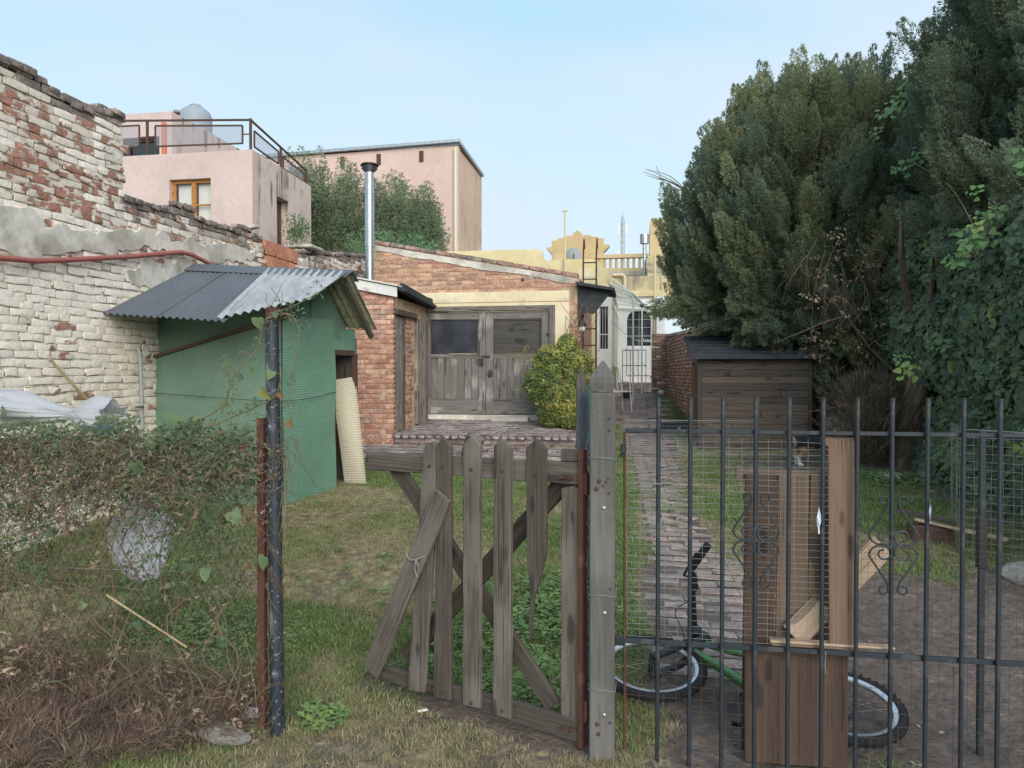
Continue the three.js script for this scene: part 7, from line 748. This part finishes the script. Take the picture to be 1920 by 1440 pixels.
{
  const v = thingW('dead_vine', 'tangle of dead brown vines with a few heart shaped green leaves', 'vine', [-2.5, 0, -3.1]), r = rng(1101);
  const dens = (x, y) => { const L = sst(-1.75, -2.6, x); let d = 0.09 + 0.24 * L + 0.6 * sst(0.3, 0.05, y) + 0.75 * sst(0.9, 1.15, y) * sst(1.4, 1.3, y); d -= 0.25 * sst(0.2, 0.45, y) * sst(1.05, 0.75, y) * sst(-2.75, -2.2, x); return Math.max(0.04, d); };
  const spot = (ymax = 1.45) => { for (; ;) { const x = -3.5 + r() * 1.9, y = r() * ymax; if (r() * 1.2 < dens(x, y)) return [x, y]; } };
  const S = [[], [], []]; for (let k = 0; k < 1900; k++) { const [x, y] = spot(1.32), q = []; let p = V(x, y, -3.1 + (r() - 0.45) * (y < 0.4 ? 0.5 : 0.2)), d = V(r() - 0.5, (r() - 0.3) * (y > 1.1 ? 0.3 : 1), (r() - 0.5) * 0.4).normalize(); const L = 0.2 + 0.5 * r(), n = 9; for (let i = 0; i <= n; i++) { q.push(p.clone()); d.add(V(r() - 0.5, r() - 0.56, (r() - 0.5) * 0.6).multiplyScalar(0.75)).normalize(); if (p.y > 1.26) d.y -= 0.3; if (p.y < 0.05) d.y = Math.abs(d.y); p = p.clone().addScaledVector(d, L / n); p.z += (-3.08 - p.z) * 0.08; if (p.x > -1.56) p.x = -1.56; } const w = 0.0009 + 0.0016 * r() * r(); S[r() < 0.6 ? 0 : r() < 0.4 ? 1 : 2].push(tube(q, (t) => w * (1 - 0.5 * t), 3, { open: true })); }
  for (let k = 0; k < 13; k++) { const x = -3.4 + r() * 1.7, q = [V(x, 0, -3.08)]; for (let i = 1; i < 9; i++) q.push(V(x + (r() - 0.5) * 0.2, i * 0.16, -3.09 + (r() - 0.5) * 0.08)); S[0].push(tube(q, (t) => 0.0055 * (1 - 0.75 * t), 5, { smooth: 18 })); }
  // runner that climbs the pole and reaches out above the shed
  const climb = [[[-2.04, 1.36], [-1.84, 1.45], [-1.77, 1.6], [-1.67, 1.7], [-1.62, 1.84], [-1.48, 1.9], [-1.34, 1.97]], [[-1.9, 1.36], [-1.75, 1.42], [-1.68, 1.45], [-1.58, 1.5], [-1.55, 1.6]], [[-1.62, 1.84], [-1.52, 1.86], [-1.47, 1.8], [-1.5, 1.6], [-1.52, 1.42]], [[-1.84, 1.42], [-1.8, 1.55], [-1.82, 1.66]]]; climb.forEach((c) => S[2].push(tube(c.map(([x, y]) => V(x, y, -3.06)), (t) => 0.0045 * (1 - 0.6 * t), 5, { smooth: 24 })));
  for (let k = 0; k < 46; k++) { const t = r(), y = 0.3 + 1.5 * r(), a = r() * 6.28; S[0].push(tube([0, 1, 2, 3, 4].map((i) => V(-1.605 + Math.cos(a + i * 0.9) * 0.037, y + i * 0.05 + (r() - 0.5) * 0.02, -3.1 + Math.sin(a + i * 0.9) * 0.037)), 0.0015, 3, { open: true })); }
  part('brown_stems', S[0], M.twig, v, 'stuff'); part('straw_stems', S[1], M.twigPale, v, 'stuff'); part('green_stems', S[2], M.twigGreen, v, 'stuff');
  const dl = [0, 1].map(() => plume(r, { n: 6, len: 0.04, rad: 0.03, out: 0.8, up: -0.3, fan: 1, spread: 1.2, leaf: 0.024, w: 0.011, bow: 0.8 })), D = dl.map(() => [[], []]); for (let i = 0; i < 1500; i++) { const [x, y] = spot(1.3), k = i % 2; D[k][0].push(place(V(x + 2.5, y, (r() - 0.45) * (y < 0.4 ? 0.5 : 0.22)), V(r() - 0.5, r() - 0.3, r() - 0.5).normalize(), 0.6 + 0.9 * r(), r() * 6)); D[k][1].push(colr([[126, 102, 84], [146, 122, 100], [106, 86, 72], [160, 140, 118], [116, 118, 84]][Math.floor(r() * 5)], 0.75 + 0.5 * r())); } D.forEach(([m, c], k) => inst('dry_leaves', dl[k], M.dryLeaf, m, c, v));
  const gl = tuft(r, { n: 7, sx: 0.09, sy: 0.06, sz: 0.06, tilt: 1.8, len: 0.03, w: 0.012 }), gm = [], gc = []; for (let i = 0; i < 1900; i++) { const t = r(), x = -3.5 + t * 1.8, tp = 1.16 + 0.26 * fbm(t, 0.3, 14, 3, 3, 1107), y = tp - Math.pow(r(), 1.8) * (0.75 + 0.35 * sst(0.4, 0, t)); if (x > -2.64 && x < -2.24 && y > 0.52 && y < 0.99 && r() < 0.75) continue; if (r() < 0.35 * sst(0.55, 0.4, fbm(t + 0.2, y, 18, 16, 2, 1109))) continue; gm.push(place(V(x + 2.5, y, (r() - 0.4) * 0.2), V((r() - 0.5), 0.5, 0.7).normalize(), 0.6 + 0.8 * r(), r() * 6)); gc.push(colr([[100, 120, 80], [86, 106, 72], [118, 136, 90]][Math.floor(r() * 3)], 0.75 + 0.4 * r())); } for (let i = 0; i < 90; i++) { const c = climb[Math.floor(r() * 4)], j = Math.floor(r() * (c.length - 1)), u = r(), x = c[j][0] + (c[j + 1][0] - c[j][0]) * u, y = c[j][1] + (c[j + 1][1] - c[j][1]) * u; gm.push(place(V(x + 2.5 + (r() - 0.5) * 0.05, y + (r() - 0.5) * 0.05, 0.04 + (r() - 0.5) * 0.04), V(r() - 0.5, 0.6, 0.7).normalize(), 0.4 + 0.4 * r(), r() * 6)); gc.push(colr([[104, 126, 82], [126, 138, 84], [122, 100, 76]][Math.floor(r() * 3)])); }
  inst('green_leaves', gl, M.leafWhite, gm, gc, v);
  // big leaves, each on its own
  HEARTS.forEach(([x, y, s, k]) => { const m = new THREE.Mesh(heart, M.heart[k]); m.name = 'heart_leaf'; m.position.set(x + 2.5, y, 0.08 + (r() - 0.5) * 0.06); m.rotation.set(-0.5 + r() * 0.9, (r() - 0.5) * 1.2, (r() - 0.5) * 1.8); m.scale.setScalar(s * 1.2); m.castShadow = m.receiveShadow = true; v.add(m); });
}
{ const r = rng(1121), b = thingW('dry_grass_clump', 'thick brown dead grass at the foot of the vine fence', 'dry grass', [-2.4, 0, -2.85]), dg = [0, 1].map(() => plume(r, { n: 60, len: 0.12, rad: 0.1, out: 0.9, up: 0.75, fan: 1, spread: 0.9, leaf: 0.12, w: 0.004, bow: 0.6 })), S = dg.map(() => [[], []]); for (let i = 0; i < 800; i++) { const t = Math.pow(r(), 0.8), x = -3.4 + 1.6 * t, z = -3.3 + r() * (0.85 - 0.45 * sst(0.6, 1, t)), k = i % 2, hh = 0.16 * (1 - 0.6 * t) * r() * sst(-2.3, -2.95, z); S[k][0].push(place(V(x + 2.4, hh + gh(x, z), z + 2.85), V((r() - 0.5) * 1.3, 0.6, (r() - 0.5) * 1.3).normalize(), (0.5 + 0.5 * r()) * (1 - 0.35 * t), r() * 6)); S[k][1].push(colr([[116, 94, 80], [136, 112, 94], [94, 76, 65], [148, 126, 106]][Math.floor(r() * 4)], 0.75 + 0.45 * r())); } S.forEach(([m, c], k) => inst('dead_stems', dg[k], M.dryLeaf, m, c, b)); b.userData.kind = 'stuff'; }
{ const r = rng(1131), s = (x, z, sc, l) => single('kerb_stone', noisy(new THREE.IcosahedronGeometry(0.09, 3).scale(...sc).translate(x, 0.02, z), 0.02, 9), M.stone, l, 'stone'); s(-1.82, -3.0, [1.6, 0.3, 0.7], 'flat grey stone at the foot of the blue black pole'); s(-2.12, -2.98, [1.7, 0.35, 0.7], 'flat grey stone half buried in dead grass left of the pole'); }
// ---------------------------------------------------------------- plastic, bag, canes, litter
{
  const w = thingW('plastic_bundle', 'long bundle wrapped in clear white plastic lying on top of the vines', 'bundle', [-3.1, 1.33, -3.32]), r = rng(1141), A = V(-3.95, 1.47, -3.38), B = V(-2.54, 1.38, -3.27), P = [], U = [], I = [], n = 60, m = 40, rad = (t) => t < 0.8 ? 0.14 * (1 - 0.76 * Math.pow(t / 0.8, 3.2)) : t < 0.84 ? 0.032 : 0.032 + 0.06 * Math.sin(Math.min(1, (t - 0.84) / 0.13) * 1.9);
  for (let i = 0; i <= n; i++) for (let j = 0; j <= m; j++) { const t = i / n, a = j / m * 6.2832, p = A.clone().lerp(B, t), pl = sst(0.3, 0.8, t), f = 1 + 0.16 * pl * Math.sin(a * 9 + 3 * Math.sin(a * 2)) + 0.3 * (vn(Math.cos(a) * 3 + t * 9 + 20, Math.sin(a) * 3 + t * 5 + 20, 99, 99, 7) - 0.5) + 0.1 * Math.sin(a * 4 + t * 22), R = rad(t) * f; P.push([p.x, p.y + Math.sin(a) * R * 0.85, p.z + Math.cos(a) * R * 1.2]); U.push([t, j / m]); if (i < n && j < m) { const q = i * (m + 1) + j; I.push(q, q + 1, q + m + 2, q, q + m + 2, q + m + 1); } }
  const g = new THREE.BufferGeometry(); g.setAttribute('position', new THREE.Float32BufferAttribute(P.flat(), 3)); g.setAttribute('uv', new THREE.Float32BufferAttribute(U.flat(), 2)); g.setIndex(I); g.computeVertexNormals(); part('plastic_film', g, M.plastic, w);
  part('padding', noisy(tube([[-3.95, 1.46, -3.42], [-3.4, 1.455, -3.38], [-2.95, 1.42, -3.34]], (t) => 0.09 * (1 - 0.6 * t * t), 12, { smooth: 12 }), 0.02, 7), M.padding, w); part('foam_piece', noisy(box(0.09, 0.07, 0.05, -3.2, 1.46, -3.24), 0.012, 20), M.padding, w); part('blue_tape', [tube([[-2.6, 1.335, -3.26], [-2.56, 1.33, -3.25]], 0.024, 10)], M.blue, w);
}
{
  const P = [], I = [], U = [], n = 26, m = 32; for (let i = 0; i <= n; i++) for (let j = 0; j <= m; j++) { const t = i / n, a = j / m * 6.2832, w = 0.165 * Math.pow(Math.sin(Math.min(1, 0.06 + t * 1.15) * 2.45), 0.6) * Math.sqrt(1.001 - Math.pow(t, 7)), f = 1 + 0.36 * (vn(Math.cos(a) * 4 + 9, Math.sin(a) * 4 + t * 9 + 9, 99, 99, 8) - 0.5) + 0.1 * (vn(Math.cos(a) * 11 + 19, Math.sin(a) * 11 + t * 17 + 9, 99, 99, 9) - 0.5) + 0.08 * Math.sin(a * 9 + t * 8); P.push([-2.44 + Math.cos(a) * w * f, 0.99 - t * 0.43 + (i < 3 ? 0.02 * Math.sin(a * 2) : 0), -3.33 + Math.sin(a) * w * f * 0.4]); U.push([j / m, t]); if (i < n && j < m) { const q = i * (m + 1) + j; I.push(q, q + m + 2, q + 1, q, q + m + 1, q + m + 2); } }
  const b = thingW('plastic_bag', 'white plastic shopping bag hanging on the vine covered fence', 'bag', [-2.44, 0.56, -3.33]), g = new THREE.BufferGeometry(); g.setAttribute('position', new THREE.Float32BufferAttribute(P.flat(), 3)); g.setAttribute('uv', new THREE.Float32BufferAttribute(U.flat(), 2)); g.setIndex(I); g.computeVertexNormals(); part('sack', g, M.bagWhite, b); part('handle', [tube([[-2.5, 0.97, -3.3], [-2.47, 1.06, -3.2], [-2.45, 1.09, -3.12], [-2.43, 1.05, -3.2], [-2.4, 0.97, -3.3]], 0.012, 6, { smooth: 14, flatten: 0.4 })], M.bagWhite, b);
}
single('dry_cane', tube([[-2.24, 0.96, -3.22], [-1.96, 0.78, -3.3]], 0.0045, 6), M.cane, 'upper thin dry cane slanting through the chain link right of the bag', 'cane'); single('dry_cane', tube([[-2.42, 0.58, -3.06], [-2.0, 0.37, -3.04]], 0.0055, 6), M.cane, 'lower thick dry cane slanting below the hanging white bag', 'cane');
single('paper_scrap', noisy(uvBox(new THREE.PlaneGeometry(0.075, 0.05, 8, 6).rotateX(-0.9).translate(-1.75, 0.04, -3.17).toNonIndexed()), 0.012, 40), M.paper, 'crumpled white paper on the ground beside the rusty stake', 'paper');
single('paper_scrap', noisy(uvBox(new THREE.PlaneGeometry(0.045, 0.02, 4, 3).rotateX(-1.5).rotateY(0.4).translate(-1.0, 0.025, -3.35).toNonIndexed()), 0.004, 40), M.paper, 'small pale paper scrap on the lawn in front of the gate', 'paper');
{ const r = rng(1151), m = [], c = [], g = tuft(r, { n: 1, sx: 0, sy: 0, sz: 0, tilt: 0.5, len: 0.035, w: 0.02 }); for (let i = 0; i < 260; i++) { const x = -1.6 + r() * 3.2, z = -2.5 - r() * 4.5; m.push(place(V(x, gh(x, z) + 0.012, z), V((r() - 0.5) * 0.6, 1, (r() - 0.5) * 0.6).normalize(), 0.4 + 0.7 * r(), r() * 6)); c.push(colr([[150, 128, 100], [120, 96, 74], [176, 160, 132]][Math.floor(r() * 3)])); } const o = inst('fallen_leaves', g, M.dryLeaf, m, c, scene); o.userData.label = 'small fallen dry leaves scattered on the yard'; o.userData.category = 'leaves'; }
scene.traverse((o) => { if (o.isMesh) { o.castShadow = true; o.receiveShadow = true; } });
renderer.render(scene, camera);
